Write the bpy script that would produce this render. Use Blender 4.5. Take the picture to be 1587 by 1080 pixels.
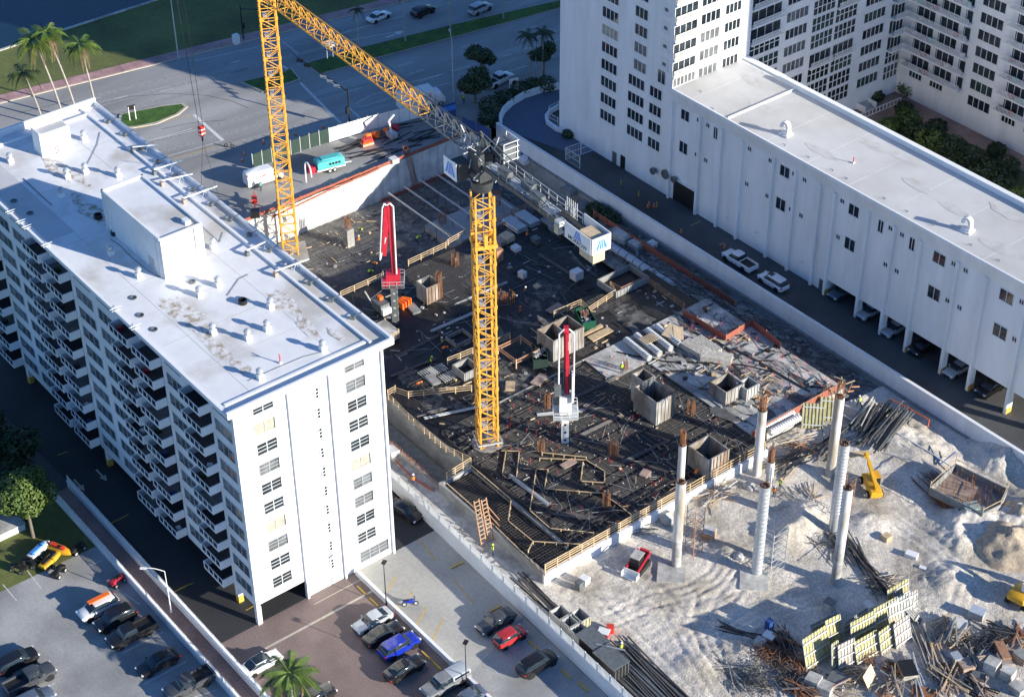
import bpy, bmesh, math, random
import numpy as np
from mathutils import Vector, Matrix, noise as mnoise
random.seed(7)
RAD = math.radians
for o in list(bpy.data.objects): bpy.data.objects.remove(o, do_unlink=True)
SC = bpy.context.scene
COL = SC.collection
# ------------------------------------------------------------------ camera
FPX, PITCH, HEAD, ROLL = 2834.4, .6402, math.pi-.66445, .0099
CAM = Vector((131.08, -66.57, 145.0))
def _rot(y, t, r):
    f = Vector((math.cos(t)*math.cos(y), math.cos(t)*math.sin(y), -math.sin(t)))
    rt = Vector((math.sin(y), -math.cos(y), 0)); dn = f.cross(rt)
    c, s = math.cos(r), math.sin(r)
    return c*rt+s*dn, -s*rt+c*dn, f
RIGHT, DOWN, FWD = _rot(HEAD, PITCH, ROLL)
cd = bpy.data.cameras.new('camera'); cam = bpy.data.objects.new('camera', cd); COL.objects.link(cam)
m = Matrix.Identity(4)
for i in range(3):
    m[i][0] = RIGHT[i]; m[i][1] = -DOWN[i]; m[i][2] = -FWD[i]; m[i][3] = CAM[i]
cam.matrix_world = m
cd.sensor_width = 36; cd.lens = FPX/1587*36; cd.clip_start = 1; cd.clip_end = 3000
SC.camera = cam
# ------------------------------------------------------------------ light
SUN_AZ, SUN_EL = 24.0, 17.0
w = bpy.data.worlds.new('World'); SC.world = w; w.use_nodes = True
nt = w.node_tree; bg = nt.nodes['Background']
sky = nt.nodes.new('ShaderNodeTexSky'); sky.sky_type = 'NISHITA'; sky.sun_disc = False
sky.sun_elevation = RAD(SUN_EL); sky.sun_rotation = RAD(90-SUN_AZ); sky.altitude = 0
sky.air_density = 1.0; sky.dust_density = 0.0; sky.ozone_density = 4.0
tn = nt.nodes.new('ShaderNodeMix'); tn.data_type = 'RGBA'; tn.blend_type = 'MULTIPLY'; tn.inputs[0].default_value = 1
tn.inputs[7].default_value = (.68, .88, 1.12, 1); nt.links.new(sky.outputs[0], tn.inputs[6]); nt.links.new(tn.outputs[2], bg.inputs[0]); bg.inputs[1].default_value = .096
sl = bpy.data.lights.new('sun', 'SUN'); sl.energy = 5.0; sl.angle = RAD(.5); sl.color = (1, .93, .80)
sun = bpy.data.objects.new('sun', sl); COL.objects.link(sun); sun.location = (200, 150, 200)
sd = Vector((math.cos(RAD(SUN_AZ))*math.cos(RAD(SUN_EL)), math.sin(RAD(SUN_AZ))*math.cos(RAD(SUN_EL)), math.sin(RAD(SUN_EL))))
sun.rotation_euler = sd.to_track_quat('Z', 'Y').to_euler()
vs = SC.view_settings; vs.view_transform = 'Standard'; vs.look = 'None'; vs.exposure = 0.9; vs.gamma = 1; vs.use_curve_mapping = False

# ------------------------------------------------------------------ helpers
def _ray(px, py): return RIGHT*((px-793)/FPX)+DOWN*((py-540)/FPX)+FWD
def G(px, py, z=0.0):                       # survey: photo pixel -> point on the level z
    d = _ray(px, py); return CAM+d*((z-CAM.z)/d.z)
def GY(px, py, Y):
    d = _ray(px, py); return CAM+d*((Y-CAM.y)/d.y)
def GX(px, py, X):
    d = _ray(px, py); return CAM+d*((X-CAM.x)/d.x)

class MB:
    def __init__(s): s.v = []; s.f = []; s.m = []
    def add(s, vs, fs, m=0):
        n = len(s.v); s.v += [tuple(v) for v in vs]
        for f in fs: s.f.append(tuple(i+n for i in f)); s.m.append(m)
        return s
    def bx(s, x0, y0, z0, x1, y1, z1, m=0):
        if x0 > x1: x0, x1 = x1, x0
        if y0 > y1: y0, y1 = y1, y0
        if z0 > z1: z0, z1 = z1, z0
        return s.add([(x0,y0,z0),(x1,y0,z0),(x1,y1,z0),(x0,y1,z0),(x0,y0,z1),(x1,y0,z1),(x1,y1,z1),(x0,y1,z1)],
              [(0,3,2,1),(4,5,6,7),(0,1,5,4),(1,2,6,5),(2,3,7,6),(3,0,4,7)], m)
    def box(s, c, d, rz=0, m=0, rx=0, ry=0):
        M = Matrix.Translation(c) @ Matrix.Rotation(rz,4,'Z') @ Matrix.Rotation(ry,4,'Y') @ Matrix.Rotation(rx,4,'X')
        hx, hy, hz = d[0]/2, d[1]/2, d[2]/2
        vs = [M @ Vector(p) for p in ((-hx,-hy,-hz),(hx,-hy,-hz),(hx,hy,-hz),(-hx,hy,-hz),(-hx,-hy,hz),(hx,-hy,hz),(hx,hy,hz),(-hx,hy,hz))]
        return s.add(vs, [(0,3,2,1),(4,5,6,7),(0,1,5,4),(1,2,6,5),(2,3,7,6),(3,0,4,7)], m)
    def bar(s, p, q, w, h=None, m=0, cap=True):
        h = h or w; p = Vector(p); q = Vector(q); d = (q-p)
        if d.length < 1e-5: return s
        d.normalize(); up = Vector((0,0,1)) if abs(d.z) < .95 else Vector((1,0,0))
        a = d.cross(up).normalized()*w/2; b = a.cross(d).normalized()*h/2
        vs = [p-a-b, p+a-b, p+a+b, p-a+b, q-a-b, q+a-b, q+a+b, q-a+b]
        fs = [(0,1,5,4),(1,2,6,5),(2,3,7,6),(3,0,4,7)]
        if cap: fs += [(0,3,2,1),(4,5,6,7)]
        return s.add(vs, fs, m)
    def tube(s, p, q, r0, r1=None, n=8, m=0, cap=True):
        r1 = r0 if r1 is None else r1; p = Vector(p); q = Vector(q); d = (q-p).normalized()
        up = Vector((0,0,1)) if abs(d.z) < .95 else Vector((1,0,0))
        a = d.cross(up).normalized(); b = a.cross(d)
        vs = []
        for c, r in ((p, r0), (q, r1)):
            for i in range(n):
                t = 2*math.pi*i/n; vs.append(c+a*(r*math.cos(t))-b*(r*math.sin(t)))
        fs = [(i, n+i, n+(i+1) % n, (i+1) % n) for i in range(n)]
        fs = [f[::-1] for f in fs]
        if cap: fs += [tuple(range(n)), tuple(range(2*n-1, n-1, -1))]
        return s.add(vs, fs, m)
    def lathe(s, prof, c=(0,0,0), n=12, m=0):
        vs = []; fs = []
        for r, z in prof:
            for i in range(n):
                t = 2*math.pi*i/n; vs.append((c[0]+r*math.cos(t), c[1]+r*math.sin(t), c[2]+z))
        k = len(prof)
        for j in range(k-1):
            for i in range(n):
                fs.append((j*n+i, j*n+(i+1) % n, (j+1)*n+(i+1) % n, (j+1)*n+i))
        fs.append(tuple(range(n))[::-1]); fs.append(tuple(range((k-1)*n, k*n)))
        return s.add(vs, fs, m)
    def prism(s, pts, z0, z1, m=0):
        n = len(pts)
        area = sum(pts[i][0]*pts[(i+1) % n][1]-pts[(i+1) % n][0]*pts[i][1] for i in range(n))
        if area < 0: pts = pts[::-1]
        vs = [(p[0],p[1],z0) for p in pts]+[(p[0],p[1],z1) for p in pts]
        fs = [tuple(range(n))[::-1], tuple(range(n, 2*n))]+[(i,(i+1) % n,n+(i+1) % n,n+i) for i in range(n)]
        return s.add(vs, fs, m)
    def sheet(s, pts, z, m=0):
        n = len(pts)
        area = sum(pts[i][0]*pts[(i+1) % n][1]-pts[(i+1) % n][0]*pts[i][1] for i in range(n))
        if area < 0: pts = pts[::-1]
        return s.add([(p[0],p[1],z) for p in pts], [tuple(range(n))], m)
    def mesh(s, name, mats, smooth=False):
        me = bpy.data.meshes.new(name); me.from_pydata(s.v, [], s.f)
        if not isinstance(mats, (list, tuple)): mats = [mats]
        for mt in mats: me.materials.append(MAT[mt] if isinstance(mt, str) else mt)
        if len(mats) > 1: me.polygons.foreach_set('material_index', s.m)
        if smooth:
            me.polygons.foreach_set('use_smooth', [True]*len(me.polygons))
            me.set_sharp_from_angle(angle=RAD(38 if smooth is True else smooth))
        me.update(); return me
    def build(s, name, mats, parent=None, smooth=False, loc=None, rz=0):
        return put(name, s.mesh(name, mats, smooth), parent, loc, rz)

def put(name, me, parent=None, loc=None, rz=0):
    o = bpy.data.objects.new(name, me); COL.objects.link(o); o.parent = parent
    if loc is not None: o.location = loc
    if rz: o.rotation_euler = (0, 0, rz)
    return o
def tag(o, label=None, cat=None, group=None, kind=None):
    if label: o['label'] = label
    if cat: o['category'] = cat
    if group: o['group'] = group
    if kind: o['kind'] = kind
    return o
def thing(name, label, cat, loc=(0,0,0), rz=0, group=None):
    o = bpy.data.objects.new(name, None); COL.objects.link(o); o.location = loc; o.rotation_euler = (0,0,rz)
    o.empty_display_size = .3
    return tag(o, label, cat, group)
def kids(o): return [c for c in bpy.data.objects if c.parent is o]
def copy_tree(o, loc=None, rz=None, label=None, group=None, parent=None, _k=None):
    c = o.copy(); COL.objects.link(c); c.parent = parent
    if loc is not None: c.location = loc
    if rz is not None: c.rotation_euler = (0, 0, rz)
    if label: c['label'] = label
    if group: c['group'] = group
    for ch in list(o.children): copy_tree(ch, parent=c)
    return c
ORD=['first','second','third','fourth','fifth','sixth','seventh','eighth','ninth','tenth','eleventh','twelfth','thirteenth','fourteenth','fifteenth']
def struct(o): o['kind'] = 'structure'; return o

# ------------------------------------------------------------------ materials
MAT = {}
def mat(name, col, rough=.7, amt=.15, scale=1.0, bump=0, bscale=8, metal=0, spec=.5, col2=None, thr=None, detail=4, big=None, coord='pos', stretch=None, emit=None, trans=0):
    mt = bpy.data.materials.new(name); mt.use_nodes = True; MAT[name] = mt
    n = mt.node_tree.nodes; l = mt.node_tree.links; b = n['Principled BSDF']
    b.inputs['Roughness'].default_value = rough; b.inputs['Metallic'].default_value = metal
    b.inputs['Specular IOR Level'].default_value = spec
    if coord == 'pos': src = n.new('ShaderNodeNewGeometry').outputs['Position']
    else: src = n.new('ShaderNodeTexCoord').outputs['Object']
    if stretch:
        mp = n.new('ShaderNodeMapping'); mp.inputs['Scale'].default_value = stretch; l.new(src, mp.inputs[0]); src = mp.outputs[0]
    c1 = (*col, 1)
    if amt or col2:
        nz = n.new('ShaderNodeTexNoise'); nz.inputs['Scale'].default_value = scale; nz.inputs['Detail'].default_value = detail
        nz.inputs['Roughness'].default_value = .62
        l.new(src, nz.inputs['Vector'])
        rp = n.new('ShaderNodeValToRGB'); e = rp.color_ramp.elements
        lo, hi = thr if thr else (.3, .7)
        e[0].position = lo; e[1].position = hi
        if col2: e[0].color = c1; e[1].color = (*col2, 1)
        else:
            e[0].color = (*[x*(1-amt) for x in col], 1); e[1].color = (*[min(1, x*(1+amt)) for x in col], 1)
        l.new(nz.outputs['Fac'], rp.inputs[0]); out = rp.outputs[0]
        if big:
            nb = n.new('ShaderNodeTexNoise'); nb.inputs['Scale'].default_value = big[0]; nb.inputs['Detail'].default_value = 5
            l.new(src, nb.inputs['Vector'])
            r2 = n.new('ShaderNodeValToRGB'); g = r2.color_ramp.elements
            g[0].position = big[3] if len(big) > 3 else .35; g[1].position = big[4] if len(big) > 4 else .65
            g[0].color = (big[1],)*3+(1,) if not isinstance(big[1], tuple) else (*big[1], 1)
            g[1].color = (big[2],)*3+(1,) if not isinstance(big[2], tuple) else (*big[2], 1)
            l.new(nb.outputs['Fac'], r2.inputs[0])
            mx = n.new('ShaderNodeMix'); mx.data_type = 'RGBA'; mx.blend_type = 'MULTIPLY'; mx.inputs[0].default_value = 1
            l.new(out, mx.inputs[6]); l.new(r2.outputs[0], mx.inputs[7]); out = mx.outputs[2]
        l.new(out, b.inputs['Base Color'])
    else: b.inputs['Base Color'].default_value = c1
    if bump:
        nz2 = n.new('ShaderNodeTexNoise'); nz2.inputs['Scale'].default_value = bscale; nz2.inputs['Detail'].default_value = 6
        l.new(src, nz2.inputs['Vector'])
        bp = n.new('ShaderNodeBump'); bp.inputs['Strength'].default_value = bump; bp.inputs['Distance'].default_value = .08
        l.new(nz2.outputs['Fac'], bp.inputs['Height']); l.new(bp.outputs[0], b.inputs['Normal'])
    if emit: b.inputs['Emission Color'].default_value = (*emit[:3], 1); b.inputs['Emission Strength'].default_value = emit[3]
    return mt
mat('white_paint', (.80,.80,.79), .6, .04, .5, .06, 3, big=(.25,.93,1.0))
mat('white_wall2', (.83,.835,.84), .6, .05, .9, .06, 3, big=(.35,(.91,.91,.90),(1,1,1),.36,.6), stretch=(1,1,.16))
mat('roof_white', (.74,.74,.74), .65, .07, .35, .1, 4, big=(.12,(.70,.66,.60),(1,1,1),.36,.50))
mat('roof_white2', (.56,.56,.56), .7, .06, .3, .1, 3, big=(.09,(.84,.82,.78),(1,1,1),.35,.6))
mat('roof_stain_shade', (.36,.30,.22), .85, .4, 1.1, 0, col2=(.71,.70,.69), thr=(.38,.56))
mat('fascia', (.78,.79,.80), .55, .04, .5)
mat('trim', (.72,.74,.76), .5, .04, 1)
mat('glass', (.02,.03,.04), .06, .5, .35, 0, spec=.7)
mat('glass_green', (.035,.06,.06), .08, .5, .5, 0, spec=.7)
mat('glass_pale', (.13,.14,.15), .15, .5, .8, 0, spec=.6)
mat('blind', (.36,.34,.27), .7, .2, 1)
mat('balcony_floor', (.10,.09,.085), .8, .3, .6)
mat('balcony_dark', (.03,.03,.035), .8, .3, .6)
mat('asphalt', (.075,.076,.078), .85, .2, 6, .15, 30, big=(.12,.75,1.25))
mat('asphalt_new', (.03,.031,.034), .75, .25, 4, .1, 30, big=(.15,.8,1.3))
mat('road', (.31,.307,.30), .85, .10, 5, .1, 30, big=(.09,.72,1.15), stretch=(1.6,.35,1))
mat('lot_grey', (.34,.34,.335), .85, .12, 3, .1, 25, big=(.15,.7,1.15))
mat('lot_concrete', (.40,.39,.36), .85, .10, 2, .1, 25, big=(.12,.78,1.1))
mat('concrete', (.36,.36,.35), .85, .15, 1.5, .12, 12, big=(.3,.7,1.1))
mat('concrete_pale', (.48,.47,.44), .85, .22, 1.6, .15, 10, big=(.35,.55,1.1,.36,.6))
mat('form_concrete', (.30,.29,.27), .85, .3, 1.4, .15, 8, big=(.6,(.6,.5,.42),(1.1,1.1,1.1),.4,.58), stretch=(1,1,.3))
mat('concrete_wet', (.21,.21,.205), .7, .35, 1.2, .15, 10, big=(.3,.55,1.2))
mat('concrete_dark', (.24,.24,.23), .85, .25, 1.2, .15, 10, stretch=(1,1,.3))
mat('brick_paver', (.20,.150,.135), .85, .35, 7, .1, 14, big=(.2,.8,1.15))
mat('pink_walk', (.42,.25,.24), .85, .12, 1.5, .05, 12, big=(.3,.75,1.15))
mat('grass', (.10,.13,.03), .9, .35, 1.4, .4, 22, col2=(.17,.18,.055), thr=(.3,.75), big=(.1,.65,1.15))
mat('grass_green', (.05,.12,.015), .9, .35, 1.5, .4, 22, big=(.3,.7,1.2))
mat('water', (.010,.030,.055), .25, .25, .15, .05, 1.2, spec=.3)
mat('line_white', (.62,.62,.60), .8, .25, 3)
mat('line_yellow', (.55,.36,.06), .8, .25, 3)
mat('kerb', (.44,.40,.33), .85, .15, 2)
mat('sand', (.58,.535,.47), .95, .34, 3.2, 1.0, 6, detail=12, big=(.17,(.66,.64,.60),(1.08,1.08,1.08),.36,.58))
mat('sand_brown', (.40,.33,.245), .95, .3, 1.8, 1.0, 6)
mat('column_white', (.56,.55,.53), .8, .12, 1.2, .1, 8, big=(.7,(.62,.55,.45),(1.05,1.05,1.05),.36,.5), stretch=(1,1,.22))
mat('black_deck', (.014,.014,.016), .55, .5, 1.2, .25, 10, big=(.25,.5,2.2,.4,.72))
mat('form_deck', (.018,.017,.017), .6, .6, 2.0, .35, 9, big=(.3,.4,2.0,.42,.75))
mat('rebar', (.13,.122,.118), .65, .4, 3, metal=.2)
mat('rebar_rust', (.25,.11,.05), .8, .4, 2)
mat('lumber', (.52,.39,.24), .8, .25, 2, .05, 10)
mat('lumber_red', (.36,.19,.11), .8, .25, 2)
mat('plywood', (.60,.46,.30), .8, .15, 2)
mat('crane_yellow', (.72,.36,.05), .45, .10, .8)
mat('steel_grey', (.15,.165,.17), .5, .25, 2, metal=.3)
mat('steel_shade', (.05,.055,.06), .5, .25, 2, metal=.2)  # steel_grey darkened: shade on the crane slew works put into the colour
mat('steel_light', (.50,.52,.53), .5, .15, 2, metal=.2)
mat('galv', (.55,.57,.58), .4, .15, 3, metal=.5)
mat('black', (.012,.012,.013), .5, .3, 2)
mat('rubber', (.015,.015,.016), .85, .2, 3)
mat('red_paint', (.50,.025,.05), .4, .12, 1)
mat('red_bright', (.65,.05,.03), .5, .15, 2)
mat('orange', (.85,.16,.02), .6, .12, 2)
mat('orange_mesh', (.30,.09,.06), .8, .3, 4)
mat('teal', (.10,.46,.45), .4, .08, 1)
mat('green_dump', (.006,.075,.045), .5, .2, 1)
mat('dark_green', (.02,.045,.035), .7, .2, 1)
mat('yellow_mach', (.62,.33,.02), .4, .1, 1)
mat('blue_sign', (.05,.22,.65), .5, .03, 1)
mat('blue_dark', (.02,.06,.22), .5, .03, 1)
mat('white_plastic', (.75,.75,.74), .45, .05, 1)
mat('panel_yellow', (.42,.37,.12), .7, .35, 1.5)
mat('panel_ply', (.36,.27,.22), .75, .2, 2)
mat('alu', (.60,.62,.62), .45, .12, 2, metal=.3)
mat('tarp_white', (.66,.66,.64), .6, .08, 1.2, .25, 2, big=(.5,.8,1.1))
mat('bark', (.20,.17,.13), .9, .3, 3, .4, 12)
mat('palm_trunk', (.36,.33,.29), .9, .2, 3, .3, 14)
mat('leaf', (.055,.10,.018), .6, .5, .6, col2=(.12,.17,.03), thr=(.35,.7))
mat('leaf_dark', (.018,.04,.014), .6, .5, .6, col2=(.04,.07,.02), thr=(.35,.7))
mat('palm_leaf', (.055,.105,.018), .5, .5, .7, col2=(.14,.20,.035), thr=(.35,.7))
mat('palm_dead', (.22,.15,.08), .8, .3, 1)
mat('vest', (.55,.85,.04), .6, .05, 3)
mat('vest_orange', (.90,.20,.02), .6, .05, 3)
mat('jeans', (.03,.045,.08), .8, .2, 5)
mat('skin', (.35,.20,.13), .6, .05, 3)
mat('shirt_dark', (.06,.06,.07), .8, .1, 4)
mat('pebble', (.55,.52,.46), .9, .3, 3, .4, 10)
mat('terracotta', (.30,.20,.17), .85, .2, 3, big=(.3,.75,1.15))
mat('tail', (.45,.01,.01), .3, 0)
mat('headlamp', (.75,.77,.80), .15, 0)
# ================================================================== SETTING
def P2(*a): return [tuple(G(x, y, 0)[:2]) for x, y in a]
def flat(name, pts, z, m): return struct(MB().sheet(pts, z).build(name, m))
# one big sheet with an opening over the excavation and site
b = MB()
HX0, HX1, HY0, HY1 = -71.6, 77.5, 24.3, 87.2
b.add([(-900,-700,-.05),(900,-700,-.05),(900,HY0,-.05),(-900,HY0,-.05)], [(0,1,2,3)])
HY1 = 108.0
b.add([(-900,HY1,-.05),(900,HY1,-.05),(900,900,-.05),(-900,900,-.05)], [(0,1,2,3)])
b.add([(-900,HY0,-.05),(HX0,HY0,-.05),(HX0,HY1,-.05),(-900,HY1,-.05)], [(0,1,2,3)])
b.add([(HX1,HY0,-.05),(900,HY0,-.05),(900,HY1,-.05),(HX1,HY1,-.05)], [(0,1,2,3)])
struct(b.build('ground', 'asphalt'))
# street (runs about 9 degrees off the Y axis)
def cx(Y, off=0): return -126.85+(Y-30.3)*.1617+off        # far kerb line
ys = (-45, 320)
flat('road', [(cx(ys[0])+.2,ys[0]),(-66.9,ys[0]),(-66.9,24.2),(-71.7,24.2),(-71.7,88),(-66.9,98),(-66.9,ys[1]),(cx(ys[1])+.2,ys[1])], -.03, 'road')
k = MB(); k.prism([(cx(y,o),y) for y, o in ((ys[0],-.05),(ys[1],-.05),(ys[1],.2),(ys[0],.2))], -.05, .12); struct(k.build('kerb', 'kerb'))
k = MB().prism([(cx(y,o),y) for y, o in ((ys[0],-2.6),(ys[1],-2.6),(ys[1],-.05),(ys[0],-.05))], -.05, .10); walk = struct(k.build('sidewalk', 'pink_walk'))
slab = MB().bx(-1.18,-1.55,0,1.18,1.55,.03).mesh('paving_slab', 'pink_walk')
for i in range(46):
    y = 24+i*3.2; o = put('paving_slab', slab, walk, (cx(y,-1.33),y,.095)); o.rotation_euler = (0,0,-.16)
flat('lawn', [(-143.6,ys[0]),(cx(ys[0],-2.6),ys[0]),(cx(ys[1],-2.6),ys[1]),(-143.6,ys[1])], .02, 'grass')
flat('water', [(-900,-700),(-143.9,-700),(-143.9,900),(-900,900)], -.02, 'water')
struct(MB().bx(-144.0,ys[0],-.05,-143.5,ys[1],.22).build('sea_wall', 'concrete_pale'))
# medians and island
def island(name, pts, m, gap=.25):
    c = Vector((sum(p[0] for p in pts)/len(pts), sum(p[1] for p in pts)/len(pts)))
    struct(MB().prism(pts, -.04, .13).build('median_kerb', 'kerb'))
    inner = []
    for p in pts:
        d = Vector(p)-c; L = d.length; inner.append(tuple(c+d*(max(L-gap*1.6, .1)/L)))
    flat(name, inner, .16, m)
island('median', P2((372,128.5),(441,112),(452,107),(466,123.5),(406,144)), 'grass_green')
island('median', P2((474,100),(552,77),(700,40),(867,2))+[(-91,150),(-86.5,150)]+P2((867,13),(700,59),(577,92),(494,116)), 'grass_green', .05)
island('traffic_island', P2((185,178),(252,164),(285,161),(291,166),(277,178),(242,193),(207,199),(180,200)), 'grass_green', .35)
# painted markings, each a strip on the road
road = bpy.data.objects['road']
def mark(a, b, w=.13, m='line_white', par=road, z=-.026):
    a = G(*a); b = G(*b); d = (b-a).normalized(); n = Vector((-d.y, d.x, 0))*w/2
    o = MB().sheet([(p.x,p.y) for p in (a-n,b-n,b+n,a+n)], z).build('lane_marking', m, par); return o
S = 1/3.9675
def mk(ox, oy, x0, y0, x1, y1, w=.13, m='line_white'): mark((ox+x0*S, oy+y0*S), (ox+x1*S, oy+y1*S), w, m)
for a in [(1370,400,1470,372),(1415,450,1525,422),(980,565,1060,545),(900,870,1180,790),(700,610,780,590),(560,610,620,600)]: mk(0,0,*a,w=.13)
mk(0,0,1190,705,1370,865,.55); mk(0,0,845,790,1180,705,.13,'line_yellow'); mk(0,0,1060,975,1410,880,.15,'line_yellow'); mk(0,0,1030,960,1370,865,.12)
mk(0,0,480,655,1040,530,.05); mk(0,0,940,860,1200,800,.12)
for a in [(175,400,285,375),(225,450,335,422),(865,518,970,490),(920,570,1030,540),(1255,408,1355,378),(1310,458,1415,428),(950,250,1280,190),(910,205,1100,150),(1120,145,1290,100),(1280,520,1587,440),(545,255,640,330),(0,375,390,290)]: mk(300,0,*a,w=.14)
mk(300,0,840,170,990,305,.45); mk(300,0,655,510,945,800,.45); mk(300,0,940,650,1050,750,.3); mk(300,0,545,405,575,425,.4)
for a in [(990,640,1100,580),(1100,580,1200,560),(1000,650,1040,655),(1040,655,1200,605)]: mk(300,0,*a,w=.12)
for a in [(250,293,350,265),(310,343,410,315),(510,348,560,333),(625,185,720,160),(725,228,778,210),(640,300,690,293),(0,500,310,405),(540,440,660,405),(0,560,180,510),(800,260,860,240)]: mk(650,0,*a,w=.14)
a = G(613,53); MB().sheet([(a.x-.2,a.y-2),(a.x+.15,a.y-2),(a.x+.2,a.y+.3),(a.x+.7,a.y+.2),(a.x,a.y+1.8),(a.x-.8,a.y+.2),(a.x-.2,a.y+.3)],-.026).build('turn_arrow','line_white',road)

# paved areas round the left building
flat('brick_plaza', [(0.05,-5.3),(95,-5.3),(95,12.8),(.05,12.8)], .004, 'brick_paver')
plz = bpy.data.objects['brick_plaza']
def strip(par, a, b, w, m, z): 
    a = Vector(a); b = Vector(b); d = (b-a).normalized(); n = Vector((-d.y, d.x))*w/2
    return MB().sheet([tuple(p) for p in (a-n,b-n,b+n,a+n)], z).build('paint_line', m, par)
strip(plz, (3.75,-1.4), (3.75,12.8), .3, 'kerb', .010); strip(plz, (1.4,6.5), (1.4,12.8), .12, 'kerb', .010)
flat('concrete_lot', [(.05,13.1),(21,13.1),(17.5,23.6),(.05,24.6)], .006, 'lot_concrete')
flat('grey_lot', [(21,13.1),(17.5,23.6),(95,21.2),(95,13.1)], .003, 'lot_grey')
lot = bpy.data.objects['concrete_lot']
def lotline(x0,y0,x1,y1,ox,oy,w=.14,m='line_yellow',par=lot,z=.012,s=S):
    a = G(ox+x0*s,oy+y0*s); b = G(ox+x1*s,oy+y1*s); strip(par,(a.x,a.y),(b.x,b.y),w,m,z)
for a in [(0,425,50,340),(175,640,240,525),(270,740,345,595),(130,460,155,430),(190,105,295,235),(0,500,75,525),(400,350,535,505),(930,600,965,580)]: lotline(*a,600,808)
wheel_stop = MB().prism([(-.85,-.09),(.85,-.09),(.85,.09),(-.85,.09)],0,.14).mesh('wheel_stop','line_yellow')
ws_n = 0
def wstop(px,py,rz=0,place='on the concrete lot'):
    global ws_n
    p = G(px,py); o = put('wheel_stop',wheel_stop,None,(p.x,p.y,.01)); o.rotation_euler=(0,0,rz)
    tag(o,'yellow wheel stop '+place,'wheel stop','yellow wheel stops'); ws_n+=1
for x,y,t,l in [(708,876,RAD(88),'across the shaded strip, nearer the building'),(767,944,RAD(88),'across the shaded strip, above the dark grey sedan')]: wstop(x,y,t,l)
for x,y,l in [(826,1000,'between the red hatchback and the black crossover'),(876,1044,'right below the black crossover'),(903,1064,'nearest the bottom edge under the boundary wall')]: wstop(x,y,0,l)
for x,y,l in [(560,915,'nearest the building corner on the plaza'),(579,933,'just above the silver sedan')]: wstop(x,y,0,l)
for x,y,l in [(660,1016,'at the nose of the blue wagon'),(676,1031,'above the camper pickup')]: wstop(x,y,0,l)
flat('side_driveway', [(-68,18.42),(.05,18.42),(.05,24.3),(-68,24.3)], .004, 'asphalt_new')
flat('west_driveway', [(-90,-5.3),(.05,-5.3),(.05,18.42),(-90,18.42)], .002, 'asphalt_new')
drv = bpy.data.objects['west_driveway']
for x0,y0,x1,y1 in [(665,685,790,622),(1060,435,1190,375),(1510,545,1565,515),(350,260,415,235),(1100,1079,1185,1042)]:
    oy = 808 if (x0,y0) in ((1060,435),(1510,545)) else 640
    lotline(x0,y0,x1,y1,0,oy,.13,'line_yellow',drv,.008)
for x,y,s_ in ((628,388,1),(490,448,1)):
    a = G(x*S,640+y*S); MB().sheet([(a.x-1.6,a.y-.12),(a.x,a.y-.12),(a.x,a.y-.45),(a.x+1.2,a.y),(a.x,a.y+.45),(a.x,a.y+.12),(a.x-1.6,a.y+.12)],.008).build('painted_arrow','kerb',drv)
flat('parking_lot', [(-22.5,-60),(95,-60),(95,-7.95),(-22.5,-7.95)], .004, 'lot_grey')
plot = bpy.data.objects['parking_lot']
for a in [(15,385,100,485),(165,300,250,410),(540,275,620,240),(750,810,1000,680),(890,995,1140,862),(1190,1079,1330,1035),(190,1068,340,990),(760,440,860,510)]:
    lotline(*a,0,808,.11,'line_white',plot,.010)
flat('verge', [(-95,-60),(-22.5,-60),(-22.5,-7.95),(-95,-7.95)], .006, 'grass')
# walkway between two white walls
flat('footpath', [(-34,-7.75),(95,-7.75),(95,-5.7),(-34,-5.7)], .02, 'terracotta')
def wall_thing(name, label, x0,y0,x1,y1,z0,h, m='white_paint', cap=True, cat='wall', fence=None):
    t = thing(name, label, cat, ((x0+x1)/2,(y0+y1)/2,z0))
    cxm,cym = (x0+x1)/2,(y0+y1)/2
    MB().bx(x0-cxm,y0-cym,0,x1-cxm,y1-cym,h).build('wall', m, t)
    if cap: MB().bx(x0-cxm-.04,y0-cym-.04,h,x1-cxm+.04,y1-cym+.04,h+.08).build('coping', m, t)
    if fence:
        fh, step = fence; L = x1-x0; n = int(L/step)
        post = MB().bx(-.035,-.035,0,.035,.035,fh).mesh('fence_post','trim')
        pick = MB()
        for i in range(int(step/.14)): pick.bx(i*.14-.012,-.012,.06,i*.14+.012,.012,fh-.04)
        pick.bx(0,-.02,.05,step,.02,.1); pick.bx(0,-.02,fh-.07,step,.02,fh-.02)
        pm = pick.mesh('fence_panel','trim')
        for i in range(n+1): put('fence_post',post,t,(x0-cxm+i*step,0,h+.08))
        for i in range(n): put('fence_panel',pm,t,(x0-cxm+i*step,0,h+.08))
    return t
wall_thing('path_wall','white wall with railing between the parking lot and the red footpath',-34,-8.0,94,-7.76,0,.95,fence=(.75,2.0))
wall_thing('path_wall','white wall with railing between the red footpath and the dark driveway',-34,-5.66,94,-5.34,0,1.0,fence=(.75,2.0))
wall_thing('low_wall','low white wall between the brick plaza and the concrete lot',.4,12.8,94,13.08,0,.75)
t = thing('boundary_wall','long white boundary wall with slatted fence along the building site','wall',(0,24.2,0))
def wy(x): return 24.75-(x+9.7)*.0335-24.2
for nm,zz0,zz1,dy in (('wall',0,1.9,.15),('coping',1.9,2.0,.2)):
    MB().prism([(-68,wy(-68)-dy),(94,wy(94)-dy),(94,wy(94)+dy),(-68,wy(-68)+dy)],zz0,zz1).build(nm,'white_paint',t)
post = MB().bx(-.05,-.05,0,.05,.05,1.15).mesh('fence_post','white_plastic')
pn = MB()
for i in range(10): pn.bx(.08+i*.2,-.02,.08,.22+i*.2,.02,1.05)
pn.bx(0,-.03,.04,2.1,.03,.1); pn.bx(0,-.03,1.0,2.1,.03,1.08)
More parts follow.
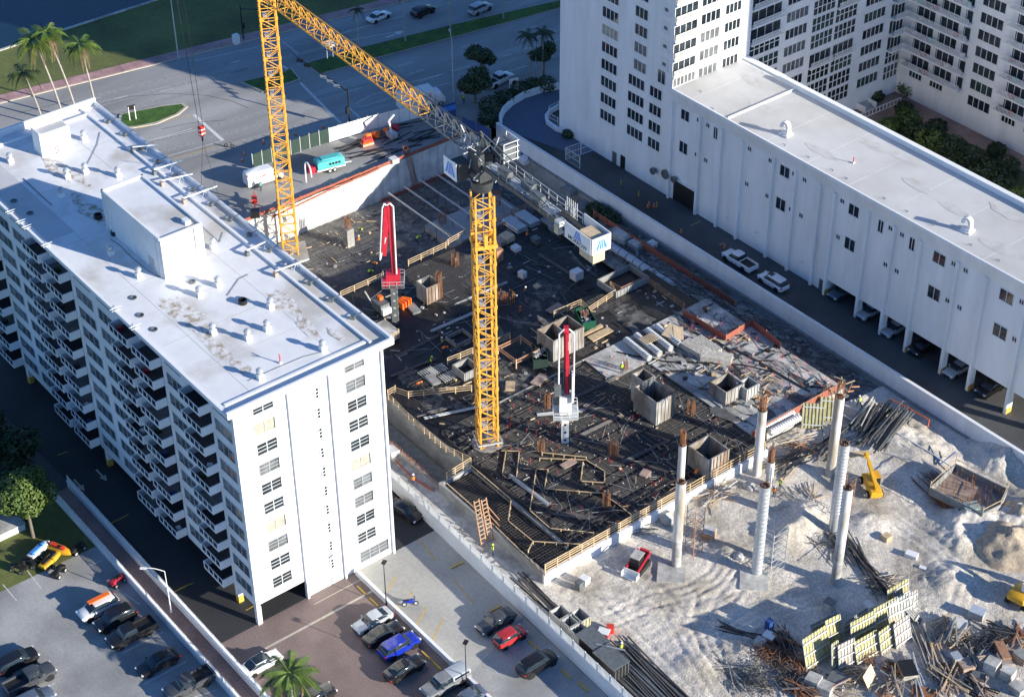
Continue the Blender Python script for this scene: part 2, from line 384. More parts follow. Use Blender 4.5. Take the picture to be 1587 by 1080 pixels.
pnm = pn.mesh('fence_panel','white_plastic')
for i in range(73):
    x = -60+i*2.1; rz = -.0335
    o = put('fence_post',post,t,(x,wy(x),2.0)); o = put('fence_panel',pnm,t,(x,wy(x),2.0)); o.rotation_euler=(0,0,rz)
# ---- site ground: walkway strip, pit, decks and sand
ZD = 1.5; ZB = -3.0; XE = -50.2
def ZA(px, py): return ZB if G(px, py, ZD).x < -23.5 else ZD
b = MB(); b.bx(-47,24.9,-.6,15.5,28.9,-.02); struct(b.build('site_path','concrete_pale'))
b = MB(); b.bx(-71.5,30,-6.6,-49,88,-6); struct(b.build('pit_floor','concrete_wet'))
b = MB(); b.bx(-47,29.6,-3.2,-4.9,33.4,-2.6); struct(b.build('trench_floor','concrete_dark'))
def hgt(x, y):
    p = Vector((x*.09, y*.09, 0)); h = .14*mnoise.fractal(p, 1.0, 2.0, 4)
    h += .055*mnoise.fractal(Vector((x*.45,y*.45,3)), .8, 2.0, 5)+.02*mnoise.noise(Vector((x*1.7,y*1.7,5)))+(.075*mnoise.noise(Vector((x*1.9,y*1.9,8)))+.07*mnoise.noise(Vector((x*4.4,y*4.4,3))))*(.35+.9*max(0,mnoise.noise(Vector((x*.13,y*.13,1)))+.35))
    h += .05*abs(mnoise.noise(Vector((x*.9,y*.9,2))))
    tr = y-(27.5+.9*(x-16)*.55+2.5*math.sin((x-16)*.09)); h += -.16*math.exp(-(tr/.4)**2)-.16*math.exp(-((tr-2.1)/.4)**2)+.10*math.exp(-((tr-1.05)/.5)**2)
    r = math.hypot(x-23, y-33); h += .022*math.sin(r*4.2+1.5*mnoise.noise(Vector((x*.3,y*.3,4))))*math.exp(-((r-7)/3.5)**2)*(1 if y > 29 else 0)
    for (bx_,by_,s,a) in SPOIL: h += a*math.exp(-(((x-bx_)**2+(y-by_)**2)/s**2))*(1+.35*mnoise.fractal(Vector((x*.55,y*.55,9)),1.0,2,3))
    e = min(1, max(0, (y-26.5)/3)); h *= .25+.75*e
    if y > 78: h -= min(1.4, (y-78)*.3)
    return h
SPOIL = [(*G(1560,700)[:2],3.2,2.2),(*G(1595,800)[:2],5,2.0),(*G(1500,800)[:2],3,1.3),(*G(1400,655)[:2],3.2,.9),(*G(1215,835)[:2],1.8,1.3),(*G(1240,815)[:2],1.6,.9),
  (*G(1440,690)[:2],4,.8),(*G(1150,1010)[:2],2.2,.5),(*G(1075,1030)[:2],2.5,.6),(*G(1480,840)[:2],3,.7),(*G(1125,855)[:2],1.2,.7),(*G(1470,900)[:2],2.5,.8),(*G(1535,770)[:2],2.5,-1.6),(*G(1480,770)[:2],2.5,-1.3),(*G(1250,795)[:2],2,.9),(*G(1350,810)[:2],2,.7)]
X0,X1,Y0,Y1,st = 13.0,78.0,24.9,87.6,.24
nx, ny = int((X1-X0)/st)+1, int((Y1-Y0)/st)+1
vsx = [(X0+i*st, Y0+j*st, hgt(X0+i*st, Y0+j*st)) for i in range(nx) for j in range(ny)]
TRK = [[(1120,1078),(1075,1015),(1052,965),(1030,930),(985,898)],[(1150,1078),(1100,1010),(1085,960),(1095,925),(1140,905)],[(950,960),(1010,930),(1070,915),(1110,890),(1125,860)],[(1060,1078),(1000,1010),(945,960),(905,925)],[(1400,1078),(1480,960),(1500,900),(1450,850),(1380,800)],[(1010,925),(1060,930),(1105,915),(1130,885)],[(1000,940),(1060,945),(1120,930),(1150,895)],[(1430,930),(1330,915),(1250,930),(1180,950),(1120,985)]]
_A = np.array(vsx); _dz = np.zeros(len(_A))
for tl_ in TRK:
    P_ = [np.array(G(x, y, 0)[:2]) for x, y in tl_]
    for off in (-1.0, 1.0):
        dm = np.full(len(_A), 1e9)
        for a_, b_ in zip(P_, P_[1:]):
            d_ = (b_-a_)/np.linalg.norm(b_-a_); nn = np.array([-d_[1], d_[0]])*off; a2 = a_+nn; L_ = np.linalg.norm(b_-a_)
            r_ = _A[:, :2]-a2; t_ = np.clip(r_@d_, 0, L_); dm = np.minimum(dm, np.linalg.norm(r_-t_[:, None]*d_, axis=1))
        _dz += -.06*np.exp(-(dm/.24)**2)+.035*np.exp(-((dm-.5)/.2)**2)
_A[:, 2] += np.clip(_dz, -.2, .18); vsx = [tuple(v) for v in _A]
fsx = [(i*ny+j,(i+1)*ny+j,(i+1)*ny+j+1,i*ny+j+1) for i in range(nx-1) for j in range(ny-1)]
struct(MB().add(vsx, fsx).build('sand_ground','sand',smooth=60))
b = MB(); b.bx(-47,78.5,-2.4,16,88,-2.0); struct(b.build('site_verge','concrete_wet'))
b = MB(); b.bx(XE,34,-6.5,XE+.4,88,-3.4); b.bx(-23.4,33.6,-3,13,34.0,1.2); b.bx(XE,33.6,-6,-23.4,34.0,-2.9); b.bx(-23.38,34,-3.4,-23.0,79.8,.98); struct(b.build('basement_wall','concrete'))
# ================================================================== LEFT APARTMENT BUILDING
FH, F0, RZ = 2.70, 3.05, 30.0
B1 = thing('apartment_building','tall white apartment block with stacked balconies and flat white roof','building',(0,0,0))
def wpart(mb, name, m, par=B1, **k): return mb.build(name, m, par, **k)
BL = 66.0
# facade openings on the west side: list of (x0,x1,kind)
bays = []
for c in range(4):
    o = -20.8*c
    if c == 0: bays += [(-8.6,-4.5,'balc')]
    else: bays += [(o+2.2,o+6.3,'balc'),(o-2.75,o+1.4,'balc')]
bays = [(-8.6,-4.5),(-18.7,-14.5),(-23.7,-19.6),(-39.5,-35.3),(-44.7,-40.5),(-60.2,-56.1),(-65.4,-61.3)]
wins = [(-3.7,-.4),(-13.6,-10.4),(-28.9,-25.6),(-34.2,-30.3),(-50.2,-46.6),(-55.2,-51.4)]
# walls: core recessed behind balconies
b = MB(); b.bx(-BL,1.6,2.6,-.02,18.3,RZ-.3); wpart(b,'core','white_wall2')
w = MB()
edges = sorted(bays)
x = -BL
for x0,x1 in edges:
    if x0 > x: w.bx(x,0,2.6,x0,1.6,RZ-.3)
    x = x1
w.bx(x,0,2.6,-.25,1.6,RZ-.3); wpart(w,'side_wall','white_wall2')
wpart(MB().bx(-.25,0,2.6,0,6.5,RZ-.3),'front_wall','white_paint')
wpart(MB().bx(-.25,6.5,0,0,18.42,RZ-.3),'front_wall','white_paint')
wpart(MB().bx(-BL,18.3,0,-.25,18.42,RZ-.3),'rear_wall','white_paint')
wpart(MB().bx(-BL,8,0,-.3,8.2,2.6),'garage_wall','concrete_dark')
for y,h0 in ((6.6,0),(11.7,0),(18.36,0),(.06,2.5)): wpart(MB().bx(0,y-.12,h0,.32,y+.12,RZ-.3),'pilaster','white_paint')
wpart(MB().bx(-.25,-.06,0,.3,.5,2.6),'corner_column','white_paint')
for xx in (-4.3,-9.2,-19.2,-24.2,-34.5,-45.1,-55.8): 
    c = wpart(MB().bx(xx-.3,.1,0,xx+.3,.7,2.6),'column','white_wall2'); MB().bx(xx-.32,.08,.01,xx+.32,.72,1.0).build('column_guard','line_yellow',c)
# roof
wpart(MB().bx(-65.4,-.75,RZ-.42,.62,19.75,RZ-.12),'roof_slab','fascia')
wpart(MB().bx(-65.2,-.5,RZ-.12,.4,19.5,RZ),'roof','roof_white')
par = MB()
par.bx(.3,-.75,RZ-.12,.62,19.75,RZ+.40); par.bx(-65.4,-.75,RZ-.12,.3,-.45,RZ+.12); wpart(par,'parapet','fascia')
par = MB(); par.bx(-65.4,19.45,RZ-.12,.3,19.75,RZ+.45); par.bx(-65.4,17.4,RZ,-.6,17.7,RZ+.25); par.bx(-65.7,-.75,RZ-.4,-65.4,19.75,RZ+.9); par.bx(-63.6,-.4,RZ,-63.3,17.4,RZ+.3); wpart(par,'parapet','fascia')
wpart(MB().bx(-1.4,0,RZ,-1.0,17.4,RZ+.12),'roof_kerb','fascia')
# roof seams, stains and penthouse shade put into colour, as thin overlays
for pi_,(px,py,rx,ry) in enumerate([(265,478,3.0,1.2),(300,498,4.4,1.5),(335,540,3.0,.9),(440,470,2.6,1.2),(90,262,4.0,.9),(310,515,2.4,.6),(375,570,1.6,.7),(475,505,2.2,.9),(120,275,3,.6),(150,330,4,1.2),(175,345,3.5,1.4),(130,320,3,1.0),(520,520,1.5,.5)]):
    c = G(px,py,RZ); pts=[]
    for i in range(14):
        t=i*2*math.pi/14; r=1+.35*random.uniform(-1,1); pts.append((c.x+rx*r*math.cos(t),c.y+ry*r*math.sin(t)))
    MB().sheet(pts,RZ+.004+.003*pi_).build('roof_patch','roof_stain_shade',B1)
seam = MB()
for xx in range(-62,-2,6): seam.bx(xx,.2,RZ+.002,xx+.06,17.2,RZ+.012)
for yy in (3.2,13.5): seam.bx(-63,yy,RZ+.002,-1.5,yy+.05,RZ+.012)
wpart(seam,'roof_seam','roof_white2')
wpart(MB().bx(-63,.0,RZ,-40,3.4,RZ+.03),'roof_mat','roof_white2')
# penthouse and shed
def pt(px,py,z): return G(px,py,z)
a = G(254.5,433,RZ); c = G(318.6,405.4,RZ); d = G(170,352,RZ)
PX1, PX0, PY0, PY1 = a.x, a.x-13.3, a.y, c.y
ph = wpart(MB().bx(PX0,PY0,RZ,PX1,PY1,RZ+5.0),'penthouse','white_paint')
MB().bx(PX0+.25,PY0+.25,RZ+5.0,PX1-.25,PY1-.25,RZ+5.06).build('penthouse_roof','roof_white',ph)
pp=MB(); pp.bx(PX0,PY0,RZ+5,PX1,PY0+.25,RZ+5.3); pp.bx(PX0,PY1-.25,RZ+5,PX1,PY1,RZ+5.3); pp.bx(PX0,PY0,RZ+5,PX0+.25,PY1,RZ+5.3); pp.bx(PX1-.25,PY0+.25,RZ+5,PX1,PY1-.25,RZ+5.22); pp.build('penthouse_parapet','white_paint',ph)
MB().box((PX1-1.3,PY1-1.2,RZ+5.3),(.9,.7,.5)).build('roof_hatch','white_plastic',ph)
for yy in (PY0+.05,PY1-1.1): MB().bx(PX1,yy,RZ,PX1+.2,yy+.16,RZ+5.1).build('downpipe','white_paint',ph)
for xx in (PX0+.4,PX0+1.6,PX1-1.0,PX1-.5): MB().bx(xx,PY0-.16,RZ,xx+.16,PY0,RZ+4.9).build('downpipe','white_paint',ph)
MB().bx(PX1-3.2,PY0-.05,RZ+.2,PX1-2.0,PY0,RZ+1.6).build('louvre','steel_light',ph)
MB().bx(PX0+6,PY0-.03,RZ,PX0+6.9,PY0,RZ+2).build('door','white_wall2',ph)
a = G(66,244,RZ); c = G(111,227,RZ)
sh = wpart(MB().bx(a.x-2.2,a.y,RZ,a.x,c.y,RZ+3.0),'shed','white_paint')
MB().bx(a.x-1.9,a.y+.25,RZ+3.0,a.x-.2,c.y-.2,RZ+3.02).build('shed_roof','roof_white2',sh)
pp=MB(); pp.bx(a.x-2.2,a.y,RZ+3,a.x-1.95,c.y,RZ+3.4); pp.bx(a.x-1.95,a.y,RZ+3,a.x,a.y+.22,RZ+3.25); pp.build('shed_parapet','white_paint',sh)
MB().bx(a.x,c.y-1.3,RZ+1.3,a.x+.03,c.y-.5,RZ+2.2).build('shed_vent','steel_light',sh)
# windows of the front
def front_window(y0, y1, z0, z1, bl, parent=B1, n=2, rows=3, awn=0):
    g = MB().bx(.0,y0,z0,.012,y1,z1).build('window', bl, parent)
    f = MB(); f.bx(.012,y0-.06,z0-.08,.10,y1+.06,z0); f.bx(.012,y0-.04,z1,.08,y1+.04,z1+.05); f.bx(.012,y0-.05,z0,.07,y0,z1); f.bx(.012,y1,z0,.16,y1+.05,z1)
    for i in range(1,n): 
        yy=y0+(y1-y0)*i/n; f.bx(.012,yy-.035,z0,.07,yy+.035,z1)
    f.build('window_frame','steel_light' if bl in('blind','glass_pale') else 'white_plastic',g)
    s = MB()
    for i in range(n):
        a0=y0+(y1-y0)*i/n+.05; a1=y0+(y1-y0)*(i+1)/n-.05
        for r in range(1,rows):
            zz=z0+(z1-z0)*r/rows; s.bx(.012,a0,zz-.02,.04+awn*.05,a1,zz+.022)
    s.build('sash_bar','steel_light' if bl in('blind','glass_pale') else 'white_plastic',g)
    return g
glz = ['glass','blind','glass','glass_pale','glass','glass','blind','glass_pale','glass','glass']
glz2 = ['glass_pale','glass_pale','glass','glass','glass','blind','glass_pale','glass_pale','glass','glass']
for k in range(10):
    z = 3.95+FH*(9-k)
    front_window(2.45,4.8,z,z+1.42 if k else z+1.1,glz[k],awn=1 if k in (2,3,5,8) else 0)
    front_window(13.75,16.1,z,z+1.42 if k else z+1.1,glz2[k],awn=1 if k in (3,9) else 0)
    zz = 2.35+FH*(9-k); g = MB().bx(0,9.85,zz,.012,10.35,zz+1.5).build('stair_window','white_plastic',B1)
    s=MB()
    for r in range(3): s.bx(.012,10.02,zz+.1+r*.45,.03,10.33,zz+.42+r*.45)
    s.build('pane','glass',g); MB().bx(.012,9.80,zz-.05,.09,9.86,zz+1.5).build('window_frame','steel_light',g)
front_window(13.9,17.7,1.0,2.5,'glass_pale',n=3)
MB().bx(0,12.9,0,.03,13.6,2.0).build('door','white_plastic',B1)
# west side windows and balconies
side_win_mesh = {}
def side_window(x0,x1,z0,z1,m):
    key=(round(x1-x0,2),m)
    if key not in side_win_mesh:
        L=x1-x0; g=MB().bx(0,-.015,0,L,.0,z1-z0).mesh('window',m)
        f=MB(); f.bx(-.05,-.09,-.07,L+.05,-.015,0); f.bx(-.05,-.07,z1-z0,L+.05,-.015,z1-z0+.05)
        for i in range(0,4): 
            xx=L*i/3; f.bx(xx-.03,-.06,0,xx+.03,-.015,z1-z0)
        for i in range(3):
            for r in (1,2): f.bx(L*i/3+.03,-.04,(z1-z0)*r/3-.02,L*(i+1)/3-.03,-.015,(z1-z0)*r/3+.02)
        side_win_mesh[key]=(g,f.mesh('window_frame','steel_light'))
    g,f=side_win_mesh[key]; o=put('window',g,B1,(x0,0,z0)); put('window_frame',f,o)
random.seed(3)
for k in range(10):
    for (x0,x1) in wins: side_window(x0,x1,F0+.9+FH*k,F0+2.25+FH*k,random.choice(['glass','glass_green','glass_pale','glass']))
bw=4.15; D=1.35
bal_body=MB(); bal_body.bx(0,-D,-.15,bw,1.6,.0); body_m=bal_body.mesh('balcony','white_wall2')
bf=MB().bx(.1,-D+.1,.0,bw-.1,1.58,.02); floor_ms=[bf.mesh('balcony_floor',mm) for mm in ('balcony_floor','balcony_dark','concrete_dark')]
sd_=MB(); sd_.bx(bw-.12,-D,0,bw,0,.95); side_m=sd_.mesh('balcony_side','white_wall2')
sd2=MB(); sd2.bx(0,-D,0,.12,0,.95); side2_m=sd2.mesh('balcony_side','white_wall2')
fr=MB(); fr.bx(.12,-D,0,bw-.12,-D+.08,.09); fr.bx(.12,-D,.88,bw-.12,-D+.08,.95)
for i in range(5):
    xx=.12+(bw-.24)*i/4; fr.bx(max(.12,xx-.055),-D,.09,min(bw-.12,xx+.055),-D+.08,.88)
rail_m=fr.mesh('balcony_rail','white_wall2')
gl=MB().bx(.12,-D+.03,.09,bw-.12,-D+.05,.88).mesh('rail_glass','glass')
dr=MB(); dr.bx(.2,1.55,.05,bw-.2,1.59,2.2); door_m=dr.mesh('sliding_door','glass')
df=MB(); 
for i in range(4): df.bx(.2+(bw-.4)*i/3-.03,1.5,.05,.2+(bw-.4)*i/3+.03,1.55,2.2)
df.bx(.2,1.5,2.2,bw-.2,1.55,2.28); dfm=df.mesh('door_frame','steel_light')
stuff_col=['red_paint','blue_dark','shirt_dark','white_plastic','leaf_dark']
for k in range(10):
    for (x0,x1) in bays:
        z=F0+FH*k
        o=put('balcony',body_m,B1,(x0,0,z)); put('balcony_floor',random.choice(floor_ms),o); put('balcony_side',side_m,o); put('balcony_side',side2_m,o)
        put('balcony_rail',rail_m,o); put('rail_glass',gl,o); put('sliding_door',door_m,o); put('door_frame',dfm,o)
        if random.random()<.35:
            mm=random.choice(stuff_col); q=MB(); q.box((random.uniform(.7,3.4),-.5,.3),(.6,.5,.5),random.random()); q.build('balcony_chair',mm,o)
# ---- roof furniture (separate things)
vent_root=None; vn=0
def roof_vent(px,py,label,s=1.0,kind=0):
    global vent_root
    p=G(px,py,RZ); t=thing('roof_vent',label,'roof vent',(p.x,p.y,RZ),0,'roof vents on the white roof')
    t.scale=(s,s,s)
    MB().bx(-.32,-.32,0,.32,.32,.62).build('base','white_plastic',t)
    MB().lathe([(.24,.62),(.24,.95),(.36,.97),(.36,1.2),(.22,1.34),(.08,1.4)],n=14).build('cowl','galv',t,smooth=True)
    h=MB()
    for i in range(12):
        a=i*math.pi/6; h.box((.37*math.cos(a),.37*math.sin(a),1.08),(.02,.07,.2),a)
    h.build('fins','steel_light',t); return t
for px,py,l in [(403,587,'round metal roof vent nearest the front left roof corner'),(500,543,'round metal roof vent near the right end of the front roof edge'),(330,517,'leftmost of the three roof vents grouped above the brown stain'),(384,526,'lower right of the roof vents grouped mid roof'),(414,512,'roof vent just right of the mid roof group'),(419,477,'roof vent right of the penthouse with a long shadow'),(309,459,'roof vent below the front of the penthouse'),(338,444,'roof vent just right of the penthouse front corner'),(215,430,'roof vent in front of the penthouse left corner'),(172,395,'roof vent standing in the penthouse shadow'),(330,385,'roof vent at the right flank of the penthouse'),(95,305,'shaded roof vent left behind the penthouse'),(104,276,'left one of three roof vents behind the penthouse'),(132,268,'middle one of three roof vents behind the penthouse'),(183,274,'right one of three roof vents behind the penthouse'),(130,217,'roof vent beside the small roof shed'),(16,252,'roof vent at the left edge of the picture')]: roof_vent(px,py,l,1.0)
ring_m=MB().lathe([(.42,0),(.42,.1),(.3,.1),(.3,.02)],n=16).mesh('roof_drain','steel_grey')
for px,py,l in [(206,462,'upper'),(217,489,'middle'),(238,511,'lower')]:
    p=G(px,py,RZ); tag(put('roof_drain',ring_m,None,(p.x,p.y,RZ)),'round dark roof drain ring, %s of three along the left roof edge'%l,'roof drain','roof drains')
for px,py,l in [(21,312,'shaded round roof drain near the left frame edge'),(46,331,'shaded round roof drain below the long roof mat'),(297,437,'round roof drain beside the penthouse front')]:
    p=G(px,py,RZ+.03); tag(put('roof_drain',ring_m,None,(p.x,p.y,RZ+.03)),l,'roof drain','roof drains')
for px,py,l in [(91,214+24,'red standpipe before the small roof shed'),(434,563,'red standpipe near the front roof edge')]:
    p=G(px,py,RZ); t=thing('standpipe',l,'standpipe',(p.x,p.y,RZ)); m_=MB(); m_.tube((0,0,0),(0,0,.9),.07); m_.tube((0,0,.75),(-.25,.1,1.1),.06); m_.tube((0,0,.75),(.25,-.1,1.1),.06); m_.build('pipe','red_bright',t); MB().lathe([(.16,0),(.1,.25)]).build('base','white_plastic',t)
# pipes lying on the roof
def roofpipe(pts,label,m='steel_grey',r=.03,z=RZ+.06):
    q=MB(); pts=[G(x,y,z) for x,y in pts]
    for a_,b_ in zip(pts,pts[1:]): q.tube(a_,b_,r,n=5)
    tag(q.build('roof_pipe',m),label,'pipe','conduits on the roof')
roofpipe([(385,590),(430,570),(470,553),(500,545)],'dark conduit running along the front roof edge')
roofpipe([(155,205),(150,225),(135,255)],'thin cable crossing the roof behind the shed','black',.025)
roofpipe([(352,458),(370,432),(385,425)],'thin cable between two roof vents','black',.025)
roofpipe([(170,370),(185,380),(205,400),(230,420),(248,430)],'black cable snaking below the penthouse wall','black',.03)
roofpipe([(300,340),(340,375),(345,360)],'thin cable right of the penthouse','black',.025)
roofpipe([(36,277),(60,300),(80,318)],'black hose lying on the shaded roof behind the penthouse','black',.05)
for i,(px,py) in enumerate([(178,363),(152,338),(376,470)]):
    p=G(px,py,RZ); tag(MB().lathe([(.5,0),(.5,.5),(.38,.5),(.38,.1)],n=14).build('water_tub','black',None,loc=(p.x,p.y,RZ)),['black open tub at the foot of the penthouse','dark tub lying in the penthouse shadow','dark tub on the roof by the right kerb'][i],'tub')
# outrigger beams of the hanging scaffolds on the right roof edge
out_lab=['second from the far end','near the penthouse back','by the penthouse','above the van','near the crane','nearest the front']
for i,(px,py,qx,qy) in enumerate([(238,263,283,248),(284,307,336,288),(382,388,430,365),(426,420,478,401),(205,228,243,224),(250,280,298,269)]):
    a=G(px,py,RZ+.7); b_=G(qx,qy,RZ+.9)
    t=thing('outrigger_beam','white outrigger beam over the right roof edge, '+out_lab[i],'outrigger',(a.x,a.y,RZ),0,'scaffold outriggers')
    q=MB(); e=b_-a; q.bar((0,0,.7),(e.x,e.y,.85),.12,.14); q.build('beam','white_plastic',t)
    q=MB(); q.box((0,0,.28),(.55,.4,.5)); q.build('counterweight','panel_ply' if i%2 else 'steel_grey',t)
    u=e*.62; q=MB(); q.bar((u.x,u.y-.4,.0),(u.x,u.y,.8),.06); q.bar((u.x,u.y+.4,.0),(u.x,u.y,.8),.06); q.build('trestle','steel_light',t)
for i in range(14):
    xx=-60+i*4.2; p=Vector((xx,18.6,RZ)); t=thing('rope_bracket','dark rope bracket in the right roof gutter, %s from the back'%ORD[i],'bracket',p,0,'rope brackets in the gutter')
    q=MB(); q.box((0,0,.2),(.5,.4,.4),random.random()); q.bar((0,-.8,.3),(.2,1.2,.5),.06); q.build('bracket','steel_grey',t)
# hanging-stage brackets on the left edge
for i,(px,py) in enumerate([(10,330),(35,342),(45,350),(78,377),(180,478),(205,508)]):
    p=G(px,py,RZ+.2); t=thing('davit_bracket','white stage bracket clamped over the left roof edge, %s from the left'%['first','second','third','fourth','fifth','last'][i],'bracket',(p.x,-.6,RZ+.12),0,'stage brackets')
    q=MB(); q.bar((0,-.6,.2),(0,.8,.2),.045); q.bar((.3,-.5,.1),(.3,.4,.1),.045); q.bar((0,-.3,0),(0,-.3,.4),.04); q.bar((-.1,.2,.1),(.4,.2,.1),.04); q.build('bracket','white_plastic',t)
# ================================================================== RIGHT LOW BUILDING, TOWER, WING
T_ = .98875; WY = 95.2
def cX(X): return 131.08+(X-131.08)*T_
def cY(Y): return -66.57+(Y+66.57)*T_
def cZ(z): return 145+(z-145)*T_
LB = thing('parking_annex','long low white building with pilasters and flat roof over a parking deck','building',(0,0,0))
LX0, LX1, LZ = cX(-38.95), 33.0, 18.4
LYB = 108.2
xo = cX(-6.7)                                     # from here on the ground floor is open
sb = cZ(.5)
MB().bx(LX0,WY,0-.3,xo,LYB,LZ-.3).build('wall','white_wall2',LB)
MB().bx(xo,WY,sb,LX1,LYB,LZ-.3).build('upper_wall','white_wall2',LB)
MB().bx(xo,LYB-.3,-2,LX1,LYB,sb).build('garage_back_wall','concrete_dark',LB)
MB().bx(LX0,94.5,LZ-.35,LX1+.4,LYB+.3,LZ-.02).build('roof_slab','white_wall2',LB)
f=MB(); f.add([(LX0,94.5,LZ-.35),(LX1+.4,94.5,LZ-.35),(LX1+.4,95.2,LZ-2.4),(LX0,95.2,LZ-2.4)],[(0,3,2,1)]); f.build('fascia','white_wall2',LB)
MB().bx(LX0,94.75,LZ-.02,LX1+.2,LYB,LZ).build('roof','roof_white2',LB)
MB().bx(LX0,94.5,LZ-.02,LX1+.4,94.75,LZ+.08).build('roof_edge','fascia',LB)
MB().bx(cX(-31),LYB-.1,LZ-.02,LX1+.4,LYB+.7,LZ+.75).build('parapet','fascia',LB)
MB().bx(LX0,LYB+.5,LZ-.3,cX(-31),LYB+1.6,LZ+.2).build('parapet','fascia',LB)
MB().bx(cX(-27.5)-.1,94.8,LZ,cX(-27.5)+.1,LYB-.2,LZ+.22).build('roof_divider','fascia',LB)
pil=[-38.95,-33,-28.6,-24.4,-18.3,-14,-9.35,-6.7,-.65,3.9,8.4,14.6,19.25,25.5,30.2,36.0]
def gz(x): return 0 if x < -8 else -1.4*min(1,(x+8)/18)
for X in pil:
    x=cX(X); 
    if x>LX1: continue
    lo = gz(x)-.1 if X>-7 else -.1
    o=MB().bx(x-.17,WY-.5,lo,x+.17,WY,LZ-2.2).build('pilaster','white_wall2',LB)
    if X>-7:
        MB().bx(x-.24,WY-.42,lo,x+.24,WY+.6,sb).build('column','white_wall2',o); MB().bx(x-.26,WY-.44,lo+.02,x+.26,WY+.62,gz(x)+.85).build('column_guard','line_yellow',o)
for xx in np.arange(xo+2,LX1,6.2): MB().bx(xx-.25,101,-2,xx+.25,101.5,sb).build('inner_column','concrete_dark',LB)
_wm={}
def annex_win(X0,z0,X1,z1,n=2):
    x0,x1=cX(X0),cX(X1); a,bz=min(cZ(z0),cZ(z1)),max(cZ(z0),cZ(z1)); w_,h_=round(x1-x0,1),round(bz-a,1)
    if (w_,h_) not in _wm:
        g=MB().bx(0,-.02,0,w_,0,h_).mesh('window','glass'); f=MB(); f.bx(-.06,-.1,-.06,w_+.06,-.02,0); f.bx(-.06,-.08,h_,w_+.06,-.02,h_+.05)
        for i in range(n+1): f.bx(w_*i/n-.035,-.07,0,w_*i/n+.035,-.02,h_)
        _wm[(w_,h_)]=(g,f.mesh('window_frame','white_plastic'))
    g,f=_wm[(w_,h_)]; o=put('window',g,LB,(x0,WY,a)); put('window_frame',f,o)
def rowpair(Xc_list,big,zt):
    pass
bigs=[(-37.35,-35.6),(-4.3,-2.45),(10.45,12.45),(21.3,23.4)]
for a_,b_ in bigs:
    annex_win(a_,12.6,b_,14.2); annex_win(a_,7.1,b_,8.9)
for a_ in (-34.05,-32.1,-5.9,2.7,4.7,13.4,15.4,24.3,-23.6,-19.5,-14.9,-12.9):
    annex_win(a_,13.55,a_+.75,14.2); annex_win(a_,7.8,a_+.75,8.45)
for a_,b_ in ((-30.5,-29.7),(.97,1.85),(6.4,7.35)): annex_win(a_,12.4,b_,14.2)
annex_win(-17.2,12.6,-15.4,14.2); annex_win(-17.4,7.1,-15.6,8.9)
# garage mouth at the tower end
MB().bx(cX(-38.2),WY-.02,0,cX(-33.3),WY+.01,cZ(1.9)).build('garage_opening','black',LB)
MB().bx(cX(-38.3),WY-.18,cZ(1.9),cX(-33.2),WY-.02,cZ(1.9)+.25).build('garage_lintel','trim',LB)
MB().bx(cX(-8.0),WY-.03,-.1,cX(-7.2),WY-.01,1.6).build('door','steel_grey',LB)
for X,z in ((-26.5,1.5),(-20.5,2.0),(-11.5,1.6)): MB().box((cX(X),WY-.15,z+1),(.3,.25,.2)).build('wall_light','white_plastic',LB)
# rooftop gooseneck fans
def gooseneck(px,py,label):
    p=G(px,py,LZ); t=thing('gooseneck_fan',label,'roof fan',(p.x,p.y,LZ),RAD(10),'gooseneck fans on the low roof')
    MB().bx(-.75,-.75,0,.75,.75,.22).build('kerb','white_plastic',t); MB().bx(-.55,-.55,.22,.55,.55,.55).build('base','white_plastic',t)
    q=MB(); r=.42; pr=[]
    for i in range(9):
        a_=math.pi*i/8; pr.append((.55*math.cos(a_)-.05 if False else .5*math.cos(a_)-.15,1.35+.5*math.sin(a_)))
    pr=[(.35,.55),(.35,1.0)]+pr+[(-.65,1.1)]
    for (x0,z0),(x1,z1) in zip(pr,pr[1:]):
        q.bar((x0,0,z0),(x1,0,z1),.75,.36)
    q.build('hood','white_plastic',t); return t
gooseneck(1217,209,'white gooseneck fan near the tower end of the low roof'); gooseneck(1498,358,'white gooseneck fan near the right edge on the low roof')
p=G(1322,253,LZ); t=thing('standpipe','red standpipe midway along the low roof','standpipe',(p.x,p.y,LZ)); MB().tube((0,0,0),(0,0,.9),.07).build('pipe','red_bright',t); MB().box((0,0,.1),(.3,.3,.2)).build('base','white_plastic',t)
for i,(px,py) in enumerate([(1105,170),(1070,125),(1216,226),(1253,245),(1290,265),(1312,278),(1371,309),(1406,329),(1446,350),(1505,381),(1548,405),(1086,143)]):
    p=G(px,py,LZ); t=thing('roof_outlet','small dark pipe outlet on the low flat roof, %s of twelve'%ORD[i],'pipe outlet',(p.x,p.y,LZ),RAD(200),'pipe outlets on the low roof')
    q=MB(); q.tube((0,0,0),(0,0,.22),.06,n=6); q.bar((0,0,.2),(.45,0,.2),.05); q.build('outlet','steel_grey',t)
